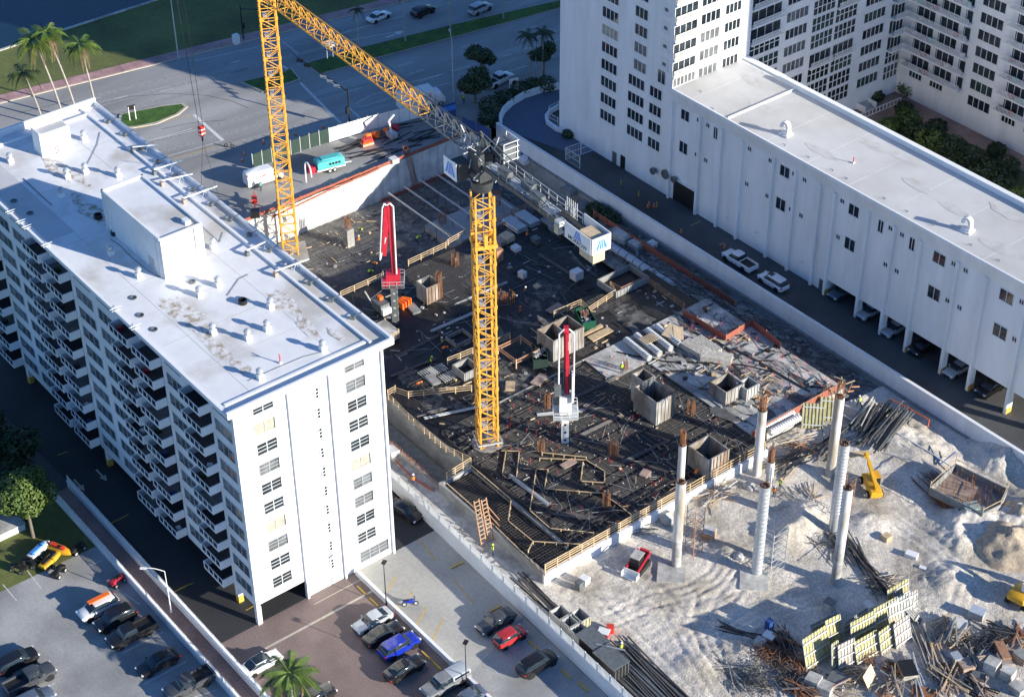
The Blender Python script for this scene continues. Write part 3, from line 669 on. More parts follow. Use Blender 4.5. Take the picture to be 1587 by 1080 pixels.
# ---- tower
TW = thing('apartment_tower','white high-rise tower end with dark four-pane windows','building',(0,0,0))
TX0,TX1,TH = cX(-65),cX(-39),62.0
TY1 = cY(112)
MB().bx(TX0,WY+.0,-.1,TX1-.001,TY1,TH).build('wall','white_wall2',TW)
_tm={}
def pane_win(par,axis,u,z,w_,h_,n,plane,m='glass'):
    """axis 'y': wall facing -Y at y=plane, u is x ; axis 'x': wall facing +X at x=plane, u is y"""
    key=(axis,round(w_,2),round(h_,2),n,m)
    if key not in _tm:
        g=MB(); f=MB()
        if axis=='y':
            g.bx(0,-.02,0,w_,0,h_); f.bx(-.04,-.1,-.06,w_+.04,-.02,0)
            for i in range(n+1): f.bx(w_*i/n-.05,-.06,0,w_*i/n+.05,-.02,h_)
        else:
            g.bx(0,0,0,.02,w_,h_); f.bx(.02,-.04,-.06,.1,w_+.04,0)
            for i in range(n+1): f.bx(.02,w_*i/n-.05,0,.06,w_*i/n+.05,h_)
        _tm[key]=(g.mesh('window',m),f.mesh('mullion','white_plastic'))
    g,f=_tm[key]; o=put('window',g,par,(u,plane,z) if axis=='y' else (plane,u,z)); put('mullion',f,o); return o
random.seed(11)
gm=['glass','glass','glass','glass_green','glass_pale']
for k in range(-1,10):
    z=cZ(8.05-.25)+2.84*k
    if k>=-1: pane_win(TW,'y',cX(-55.15),z,3.5,1.55,4,WY,random.choice(['glass','glass','glass','blind'] if k in(4,) else ['glass']))
    if k<=2: pane_win(TW,'y',cX(-48.95),z,3.5,1.55,4,WY); pane_win(TW,'y',cX(-44.2),z,2.6,1.55,3,WY)
    else: pane_win(TW,'y',cX(-47.9),z,2.65,1.55,3,WY,random.choice(gm))
    if k==3: pane_win(TW,'y',cX(-42.65),z,1.6,2.0,2,WY)
for k in range(4,11):   # corner balconies pierced on this face
    z=cZ(8.05)+2.84*k-.8
    o=MB().bx(cX(-42.4),WY-.03,z,cX(-40.5),WY-.004,z+2.0).build('balcony_opening','white_plastic',TW)
    MB().bx(cX(-42.3),WY-.07,z,cX(-40.6),WY-.03,z+.7).build('balcony_rail','trim',o); MB().box((cX(-41.4),WY-.06,z+.95),(.7,.04,.5)).build('balcony_chair','steel_grey',o)
for X0,X1,z1 in ((-52.1,-51.1,2.0),(-50.2,-49.1,2.2)): MB().bx(cX(X0),WY-.03,0,cX(X1),WY,z1).build('door','steel_grey' if X0<-51 else 'black',TW)
# sunlit east face
EX=TX1
def balc_row(par,y0,y1,z,ex=EX,depth=.5):
    MB().bx(ex,y0,z-.18,ex+depth,y1,z).build('balcony_slab','white_paint',par)
    o=MB().bx(ex+.01,y0+.1,z,ex+.03,y1-.1,z+2.2).build('balcony_glazing','glass',par)
    f=MB()
    for i in range(5): yy=y0+.1+(y1-y0-.2)*i/4; f.bx(ex+.03,yy-.04,z,ex+.08,yy+.04,z+2.2)
    f.bx(ex+.03,y0+.1,z+2.08,ex+.075,y1-.1,z+2.19)
    f.build('mullion','white_plastic',o)
    r=MB(); r.bx(ex+depth-.06,y0,z+.92,ex+depth,y1,z+1.0); r.bx(ex+depth-.06,y0,z,ex+depth,y1,z+.1)
    n=int((y1-y0)/.22)
    for i in range(n+1): yy=y0+(y1-y0)*i/n; r.bx(ex+depth-.05,max(y0,yy-.05),z+.1,ex+depth-.01,min(y1,yy+.05),z+.92)
    r.build('balcony_rail','white_plastic',par)
for k in range(3,10):
    z=cZ(8.05)+2.84*k
    if k==3:
        pane_win(TW,'x',cY(96.6),z+.35,4.3,1.3,6,EX,'glass_pale'); 
    else: balc_row(TW,cY(96.3),cY(100.9),z-.7)
    pane_win(TW,'x',cY(101.6),z+.1,3.7,1.5,4,EX,random.choice(gm)); pane_win(TW,'x',cY(106.4),z+.2,3.1,1.4,4,EX,random.choice(gm))
# ---- courtyard wing
WG = thing('courtyard_wing','L-shaped white apartment wing with long balconies round the garden court','building',(0,0,0))
FX=cX(-39.7); FY=cY(148)
MB().bx(TX0,TY1+.002,-.1,FX-.001,FY+14,TH-.4).build('wall','white_paint',WG)
MB().bx(FX,FY,-.1,45,FY+14,TH-.8).build('wall','white_wall2',WG)
def glass_bay(y0,y1,z0,h_,n,rows=2):
    o=MB().bx(FX,y0,z0,FX+.02,y1,z0+h_).build('window','glass_green' if random.random()<.5 else 'glass',WG)
    f=MB()
    for i in range(n+1): yy=y0+(y1-y0)*i/n; f.bx(FX+.02,yy-.06,z0,FX+.08,yy+.06,z0+h_)
    for r in range(rows+1): zz=z0+h_*r/rows; f.bx(FX+.02,y0,zz-.06,FX+.085,y1,zz+.06)
    f.build('mullion','white_plastic',o)
for k in range(0,10):
    z=cZ(5.15)+2.84*(k-1)
    open_a = k>=6
    if open_a: balc_row(WG,cY(112.3),cY(119),z-.9,FX,.9)
    else: glass_bay(cY(112.6),cY(119),z-.5,2.2,6)
    pane_win(WG,'x',cY(120.2),z,4.6,1.5,5,FX,random.choice(gm))
    if k in (3,): balc_row(WG,cY(126),cY(130.9),z-.9,FX,.7); balc_row(WG,cY(131.2),cY(136),z-.9,FX,.7)
    elif k in (6,): glass_bay(cY(126),cY(130.8),z-.7,2.4,5); balc_row(WG,cY(131.2),cY(136),z-.9,FX,.7)
    else: glass_bay(cY(126),cY(130.8),z-.7,2.4,5); glass_bay(cY(131.2),cY(136),z-.7,2.4,5)
    pane_win(WG,'x',cY(138),z,4.8,1.5,5,FX,random.choice(gm))
    if k>=2: balc_row(WG,cY(144.2),cY(147.6),z-.9,FX,1.3)
    else: glass_bay(cY(144.2),cY(147.6),z-.7,2.4,4)
    # long balconies of the far leg
    for x0,x1 in ((-38.6,-26.4),(-19.6,-13.0)):
        if k<1: 
            pane_win(WG,'y',cX(x0)+1.2,z,2.6,1.6,4,FY); pane_win(WG,'y',cX(x0)+5.5,z,2.6,1.6,4,FY); continue
        x0=cX(x0); x1=cX(x1); zz=z-.9
        MB().bx(x0,FY-1.3,zz-.18,x1,FY,zz).build('balcony_slab','white_wall2',WG)
        o=MB().bx(x0+.2,FY-.03,zz,x1-.2,FY-.01,zz+2.0).build('balcony_glazing','glass',WG)
        f=MB()
        n=int((x1-x0)/1.1)
        for i in range(n+1): xx=x0+.2+(x1-x0-.4)*i/n; f.bx(xx-.05,FY-.08,zz,xx+.05,FY-.03,zz+2.0)
        f.bx(x0+.2,FY-.075,zz+1.9,x1-.2,FY-.03,zz+1.99)
        for i in range(0,n,4): xx=x0+.2+(x1-x0-.4)*i/n; f.bx(xx,FY-.1,zz,xx+1.0,FY-.085,zz+2.4)
        f.build('mullion','white_plastic',o)
        r=MB(); r.bx(x0,FY-1.3,zz+.95,x1,FY-1.24,zz+1.03); r.bx(x0,FY-1.3,zz,x1,FY-1.24,zz+.12)
        n=int((x1-x0)/.25)
        for i in range(n+1): xx=x0+(x1-x0)*i/n; r.bx(xx-.05,FY-1.29,zz+.12,xx+.05,FY-1.25,zz+.95)
        r.build('balcony_rail','white_plastic',WG)
        for i in range(3):
            q=MB(); q.box((random.uniform(x0+.6,x1-.6),FY-.7,zz+.35),(.7,.6,.6),random.random()); q.build('balcony_chair',random.choice(['shirt_dark','white_plastic','leaf_dark','red_paint','teal']),WG)
    pane_win(WG,'y',cX(-25.2),z,4.3,1.6,4,FY,random.choice(gm)); pane_win(WG,'y',cX(-12.0),z,4.3,1.6,4,FY,random.choice(gm)); pane_win(WG,'y',cX(-5.5),z,4.3,1.6,4,FY)
# court paving, stairs, planting
flat('court_paving',[(FX+.1,LYB+.4),(60,LYB+.4),(60,FY-.1),(FX+.1,FY-.1)],.02,'terracotta')
flat('pebble_bed',[tuple(G(x,y)[:2]) for x,y in ((1352,205),(1400,183),(1450,205),(1500,235),(1587,285),(1640,330),(1640,420),(1500,330),(1400,260))],.06,'pebble')
def leafblob(mb,c,r,n,size,seed,flat_=.6,m=0):
    rn=random.Random(seed)
    for i in range(n):
        u=Vector((rn.gauss(0,1),rn.gauss(0,1),rn.gauss(0,1))).normalized(); rr=rn.uniform(.55,1.05)**.6
        p=Vector(c)+Vector((u.x*r*rr,u.y*r*rr,u.z*r*rr*flat_))
        if p.z<.02: p.z=.02+rn.random()*.1
        a=Vector((rn.gauss(0,1),rn.gauss(0,1),rn.gauss(0,.7))).normalized(); b_=a.cross(u+Vector((.01,.02,.03))).normalized(); s=size*rn.uniform(.6,1.3)
        mb.add([p-a*s-b_*s*.6,p+a*s-b_*s*.6,p+a*s+b_*s*.6,p-a*s+b_*s*.6],[(0,1,2,3)],m)
def shrub(px,py,r,label,m='leaf_dark',n=260,size=.16,name='shrub',flat_=.65,group='garden shrubs',z=0.05):
    p=G(px,py,z); t=thing(name,label,'shrub',(p.x,p.y,z),0,group)
    q=MB(); leafblob(q,(0,0,r*flat_*.8),r,n,size,sum(map(ord,label))%999,flat_); q.build('foliage',m,t)
    MB().tube((0,0,0),(0,0,r*flat_*.8),.06,.03,6).build('stem','bark',t); return t
GARD=[(1375,203,1.8,'yellow green low shrub at the near corner of the garden bed','leaf'),(1405,195,2.4,'pale green shrub left in the garden bed','leaf'),(1400,175,1.6,'spiky dark plant at the top of the garden bed','leaf_dark'),(1418,213,2.2,'dark shrub in the middle of the garden bed beside the pebbles','leaf_dark'),(1440,228,2.4,'round clipped green shrub in the garden bed','leaf'),(1450,205,1.8,'dark spiky palm-like plant in the garden bed','leaf_dark'),(1475,240,2.6,'large dark shrub right of the clipped one','leaf_dark'),(1500,255,2.6,'dark shrub before the pink paving','leaf_dark'),(1525,275,2.6,'dark shrub near the right end of the bed','leaf_dark'),(1545,290,2.4,'dense dark shrub by the parapet on the right','leaf_dark'),(1475,265,2.2,'dark ground shrub close to the low roof parapet','leaf_dark'),(1543,238,1.5,'small dark palm bush at the paving edge','leaf_dark'),(1580,310,1.8,'yellow green shrub at the right picture edge','leaf'),(1500,285,2.0,'dark shrub half hidden by the parapet','leaf_dark'),(1560,265,2.0,'dark shrub by the paving on the right','leaf_dark'),(1410,145,2.2,'green hedge clump at the inner corner of the court','leaf'),(1357,155,1.3,'dark cypress-like bush beside the court stairs','leaf_dark')]
for px,py,r,l,m_ in GARD: shrub(px,py,r,l,m_,n=420,size=.2)
struct(MB().prism([tuple(G(x,y)[:2]) for x,y in ((1357,205),(1395,180),(1450,200),(1530,235),(1600,275),(1640,330),(1560,330),(1430,235))],.02,.10).build('garden_bed','leaf_dark'))
p0=G(1318,192); p1=G(1395,160); t=thing('court_balustrade','white balustrade between the court stairs and the garden','balustrade',(p0.x,p0.y,0))
e=p1-p0; n=14; MB().bar((0,0,1.0),(e.x,e.y,1.0),.12).build('handrail','white_plastic',t); MB().bar((0,0,.1),(e.x,e.y,.1),.12).build('bottom_rail','white_plastic',t)
bm_=MB().bx(-.05,-.05,.1,.05,.05,1.0).mesh('baluster','white_plastic')
for i in range(n+1): put('baluster',bm_,t,(e.x*i/n,e.y*i/n,0))
p=G(1335,165); t=thing('court_stairs','white flared garden stairs against the sunlit wing','stairs',(p.x,p.y,0))
for i in range(6): MB().bx(-1.6+i*.0,-1.2-.0,0,1.6-i*.5,1.2,.2+i*.2).build('step','concrete_pale',t)
for y_ in (-1.35,1.2): MB().prism([(-1.7,y_),(1.9,y_),(1.9,y_+.15),(-1.7,y_+.15)],0,1.1).build('side_wall','white_paint',t)
# ---- right driveway, retaining wall, ramp
dv=MB()
def dz(x): return 0 if x<-8 else -1.4*min(1,(x+8)/18)
xs=[-72,-37,-8,10,77.4]
for a_,b_ in zip(xs,xs[1:]): dv.add([(a_,87.6,dz(a_)-.02),(b_,87.6,dz(b_)-.02),(b_,LYB-.3,dz(b_)-.02),(a_,LYB-.3,dz(a_)-.02)],[(0,1,2,3)])
struct(dv.build('annex_driveway','asphalt'))
b=MB(); b.bx(33,107.7,-2,77.5,108.1,.1); b.bx(77.3,87.8,-2,77.7,107.7,.1); struct(b.build('driveway_kerb','concrete'))
for (x0,y0,x1,y1) in [(365,265,450,225),(600,420,640,400)]:
    a_=G(1000+x0/5.267,300+y0/5.267); b_=G(1000+x1/5.267,300+y1/5.267); strip(bpy.data.objects['annex_driveway'],(a_.x,a_.y),(b_.x,b_.y),.12,'line_yellow',.0)
RW=thing('retaining_wall','long white retaining wall between the building site and the annex driveway','wall',(0,87.6,0))
q=MB(); q.bx(-69,-.2,-1.3,78,.12,1.25); q.build('wall','white_wall2',RW)
MB().bx(-69,-.27,1.25,78,.19,1.33).build('coping','white_paint',RW)
for i in range(24): MB().bx(-69+i*6,-.5,-6.2,-69+i*6+5.94,-.2,-1.3).build('concrete_panel','concrete',RW)
MB().bx(-69,-.62,-1.42,78,-.2,-1.2).build('ledge','concrete_dark',RW)
# ramp with curved white wall in front of the tower
cpts=[]
ctr=G(815,175)
outer=[G(x,y) for x,y in ((776,200),(775,188),(780,176),(792,164),(812,152),(840,143),(866,138))]
inner=[G(x,y) for x,y in ((1000+0,0),)] if False else [G(x,y) for x,y in ((930,232),(895,215),(862,203),(848,193),(846,184),(852,176),(866,168))]
t=thing('ramp_wall','curved white parapet round the blue-grey garage ramp','wall',(ctr.x,ctr.y,0))
for nm,pl,h_ in (('outer_wall',outer,1.1),('inner_wall',inner,.7)):
    for a_,b_ in zip(pl,pl[1:]): MB().bar((a_.x-ctr.x,a_.y-ctr.y,h_/2),(b_.x-ctr.x,b_.y-ctr.y,h_/2),.45,h_).build('wall_segment','white_wall2',t)
mat('ramp_blue',(.10,.13,.19),.8,.08,2)
flat('ramp',[(p.x,p.y) for p in outer+inner[::-1]]+[tuple(G(898,243)[:2])],.03,'ramp_blue')
def mesh_fence(name,label,pts,h_,step=1.0,z=0,m='white_plastic',cat='fence'):
    p0=pts[0]; t=thing(name,label,cat,(p0.x,p0.y,z))
    pm=MB().bx(-.04,-.04,0,.04,.04,h_).mesh('post',m)
    for a_,b_ in zip(pts,pts[1:]):
        L=(b_-a_).length; n=max(1,int(L/step))
        for i in range(n+1): c=a_.lerp(b_,i/n); put('post',pm,t,(c.x-p0.x,c.y-p0.y,0))
        q=MB(); d=(b_-a_); 
        for zz in (.08,h_*.5,h_-.04): q.bar((a_.x-p0.x,a_.y-p0.y,zz),(b_.x-p0.x,b_.y-p0.y,zz),.05)
        k=int(L/.28)
        for i in range(k): c=a_.lerp(b_,(i+.5)/k); q.bar((c.x-p0.x,c.y-p0.y,.08),(c.x-p0.x,c.y-p0.y,h_-.04),.02,cap=False)
        q.build('mesh_panel',m,t)
    return t
mesh_fence('gate_fence','white mesh gate fence across the driveway beside the tower',[G(923,232),G(876,244+4),G(898,262)],2.2,2.2)
mesh_fence('ramp_fence','short white mesh fence at the inner bend of the ramp',[G(866,170),G(851,178),G(848,188),G(864,196)],1.6,1.5)
# ================================================================== EXCAVATION AND DECKS
t=thing('draped_wall','white sheeted excavation wall below the street, half in shadow','wall',(-71.5,36,-6))
random.seed(5)
for i in range(33):
    y0=i*1.55; n=5; q=MB(); vs_=[]; 
    for j in range(n+1):
        for k in range(4): vs_.append((.12+.10*math.sin(math.pi*j/n)+random.uniform(-.03,.03),y0+1.55*j/n,2.0*k))
    fs_=[(j*4+k,(j+1)*4+k,(j+1)*4+k+1,j*4+k+1) for j in range(n) for k in range(3)]
    q.add(vs_,fs_); q.build('sheet_panel','tarp_white',t,smooth=60)
MB().bx(-.3,-.3,0,0,52,5.98).build('concrete_backing','concrete',t)
MB().bx(-.3,-.3,5.98,.5,52,6.12).build('capping_beam','concrete_dark',t)
def slab(name,label,x0,y0,x1,y1,z0,z1,m,cat='deck'):
    t=thing(name,label,cat,(x0,y0,z0)); MB().bx(0,0,0,x1-x0,y1-y0,z1-z0).build('slab',m,t); return t
dk1=slab('work_deck','black waterproofed deck at the back of the building site',XE,34.05,-23.4,83,-3.5,ZB,'black_deck')
dk2=slab('work_deck','dark deck strip with box forms in the middle of the site',-23.35,34,-12.8,78.4,1.0,ZD-.05,'form_deck')
dk3=slab('work_deck','dark formwork deck covered with rebar at the front of the site',-12.75,34,14.8,64.0,1.0,ZD-.1,'form_deck')
dk4=slab('work_deck','recessed dark front bay beside the site path',-5.0,29.2,14.8,33.95,.2,.7,'form_deck')
dk5=slab('pale_slab','pale poured concrete slab on the right of the site with spiral ducts',-12.75,64.05,12.4,79.8,.9,ZD+.12,'concrete_pale')
pa=[tuple(G(x,y,ZD)[:2]) for x,y in ((905,558),(948,592),(1000,562))]
MB().prism([(a_-dk5.location.x,b_-dk5.location.y) for a_,b_ in [(-12.7,58.0),(-7.0,57.7),(-7.2,64.04),(-12.7,64.04)]],.0,ZD+.10-.9).build('slab_tongue','concrete_pale',dk5)
# front face and left face walls of the deck
q=MB(); q.bx(14.8,28.6,-1.2,15.15,64,ZD-.12); q.build('deck_front_wall','white_wall2',dk3).location=-dk3.location
q=MB(); q.bx(12.4,64.05,-1.2,12.75,79.8,ZD+.1); q.build('slab_face','concrete_pale',dk5).location=-dk5.location
q=MB(); q.bx(-5.2,28.8,-1.2,14.8,29.15,1.35); q.bx(-5.2,29.15,-2.8,-4.9,33.9,1.3); q.build('bay_wall','concrete',dk4).location=-dk4.location
t=thing('trench_wall','grey concrete wall with rusty starter bars along the trench','wall',(-47,28.9,-3))
MB().bx(0,0,0,41.5,.5,3.35).build('wall','concrete',t)
sb_=MB()
random.seed(9)
for i in range(160): sb_.bar((i*.26,.1,3.3),(i*.26+random.uniform(-.1,.1),.1+random.uniform(-.05,.05),4.1+random.uniform(-.2,.2)),.03,cap=False); sb_.bar((i*.26,.4,3.3),(i*.26+random.uniform(-.1,.1),.4,4.0+random.uniform(-.2,.2)),.03,cap=False)
tag(sb_.build('starter_bars','rebar_rust',t),kind='stuff')
MB().bar((0,.55,2.8),(41.5,.55,2.8),.5,.25).build('ledger','concrete_pale',t)
# ---- rebar mats
def rebar_mat(name,label,rects,z,sx,sy,m='rebar',r=.026,jit=.06,skip=.0):
    q=MB(); rn=random.Random(len(label))
    for (x0,y0,x1,y1) in rects:
        x=x0
        while x<x1:
            if rn.random()>skip: q.bar((x+rn.uniform(-jit,jit),y0+rn.random()*.5,z),(x+rn.uniform(-jit,jit),y1-rn.random()*.5,z+rn.uniform(0,.04)),r,cap=False)
            x+=sx
        y=y0
        while y<y1:
            if rn.random()>skip: q.bar((x0+rn.random()*.5,y+rn.uniform(-jit,jit),z+.04),(x1-rn.random()*.5,y+rn.uniform(-jit,jit),z+.05),r,cap=False)
            y+=sy
    return tag(q.build(name,m),label,'rebar',kind='stuff')
rebar_mat('rebar_mat','dense grid of rebar laid on the front formwork deck',[(-12.6,43.8,-7.2,57.4),(-7.0,34.3,14.5,63.8),(-12.6,34.4,-7,43.8)],ZD+.06,.24,.8,r=.046,skip=.1)
rebar_mat('rebar_mat','rebar grid on the sunlit pit floor below the white sheeted wall',[(-71,44,-52,62)],-5.75,.4,.4,r=.04,skip=.1)
rebar_mat('rebar_mat','rebar grid left of the yellow mast on the back deck',[(-50+.5,54.5,-36,64.5)],ZB+.12,.3,.35,r=.036)
rebar_mat('rebar_mat','rebar grid in the recessed front bay',[(-4.7,29.4,14.5,33.6)],.95,.4,.4,'rebar',r=.03)
rebar_mat('rebar_mat','thin rebar grid on the right half of the back deck',[(-49,66,-26,81)],ZB+.05,.8,1.2,'steel_grey',r=.02,skip=.3)
# loose bars scattered over the decks
def loose(label,x0,y0,x1,y1,z,n,m='rebar',r=.03,lmin=1.5,lmax=5,seed=1,ang=None,name='loose_rebar',cat='rebar',zv=.25):
    q=MB(); rn=random.Random(seed)
    for i in range(n):
        x=rn.uniform(x0,x1); y=rn.uniform(y0,y1); L=rn.uniform(lmin,lmax); a_=rn.uniform(0,math.pi) if ang is None else rn.gauss(ang,.25)
        dx,dy=math.cos(a_)*L/2,math.sin(a_)*L/2
        q.bar((x-dx,y-dy,z+rn.uniform(0,zv)),(x+dx,y+dy,z+rn.uniform(0,zv)),r,cap=False)
    return tag(q.build(name,m),label,cat,kind='stuff')
loose('loose bars and hoses strewn over the dark middle deck',-22.8,36,-13.3,62,ZD,60,seed=2)
loose('loose pale bars strewn over the black back deck',-49,42,-26,80,ZB,45,'steel_light',.022,1,7,seed=3)
loose('loose bars strewn over the front rebar mat',-6,35,14,63,ZD+.1,90,'steel_light',.025,.8,4.5,seed=4)
loose('short pale timber offcuts over the front mat',-6,35,14,63,ZD+.12,60,'lumber',.06,.4,1.4,seed=14)
loose('dark bars and pipes lying on the pale slab',-11,65,11.5,79,ZD+.14,120,'rebar',.04,1.5,6,seed=5,ang=-.1)
loose('loose bars in the shaded strip below the retaining wall',-44,79.5,12,86.5,-1.9,260,'rebar',.06,1,6,seed=6,ang=.1,zv=.7)
loose('bars and planks in the shoring pit',-70,64,-48,86,-5.9,180,'steel_grey',.07,1,6,seed=7,zv=.5)
# cones, caps and other specks on the mats
q=MB(); rn=random.Random(8)
for i in range(260):
    if i<300: x,y,z=rn.uniform(-12,14.4),rn.uniform(34.5,63.5),ZD+.1
    else: x,y,z=rn.uniform(-12,12),rn.uniform(65,79),ZD+.14
    s=rn.uniform(.04,.10); q.box((x,y,z+s/2),(s,s*rn.uniform(.6,2),s),rn.random()*3)
tag(q.build('litter','white_plastic'),'small pale litter scattered over the rebar decks','litter',kind='stuff')
q=MB()
for i in range(240):
    x,y,z=(rn.uniform(-11,12),rn.uniform(70,79.5),ZD+.12) if i<120 else (rn.uniform(-12,14.4),rn.uniform(34.5,63.5),ZD+.05)
    q.bar((x,y,z),(x,y,z+rn.uniform(.3,.6)),.028); q.box((x,y,z+.55),(.07,.07,.08))
tag(q.build('starter_bars','red_bright'),'short starter bars with red caps on the decks','rebar',kind='stuff')
# ---- timber edge forms (each board a part)
def edge_form(label,pts,z=ZD,h=.34,w=.10,m='lumber',posts=True,closed=False,name='edge_form',cat='formwork'):
    P=[G(x,y,z+h) for x,y in pts]; P=[Vector((p.x,p.y,z)) for p in P]
    if closed: P.append(P[0])
    o=P[0]; t=thing(name,label,cat,o)
    for a_,b_ in zip(P,P[1:]):
        MB().bar(a_-o+Vector((0,0,h-.05)),b_-o+Vector((0,0,h-.05)),w*1.1,.07).build('top_board',m,t)
        MB().bar(a_-o+Vector((0,0,h*.45)),b_-o+Vector((0,0,h*.45)),.05,h*.85).build('face_board','form_deck',t)
        if posts:
            L=(b_-a_).length; n=max(1,int(L/1.2))
            for i in range(n+1): 
                c=a_.lerp(b_,i/n)-o; MB().bx(c.x-.06,c.y-.06,0,c.x+.06,c.y+.06,h).build('stud',m,t)
    return t
def z4(pts,ox=580,oy=640): return [(ox+x*S,oy+y*S) for x,y in pts]
edge_form('narrow timber edge form loop below the yellow mast foot',z4([(775,228),(890,232),(872,398),(812,398),(785,375),(808,232)]),closed=True)
edge_form('timber edge form along the recessed bay, stepping to the front corner',z4([(595,320),(840,530),(822,660),(975,785),(945,842)]),h=.45)
edge_form('timber edge form running right to the front rail',z4([(975,785),(1260,802)]),h=.5)
edge_form('large timber edge form loop in the middle of the front deck',z4([(1065,345),(995,340),(955,595),(1080,705),(1345,732)]))
edge_form('timber edge form stepping from the middle loop to the front rail',z4([(1065,345),(1045,462),(1400,490),(1500,560),(1578,622)]),h=.45)
edge_form('timber edge form with upper double board near the placing boom',z4([(1015,275),(1300,285),(1415,355),(1415,425),(1268,415),(1282,300)]),h=.5)
edge_form('upper timber board of the form near the placing boom',z4([(1030,240),(1300,268)]),h=.6)
edge_form('long timber edge form on the wall of the recessed bay',z4([(445,430),(740,690),(1050,990)]),z=1.35,h=.2)
edge_form('pale edge strip between the middle deck and the rebar deck',[(735,642),(770,625),(870,575),(905,557),(980,520),(1060,480)],z=ZD-.05,h=.15,w=.22,m='concrete_pale',posts=False)
# ---- guard rails
def guard(label,P,h=1.1,step=2.2,m='lumber',rails=(.35,.7,1.06),rw=.09,name='guard_rail'):
    o=P[0]; t=thing(name,label,'guard rail',o)
    pm=MB().bx(-.05,-.05,0,.05,.05,h).mesh('post',m); last=None
    for a_,b_ in zip(P,P[1:]):
        L=(b_-a_).length; n=max(1,int(round(L/step)))
        for i in range(n+(1 if b_ is P[-1] else 0)): c=a_.lerp(b_,i/n)-o; put('post',pm,t,c)
        for r in rails: MB().bar(a_-o+Vector((0,0,r)),b_-o+Vector((0,0,r)),.05,rw).build('rail',m,t)
    return t
def gp(pts,z=ZD,h=1.06): 
    r=[]
    for x,y in pts: p=G(x,y,z+h); r.append(Vector((p.x,p.y,z)))
    return r
guard('timber guard rail behind the red placing boom at the pit edge',gp([(527,452),(590,424),(593,421)],z=ZB))
guard('timber guard rail right of the red placing boom, rising to the back',gp([(632,403),(690,376),(694,371),(724,354)],z=ZB))
guard('timber guard rail at the far right back edge of the black deck',gp([(765,341),(812,317),(830,312)],z=ZB),m='lumber_red')
guard('timber guard rail left of the yellow mast along the middle deck',gp([(600,605),(612,598)]),h=1.2)
guard('timber guard rail running to the yellow mast foot from the left',gp([(610,600),(632,607),(680,602),(730,597)]))
guard('timber guard rail left behind the yellow mast',gp([(693,555),(732,539)]))
guard('timber guard rail right behind the yellow mast',gp([(770,525),(790,516)]))
guard('timber guard rail beside the big box form',gp([(858,482),(900,464),(912,476),(953,449),(945,436)]))
guard('red-brown timber rail along the dark form at the right of the deck',gp([(945,436),(962,446),(1000,428),(1060,470)]),m='lumber_red')
guard('long timber guard rail along the left edge of the deck above the trench',gp([(601,609),(640,648),(690,690),(729,709)]),step=1.2)
guard('short timber guard rail across the end of the trench',gp([(729,709),(692,732)]),step=1.2)
guard('long pale timber guard rail along the front edge of the deck',[Vector((14.95,y,ZD-.12)) for y in (28.8,36,44,48.8)],h=1.5,rails=(.35,.75,1.1,1.42),rw=.12,step=2.0)
guard('timber guard rail stepping up beside the first column',[Vector((14.95,49,ZD-.1)),Vector((14.9,53,ZD-.1)),Vector((14.9,60,ZD-.1)),Vector((14.9,63.5,ZD-.1))],h=1.3,rails=(.35,.75,1.2))
t=guard('orange-red guard mesh along the front of the pale slab',[Vector((12.6,y,ZD+.1)) for y in (63.5,68,72,76,79.5)],h=1.2,m='lumber_red',step=1.6)
for i in range(5): MB().bx(0,i*3.1,.08,.03,i*3.1+3.05,1.0).build('mesh_panel','orange_mesh',t)
def mesh_fence2(label,P,h=1.0,m='orange_mesh'):
    o=P[0]; t=thing('safety_mesh',label,'safety fence',o)
    for a_,b_ in zip(P,P[1:]):
        n=max(1,int((b_-a_).length/2.2))
        for i in range(n):
            c=a_.lerp(b_,i/n)-o; d=a_.lerp(b_,(i+1)/n)-o; s1=random.uniform(-.08,.08)
            MB().bar(c+Vector((0,0,h*.5+s1)),d+Vector((0,0,h*.5-s1)),.03,h*.85).build('mesh_panel',m,t); MB().bx(c.x-.03,c.y-.03,0,c.x+.03,c.y+.03,h+.15).build('post','lumber_red',t)
    return t
mesh_fence2('orange safety mesh along the top of the white sheeted wall',[Vector((-70.9,y,.15)) for y in (37,44,52,60,68,76,84)],.6)
mesh_fence2('second orange safety mesh row above the sheeted wall',[Vector((-69.6,46,-.1)),Vector((-70.2,56,.1)),Vector((-70.6,66,.12))],.4)
mesh_fence2('red safety mesh around the far right corner of the pale slab',gp([(1058,480),(1125,520),(1165,495),(1210,532)]),1.2)
mesh_fence2('red safety mesh below the crane counterweight along the retaining wall',[Vector((x,84.6,-1.6)) for x in (-42,-34,-26,-18,-12)],1.2)
mesh_fence2('orange safety mesh at the foot of the sheeted wall on the right',[Vector((-70.6,y,-5.9)) for y in (66,74,82)],.7)
mesh_fence2('red plastic mesh lying along the site path',[Vector((-13,27.9,0)),Vector((-9,27.7,0)),Vector((-5.5,28.2,0))],.45)
# ---- shoring beams in the pit
i=0
for y_,lab in ((66,'first'),(69,'second'),(72,'third'),(75,'fourth'),(78,'fifth'),(81,'sixth')):
    t=thing('shoring_beam','pale shoring beam in the shaded pit, %s from the left'%lab,'beam',(-68.5,y_,-6),0,'shoring beams')
    MB().bar((0,0,3.0),(15.5,0,3.0),.18,.22).build('beam','steel_light',t)
    for k in range(6): MB().bar((k*3.0+.3,0,0),(k*3.0+.3,0,2.9),.09).build('prop','steel_grey',t)
    for k in range(5): MB().bar((k*3.0+.3,0,1.5),(k*3.0+3.3,.0,1.5),.05).build('brace','steel_grey',t)
t=thing('concrete_block','grey concrete foundation block in the shaded pit','foundation',(-60,66.5,-6)); MB().bx(0,0,0,9,14,1.2).build('block','concrete',t); MB().bx(1,1,1.2,8,13,1.9).build('upper_step','concrete',t)
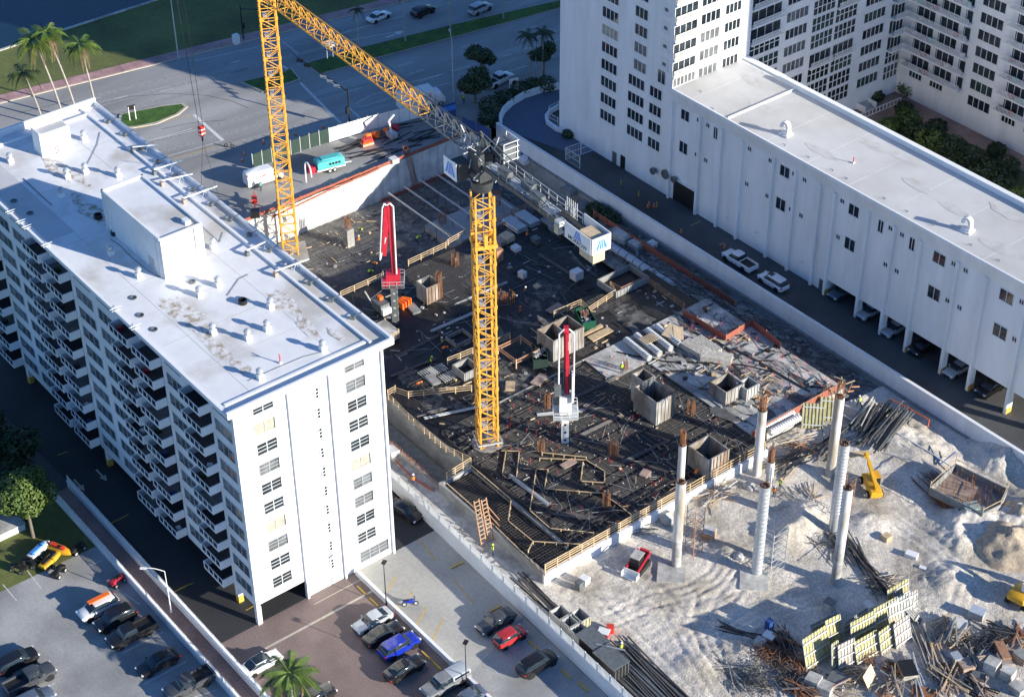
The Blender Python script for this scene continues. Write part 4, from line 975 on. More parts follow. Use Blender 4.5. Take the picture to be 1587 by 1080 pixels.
# ---- wooden boxes / core forms
def core(label,px,py,lx,ly,h,z=None,rz=0,split=0,m='concrete',rust=False,name='core_form'):
    z=ZA(px,py) if z is None else z
    p=G(px,py,z); t=thing(name,label,'formwork',(p.x,p.y,z),rz); th=.16
    for nm,(x0,y0,x1,y1) in (('front_panel',(lx/2-th,-ly/2,lx/2,ly/2)),('back_panel',(-lx/2,-ly/2,-lx/2+th,ly/2)),('left_panel',(-lx/2+th,-ly/2,lx/2-th,-ly/2+th)),('right_panel',(-lx/2+th,ly/2-th,lx/2-th,ly/2))):
        MB().bx(x0,y0,0,x1,y1,h*(1 if nm!='back_panel' else 1.0)).build(nm,m,t)
    rib=MB().bx(0,-.05,.05,.08,.05,h-.05).mesh('rib','concrete' if not rust else 'rebar_rust')
    n=int(ly/.55)
    for i in range(n): put('rib',rib,t,(lx/2,-ly/2+(i+.5)*ly/n,0))
    for i in range(split): yy=-ly/2+ly*(i+1)/(split+1); MB().bx(-lx/2+th,yy-.08,0,lx/2-th,yy+.08,h-.1).build('divider',m,t)
    MB().bx(-lx/2+th,-ly/2+th,.02,lx/2-th,ly/2-th,.05).build('floor','black',t)
    return t
core('large two-cell concrete core form behind the white placing boom',868,540,3.4,5.2,3.3,split=1,m='form_concrete')
core('tall grey core form on the front rebar deck',1012,640,4.2,3.0,3.6,m='form_concrete')
t=core('second cell of the tall core form with raised wing panels',995,622,2.2,2.0,4.2,m='form_concrete')
core('square concrete form with rusty right side near the first column',1096,722,3.6,3.4,2.9,m='form_concrete',rust=True)
core('small open concrete form on the pale slab',1125,612,3.0,3.2,2.0,m='form_concrete',z=ZD+.1)
core('concrete form beside the small open one on the pale slab',1157,611,2.0,2.2,1.8,m='concrete',z=ZD+.1)
core('concrete box form with vertical bars on the back deck',664,462,2.5,2.4,2.8,m='form_concrete',rust=True)
core('low grey box form left of the yellow mast',722,578,2.6,2.6,1.2,m='concrete_dark')
core('low dark box form left behind the yellow mast',712,527,2.6,3.0,.6,m='concrete_dark')
core('deep dark form box at the right of the black deck',965,440,4.0,6.0,1.0,m='concrete_dark')
# timber opening frame
p=G(803,552,ZD); t=thing('opening_frame','square timber frame on posts round a deck opening beside the mast','timber frame',(p.x,p.y,ZD))
for s in (-1,1):
    for z_ in (.9,1.3): MB().bar((s*1.9,-1.9,z_),(s*1.9,1.9,z_),.1,.16).build('rail','lumber_red',t); MB().bar((-1.9,s*1.9,z_+.03),(1.9,s*1.9,z_+.03),.1,.16).build('rail','lumber_red',t)
    for s2 in (-1,1): MB().bar((s*1.9,s2*1.9,0),(s*1.9,s2*1.9,1.5),.14).build('post','lumber',t)
MB().bx(-1.6,-1.6,.02,1.6,1.6,.05).build('opening','black',t)
# rebar cages (columns of rusty bars)
def cage(px,py,z,h,r,label,lean=(0,0),base=None,sq=True,m='rebar_rust'):
    if z==ZD: z=ZA(px,py)
    p=G(px,py,z); t=thing('rebar_cage',label,'rebar cage',(p.x,p.y,z)); q=MB(); n=10
    for i in range(n):
        a_=i*2*math.pi/n; x,y=r*math.cos(a_),r*math.sin(a_)
        if sq: k=r/max(abs(math.cos(a_)),abs(math.sin(a_))); x,y=k*math.cos(a_)*.9,k*math.sin(a_)*.9
        q.bar((x,y,0),(x+lean[0],y+lean[1],h+random.uniform(-.3,.3)),.05,cap=False)
    tag(q.build('bars',m,t),kind='stuff'); q=MB(); z_=.3
    while z_<h-.2:
        f=z_/h; c=Vector((lean[0]*f,lean[1]*f,z_))
        for i in range(8):
            a0=i*math.pi/4; a1=(i+1)*math.pi/4; q.bar(c+Vector((r*math.cos(a0),r*math.sin(a0),0)),c+Vector((r*math.cos(a1),r*math.sin(a1),0)),.035,cap=False)
        z_+=.35
    tag(q.build('hoops',m,t),kind='stuff')
    if base: MB().bx(-base[0],-base[0],0,base[0],base[0],base[1]).build('plinth','concrete_pale',t)
    return t
cage(541,382,-6,5.2,.45,'rusty rebar cage on a square concrete stub in the pit',base=(.6,3.2))
cage(643,290,-6,7.5,.5,'tall leaning rebar cage against the sheeted wall',lean=(-.3,-1.2))
cage(680,462,ZD,4.4,.45,'tall rusty rebar cage beside the box form on the back deck')
cage(705,412,ZD,2.0,.5,'short rusty rebar cage near the pit rail')
cage(790,470,ZD,1.8,.6,'rusty rebar cage right of the yellow mast on the black deck')
cage(776,470,ZD,1.9,.5,'rusty rebar cage close to the right side of the mast')
cage(848,632,ZD,2.3,.35,'rusty rebar cage left of the white placing boom')
cage(950,708,ZD,2.4,.6,'square rusty rebar cage in the middle of the rebar deck')
cage(1070,643,ZD,2.1,.45,'rusty rebar cage right of the tall core form')
cage(968,573,ZD+.1,1.5,.35,'thin rebar cage on the pale slab tongue')
cage(838,702,ZD,1.7,.4,'low rusty rebar bundle left on the rebar deck')
cage(939,785,ZD,2.2,.4,'rusty rebar cage near the front rail')
cage(1180,700,ZD-1.0,3.2,.4,'rusty rebar cage at the slab corner between the columns')
cage(905,500,ZD,2.0,.45,'rebar cage beside the green skip')
cage(770,318,ZB,2.5,.5,'orange-brown rebar cage at the pit rail behind the mast')
cage(686,352,-4.8,2.6,.5,'rebar cage standing in the shoring pit')
# ================================================================== CRANES
def lattice_mesh(w,h,n,ch=.2,br=.09,mt='crane_yellow',ladder=True):
    q=MB(); a=w/2
    C4=[(-a,-a),(a,-a),(a,a),(-a,a)]
    for x,y in C4: q.bar((x,y,0),(x,y,h),ch,ch)
    for k in range(n):
        z0=h*k/n; z1=h*(k+1)/n
        for i in range(4):
            p,r=C4[i],C4[(i+1)%4]
            q.bar((*p,z0+.05),(*r,z0+.05),br,br)
            if (k+i)%2: q.bar((*p,z0),(*r,z1),br,br)
            else: q.bar((*r,z0),(*p,z1),br,br)
    for x,y in C4: q.box((x,y,0),(.32,.32,.5))
    return q.mesh('mast_section',mt)
def mast(root,w,z0,z1,sec,n,rz=0):
    me=lattice_mesh(w,sec,n); z=z0; lad=MB()
    for s_ in (-.2,.2): lad.bar((s_,.1,0),(s_,.1,sec),.05)
    for i in range(int(sec/.3)): lad.bar((-.2,.1,.15+i*.3),(.2,.1,.15+i*.3),.03)
    for zz in (.1,): lad.bx(-.8,-.7,zz,.8,-.1,zz+.04)
    lm=lad.mesh('ladder','steel_light')
    jt=MB()
    a=w/2
    for x,y in ((-a,-a),(a,-a),(a,a),(-a,a)): jt.box((x,y,0),(.32,.32,.5))
    jm=jt.mesh('joint','crane_yellow')
    while z<z1:
        o=put('mast_section',me,root,(0,0,z)); put('ladder',lm,o); z+=sec
def text_mesh(s,size,m,name,parent,M):
    cu=bpy.data.curves.new('txt','FONT'); cu.body=s; cu.size=size; cu.extrude=.006; cu.align_x='CENTER'; cu.align_y='CENTER'; cu.offset=.012
    ob=bpy.data.objects.new('txt',cu); COL.objects.link(ob); dg=bpy.context.evaluated_depsgraph_get(); me=bpy.data.meshes.new_from_object(ob.evaluated_get(dg))
    bpy.data.objects.remove(ob); me.materials.clear(); me.materials.append(MAT[m]); me.name=name
    o=put(name,me,parent); o.matrix_local=M; return o
def logo(parent,M,s,m='blue_sign'):
    q=MB()   # two leaning slanted peaks
    def pl(pts): 
        q.add([(x*s,y*s,.0) for x,y in pts],[tuple(range(len(pts)))]); 
    pl([(-.55,-.4),(-.3,-.4),(-.08,.45),(-.2,.45)]); pl([(-.22,-.4),(.0,-.4),(.02,.45),(-.05,.45)]); pl([(.05,-.4),(.22,-.4),(.12,.45),(.05,.45)]); pl([(.28,-.4),(.58,-.4),(.24,.45),(.15,.45)])
    o=q.build('logo',m,parent); o.matrix_local=M; return o
b2=G(755,686,ZD); CR2=thing('tower_crane','yellow flat-top tower crane in the middle of the site with grey counter-jib','crane',(b2.x,b2.y,0),RAD(-37.7+14))
mast(CR2,2.15,ZD,37.0,3.0,2)
zt=ZD+3.0*12
MB().lathe([(2.0,ZD-.02),(2.0,ZD+.12),(1.8,ZD+.16)],n=16).build('foot_ring','concrete_dark',CR2)
for s_ in (-1,1):
    for d_ in (0,1): 
        p=(s_*1.5,0) if d_ else (0,s_*1.5); MB().box((p[0],p[1],ZD+.9),(.08 if d_ else 3.0,3.0 if d_ else .08,.22)).build('foot_collar','steel_light',CR2)
zc=31.0
for i in range(4):
    a_=i*math.pi/2; q=MB(); c,s_=math.cos(a_),math.sin(a_); q.box((c*1.25,s_*1.25,zc),(.2,2.6,.5),a_); q.box((c*1.3,s_*1.3,zc+.9),(.3,.4,1.6),a_); q.build('climbing_frame','crane_yellow',CR2)
# upper works, turned along -X
UP=thing('slew_dummy','x y z w','crane'); bpy.data.objects.remove(UP)
jd=Vector((-45.5,2.8,0)).normalized(); ja=math.atan2(jd.y,jd.x)-(CR2.rotation_euler.z)
def J(x,y,z): # jib frame -> crane frame
    c,s_=math.cos(ja),math.sin(ja); return Vector((x*c-y*s_,x*s_+y*c,z))
zj=42.2
q=MB(); q.lathe([(1.1,38.0),(1.25,38.6),(1.25,39.2)],n=18); q.build('slew_ring','steel_shade',CR2,smooth=True)
def truss(name,x0,x1,w0,h0,m,n,ch=.16,br=.08,zb=zj,top=1):
    for k in range(n):
        q=MB(); a_=x0+(x1-x0)*k/n; b_=x0+(x1-x0)*(k+1)/n; mid=(a_+b_)/2
        for s_ in (-1,1): q.bar(J(a_,s_*w0/2,zb),J(b_,s_*w0/2,zb),ch)
        q.bar(J(a_,0,zb+h0),J(b_,0,zb+h0),ch)
        q.bar(J(a_,-w0/2,zb),J(a_,w0/2,zb),br); q.bar(J(a_,-w0/2,zb),J(b_,w0/2,zb),br)
        sub=2
        for j in range(sub):
            xa=a_+(b_-a_)*j/sub; xb=a_+(b_-a_)*(j+1)/sub; xm=(xa+xb)/2
            for s_ in (-1,1): q.bar(J(xa,s_*w0/2,zb),J(xm,0,zb+h0),br); q.bar(J(xm,0,zb+h0),J(xb,s_*w0/2,zb),br)
            q.bar(J(xa,0,zb+h0),J(xm,0,zb+h0),br)
        q.build(name,m,CR2)
truss('jib_section',11.6,70,1.6,2.3,'crane_yellow',16,.17,.085)
truss('inner_jib_section',1.2,11.6,1.6,2.3,'steel_grey',3,.16,.08)
q=MB()
for i in range(2): q.bar(J(.5,.3-i*.6,zj+2.6),J(70,.2-i*.4,zj+2.4),.035)
q.build('hoist_rope','black',CR2)
q=MB(); q.box(J(33,0,zj-.15),(1.4,1.6,.3),ja); q.bar(J(33,-.4,zj-.2),J(33,-.4,zj-2),.05); q.bar(J(33,.4,zj-.2),J(33,.4,zj-2),.05); q.build('trolley','steel_light',CR2)
for (x_,y_,z_,d_) in ((0,0,40.2,(1.8,1.7,1.6)),(-.4,1.0,42.3,(2.0,.9,2.0)),(.6,-1.0,41.6,(1.4,.9,1.6))): MB().box(J(x_,y_,z_),d_,ja).build('slew_machinery','steel_shade',CR2)
rn=random.Random(4); q=MB()
for i in range(46): 
    a_=J(rn.uniform(-1.6,1.8),rn.uniform(-1.7,1.7),rn.uniform(39.6,44.2)); b_=a_+Vector((rn.uniform(-1,1),rn.uniform(-1,1),rn.uniform(-1.2,1.2))); q.bar(a_,b_,rn.uniform(.06,.14))
tag(q.build('slew_frame','steel_light',CR2),kind='stuff')
q=MB(); q.bar(J(0,-.6,41),J(0,0,45.2),.2); q.bar(J(0,.6,41),J(0,0,45.2),.2); q.bar(J(1.2,0,44.4),J(0,0,45.2),.2); q.bar(J(-1.2,0,44),J(0,0,45.2),.2); q.build('a_frame','steel_shade',CR2)
cabo=MB().box(J(-1.4,-2.2,43.0),(2.2,1.8,2.0),ja).build('electrical_cabinet','steel_grey',CR2)
q=MB()
for a_ in ((-2.6,-3.0),(-2.6,-1.2),(-.2,-3.2)):
    q.bar(J(a_[0],a_[1],42),J(a_[0],a_[1],44.4),.08)
for z_ in (42.2,43.0,43.7,44.4): q.bar(J(-2.6,-3.2,z_),J(-.2,-3.2,z_),.07); q.bar(J(-2.6,-3.2,z_),J(-2.6,-1.2,z_),.07)
q.build('platform_rail','white_plastic',CR2)
# operator cab on the camera side, with sign
cab=MB(); cab.box(J(1.2,2.0,40.7),(1.7,1.5,2.1),ja); cab=cab.build('cab','steel_shade',CR2)
MB().box(J(1.3,2.75,40.9),(1.2,.06,1.2),ja).build('cab_window','glass',cab)
def face_M(pos,nrm):  # matrix with local z = normal, local y = up  (given in jib frame -> crane local)
    n=(J(*nrm,0)).normalized(); n.z=0; up=Vector((0,0,1)); xx=up.cross(n).normalized()
    return Matrix(((xx.x,up.x,n.x,pos.x),(xx.y,up.y,n.y,pos.y),(xx.z,up.z,n.z,pos.z),(0,0,0,1)))
def sign(xj,yj,z,nrm,w_,h_,text=None,ls=.6):
    pos=J(xj,yj,z); M=face_M(pos,nrm); o=MB().box((0,0,0),(w_,h_,.1)).build('sign_panel','white_plastic',CR2); o.matrix_local=M
    logo(o,Matrix.Translation((0,.12*h_ if text else 0,.056))@Matrix.Scale(1,4),ls*h_)
    if text: text_mesh(text,h_*.36,'black','sign_text',o,Matrix.Translation((0,-.30*h_,.058)))
    return o
MB().box(J(1.5,3.05,40.5),(.1,.1,.1),ja)
sign(1.9,2.9,40.7,(0,1),2.5,2.3,ls=.8)
# counter-jib
CJ=-1
for s_ in (-1,1): MB().bar(J(-1,s_*.85,zj-.4),J(-18.6,s_*.85,zj-.4),.22,.5).build('counter_jib_beam','steel_shade',CR2)
for k in range(7): MB().box(J(-2.6-k*1.75,0,zj-.18),(1.55,1.4,.06),ja).build('deck_plate','steel_light',CR2)
for s_ in (-1,1):
    q=MB()
    for k in range(11): q.bar(J(-2-k*1.5,s_*1.15,zj-.3),J(-2-k*1.5,s_*1.15,zj+.9),.06)
    for z_ in (zj+.3,zj+.9): q.bar(J(-2,s_*1.15,z_),J(-17.2,s_*1.15,z_),.06)
    q.build('handrail','steel_light' if s_<0 else 'steel_grey',CR2)
for s_ in (-1,1): 
    q=MB(); q.bar(J(-.2,s_*.2,45),J(-15.5,s_*.7,zj+.1),.1); q.build('tie_bar','steel_grey',CR2)
for (x_,s_) in ((-5,.3),(-8.5,-.3),(-11,.3)): MB().box(J(x_,s_,zj+.4),(1.8,.8,.9),ja).build('winch','steel_grey',CR2)
q=MB()
for k in range(6): q.bar(J(-14.6-k*.35,-.9,zj-.3),J(-14.6-k*.35,-.9,zj+1.9),.07)
q.bar(J(-14.5,-.9,zj+1.2),J(-16.4,-.9,zj+1.2),.06); q.build('end_frame','steel_light',CR2)
MB().box(J(-16.0,1.0,zj-.3),(.8,.9,1.5),ja).build('junction_box','steel_light',CR2); MB().box(J(-16.0,1.5,zj-.5),(.7,.08,1.1),ja).build('box_lid','plywood',CR2)
for k in range(3): MB().box(J(-19.4-k*.8,0,zj-.75),(.74,1.5,3.0),ja).build('counterweight','plywood',CR2)
sign(-19.4,1.25,zj+.1,(0,1),4.4,1.9,'MORROW',.62); sign(-21.7,0,zj+.1,(-1,0),2.4,1.9,None,.7)
MB().box(J(-19.4,-1.2,zj+.1),(4.4,.1,1.9),ja).build('back_panel','white_plastic',CR2)
# crane behind the left building
b1=G(450,394,-6); CR1=thing('tower_crane','yellow lattice crane mast rising behind the left white roof','crane',(b1.x,b1.y,-6),RAD(-37.7+12))
mast(CR1,2.15,0,70,3.0,2)
MB().box((0,0,.2),(5,5,.4)).build('foundation','concrete',CR1)

# hook block hanging over the street
hp=G(312,205,12); HK=thing('hook_block','red and white crane hook block hanging over the street','crane hook',(hp.x,hp.y,12))
q=MB(); q.box((0,0,.2),(.5,.9,1.5)); q.build('block','red_bright',HK)
for z_ in (-.2,.5): MB().box((.0,0,z_),(.54,.95,.22)).build('stripe','white_plastic',HK)
for s_ in (-1,1): MB().bar((0,s_*.3,.9),(-1.6,s_*1.0-1.2,60),.05).build('rope','black',HK)
q=MB(); q.bar((0,0,-.5),(0,0,-1.5),.2); q.build('hook','black',HK)
for s_ in (-1,1): MB().bar((0,0,-1.5),(s_*.8,s_*1.2,-12),.035).build('sling','black',HK)
# ================================================================== CONCRETE PLACING BOOMS
def placing(px,py,z,label,mh,mast_m,rz,scale=1,open_=True,head='red_paint'):
    p=G(px,py,z); t=thing('placing_boom',label,'placing boom',(p.x,p.y,z),rz)
    q=MB(); q.bx(-.45,-.45,0,.45,.45,mh); q.build('mast',mast_m,t)
    hl=MB()
    for i in range(int(mh/1.2)):
        for s_ in (-1,1): hl.box((.46*s_,0,.6+i*1.2),(.04,.3,.3)); hl.box((0,.46*s_,.6+i*1.2),(.3,.04,.3))
    hl.build('mast_hole','black' if mast_m!='steel_grey' else 'steel_light',t)
    pf=MB(); pf.bx(-1.5,-1.5,mh-.1,1.5,1.5,mh); pf.build('platform','steel_light' if mast_m!='steel_grey' else 'steel_grey',t)
    r=MB()
    for s_ in (-1,1):
        for z_ in (mh+.5,mh+1.0): r.bar((-1.5,s_*1.5,z_),(1.5,s_*1.5,z_),.06); r.bar((s_*1.5,-1.5,z_),(s_*1.5,1.5,z_),.06)
        for u in (-1.5,-.5,.5,1.5): r.bar((u,s_*1.5,mh),(u,s_*1.5,mh+1),.05); r.bar((s_*1.5,u,mh),(s_*1.5,u,mh+1),.05)
    r.build('platform_rail','white_plastic' if mast_m!='steel_grey' else 'steel_light',t)
    return t,mh
t,mh=placing(613,502,ZB,'red folded concrete placing boom on a grey mast beside the pit',7.0,'steel_grey',RAD(-37))
MB().box((0,0,mh+.9),(1.7,1.9,1.6)).build('turret','red_paint',t); MB().box((.7,-1.1,mh+.5),(1.0,.6,1.0)).build('hydraulic_tank','red_paint',t)
def arm(t,pts,w_,m,name='boom_arm'):
    for a_,b_ in zip(pts,pts[1:]): MB().bar(a_,b_,w_,w_*1.25,).build(name,m,t)
arm(t,[(0,.2,mh+1.5),(0,.0,mh+12.6)],.55,'red_paint'); arm(t,[(.0,-.1,mh+12.6),(.1,-.95,mh+4.5)],.45,'red_paint'); arm(t,[(.45,-.5,mh+12.2),(.45,-1.15,mh+5.2)],.34,'red_paint')
for pts in ([(.5,.5,mh+1.5),(.5,.55,mh+12.4)],[(.5,-.9,mh+12.2),(.5,-1.6,mh+4.0)],[(.5,-1.6,mh+4.0),(.5,-.7,mh+7.5)],[(.5,.55,mh+12.4),(.5,.1,mh+12.9),(.5,-.3,mh+12.6)],[(.5,-.9,mh+12.2),(.5,-.6,mh+12.9),(.5,-.4,mh+12.6)]):
    for a_,b_ in zip(pts,pts[1:]): MB().tube(a_,b_,.11,n=8).build('delivery_pipe','white_plastic',t)
MB().bar((.5,-1.5,mh+4.5),(.5,-1.5,mh+2.2),.06).build('end_hose','black',t)
t,mh=placing(875,684,ZD,'dark red concrete placing boom folded upright on a white mast on the rebar deck',4.6,'white_plastic',RAD(-37))
MB().box((0,0,mh+1.5),(1.6,1.5,2.6)).build('turret','white_plastic',t); MB().box((-.3,-.9,mh+3.0),(1.4,.9,3.2)).build('cylinder_housing','steel_grey',t)
MB().bx(-.2,.7,mh+2.2,1.1,.95,mh+6.2).build('side_plate','white_plastic',t)
MB().bar((0,.1,mh+3),(0,.1,mh+7),.75,.7).build('lower_arm','steel_grey',t); MB().bar((0,.15,mh+3.2),(0,.0,mh+12.8),.6,.7).build('boom_arm','red_paint',t); MB().bar((.42,.15,mh+3.2),(.42,.05,mh+12.2),.3,.5).build('boom_arm','red_paint',t)
for z_ in range(3): MB().box((.59,.1,mh+10.0+z_*.42),(.03,.34,.3)).build('arm_marking','white_plastic',t)
for y_ in (-.85,.95):
    MB().tube((.3,y_,mh+2.5),(.3,y_,mh+12.0),.1,n=8).build('delivery_pipe','white_plastic',t)
    MB().tube((.3,y_,mh+12.0),(.3,y_*.3,mh+12.7),.1,n=8).build('delivery_pipe','white_plastic',t)
# ================================================================== ROUND COLUMNS
def column(px,py,h,r,label,m='white_wall2',top='rust',ribs=0,z=0,dirt=.35):
    r*=.9
    p=G(px,py,z); t=thing('concrete_column',label,'column',(p.x,p.y,z-.6)); h+=.6
    MB().lathe([(r,0),(r,h)],n=28).build('shaft','concrete_pale' if not ribs else 'galv',t,smooth=True)
    MB().lathe([(r+.012,h*dirt),(r+.012,h-.05)],n=28).build('sleeve',m,t,smooth=True) if dirt<1 else None
    if ribs:
        rb=MB().lathe([(r+.012,0),(r+.06,.06),(r+.012,.12)],n=24).mesh('rib','galv',True)
        for i in range(ribs): put('rib',rb,t,(0,0,h*dirt+.2+i*(h*(1-dirt)-.4)/ribs))
    q=MB()
    for i in range(14):
        a_=i*2*math.pi/14; q.bar((.72*r*math.cos(a_),.72*r*math.sin(a_),h-.1),(.72*r*math.cos(a_),.72*r*math.sin(a_),h+(2.0 if top=='rust' else .25)+random.uniform(-.2,.2)),.06,cap=False)
    tag(q.build('starter_bars','rebar_rust',t),kind='stuff')
    MB().lathe([(r*.93,h),(r*.93,h+.02)],n=24).build('open_top','black',t)
    return t
column(1047,876,12.6,.62,'white sleeved column on a pad beside the track loader','column_white','none',ribs=0,dirt=.35)
column(1172,888,13.2,.66,'ribbed silver column wrapped in scaffolding in the middle of the sand','galv','none',ribs=22,dirt=.02)
column(1294,903,14.2,.62,'tall white column nearest the stacked form panels','column_white','none',dirt=.5)
column(1291,822,13.2,.66,'corrugated silver column behind the white one','galv','none',ribs=20,dirt=.25)
column(1286,735,12.0,.64,'tall white column with rusty bars and timber at its top','column_white','rust',dirt=.0)
column(1172,735,10.0,.60,'white column with dark form head at the slab corner','column_white','rust',dirt=.0)
column(1054,745,5.6,.5,'short white column with rusty bars behind the first column','column_white','rust',z=ZD-.1,dirt=0)
column(1191,752,3.8,.5,'short white column stub beside the silver column','column_white','rust',dirt=0)
# scaffold towers round columns
def scaffold(px,py,h,label,w_=1.5,m='lumber_red'):
    p=G(px,py); t=thing('scaffold_tower',label,'scaffold',(p.x,p.y,0)); a_=w_/2
    for x,y in ((-a_,-a_),(a_,-a_),(a_,a_),(-a_,a_)): MB().bar((x,y,-.4),(x,y,h),.06).build('standard',m,t)
    z_=.4
    while z_<h:
        q=MB()
        for (x,y),(u,v) in zip(((-a_,-a_),(a_,-a_),(a_,a_),(-a_,a_)),((a_,-a_),(a_,a_),(-a_,a_),(-a_,-a_))): q.bar((x,y,z_),(u,v,z_),.05); 
        q.bar((-a_,-a_,z_),(a_,-a_,z_+.9),.04); q.bar((a_,-a_,z_),(a_,a_,z_+.9),.04); q.build('lift',m if random.random()<.6 else 'steel_light',t); z_+=.95
    return t
scaffold(1074,855,7.0,'red scaffold tower beside the first white column',1.4); scaffold(1193,880,6.5,'thin scaffold tower right of the ribbed silver column',2.2,'steel_light'); scaffold(1306,800,6.0,'red scaffold tower beside the corrugated column',1.3)
for px,py,l in ((1040,888,'grey concrete pad under the first white column'),(1168,900,'grey concrete pad under the ribbed silver column')):
    p=G(px,py); t=thing('concrete_pad',l,'concrete pad',(p.x,p.y,-.3)); MB().box((0,0,.05),(3.2,3.2,.9),RAD(45)).build('pad','concrete_pale',t)
# timber form crowns on column heads
for px,py,zz,l in ((1302,598,12.4,'cluster of orange timber forms around the tall column head'),(1185,615,10.0,'dark timber form head on the slab-corner column')):
    p=G(px,py,zz); t=thing('column_form',l,'formwork',(p.x,p.y,zz-.6)); rn=random.Random(px)
    for i in range(18): 
        a_=Vector((rn.uniform(-1.6,1.6),rn.uniform(-1.6,1.6),rn.uniform(-.4,.7))) if px>1200 else Vector((rn.uniform(-.6,.6),rn.uniform(-.6,.6),rn.uniform(-.5,1.6)))
        d=Vector((rn.gauss(0,1),rn.gauss(0,1),rn.gauss(0,.6))).normalized()*rn.uniform(.5,1.0); MB().bar(a_-d,a_+d,.1,.14).build('board',rn.choice(['lumber_red','lumber','lumber_red','rebar_rust']),t)
# ================================================================== VEHICLES
def loft(stations, m=0):
    """stations: (x, half width, z bottom, z top, tumble) -> closed rounded hull"""
    q=MB(); vs_=[]; n=12
    for x,hw,zb,zt,tb in stations:
        h=zt-zb; tw=hw*tb
        ring=[(-hw*.82,zb),(-hw*.97,zb+.12*h),(-hw,zb+.42*h),(-hw*.98,zb+.70*h),(-tw-(hw-tw)*.3,zb+.93*h),(-tw*.86,zt),(tw*.86,zt),(tw+(hw-tw)*.3,zb+.93*h),(hw*.98,zb+.70*h),(hw,zb+.42*h),(hw*.97,zb+.12*h),(hw*.82,zb)]
        vs_+= [(x,y,z) for y,z in ring]
    fs_=[]
    for j in range(len(stations)-1):
        for i in range(n): fs_.append((j*n+i,(j+1)*n+i,(j+1)*n+(i+1)%n,j*n+(i+1)%n))
    fs_.append(tuple(range(n))); fs_.append(tuple(range((len(stations)-1)*n,len(stations)*n))[::-1])
    return q.add(vs_,[f[::-1] for f in fs_],m)
PAINT={}
def paint(name,col,rough=.25):
    mt=mat('paint_'+name,col,rough,0); mt.node_tree.nodes['Principled BSDF'].inputs['Coat Weight'].default_value=.6; PAINT[name]=mt; return mt
for n_,c_ in (('white',(.78,.78,.78)),('black',(.012,.012,.014)),('darkgrey',(.06,.065,.075)),('silver',(.42,.45,.48)),('blue',(.01,.03,.36)),('red',(.42,.03,.035)),('grey',(.20,.21,.22)),('bluegrey',(.10,.13,.18)),('cream',(.6,.6,.58))): paint(n_,c_)
WHEEL={}
def wheel_mesh(r,w_):
    if (r,w_) in WHEEL: return WHEEL[(r,w_)]
    q=MB(); n=18; vs_=[]; pr=[(r*.62,-w_/2),(r*.94,-w_/2),(r,-w_*.32),(r,w_*.32),(r*.94,w_/2),(r*.62,w_/2)]
    for rr,y in pr:
        for i in range(n): a_=2*math.pi*i/n; vs_.append((rr*math.cos(a_),y,rr*math.sin(a_)))
    fs_=[(j*n+i,j*n+(i+1)%n,(j+1)*n+(i+1)%n,(j+1)*n+i) for j in range(5) for i in range(n)]
    q.add(vs_,fs_); ty=q.mesh('tyre','rubber',True)
    q=MB()
    for s_ in (-1,1):
        q.tube((0,s_*w_*.3,0),(0,s_*w_*.42,0),r*.62,r*.56,n=16)
    rm=q.mesh('rim','alu',True); WHEEL[(r,w_)]=(ty,rm); return ty,rm
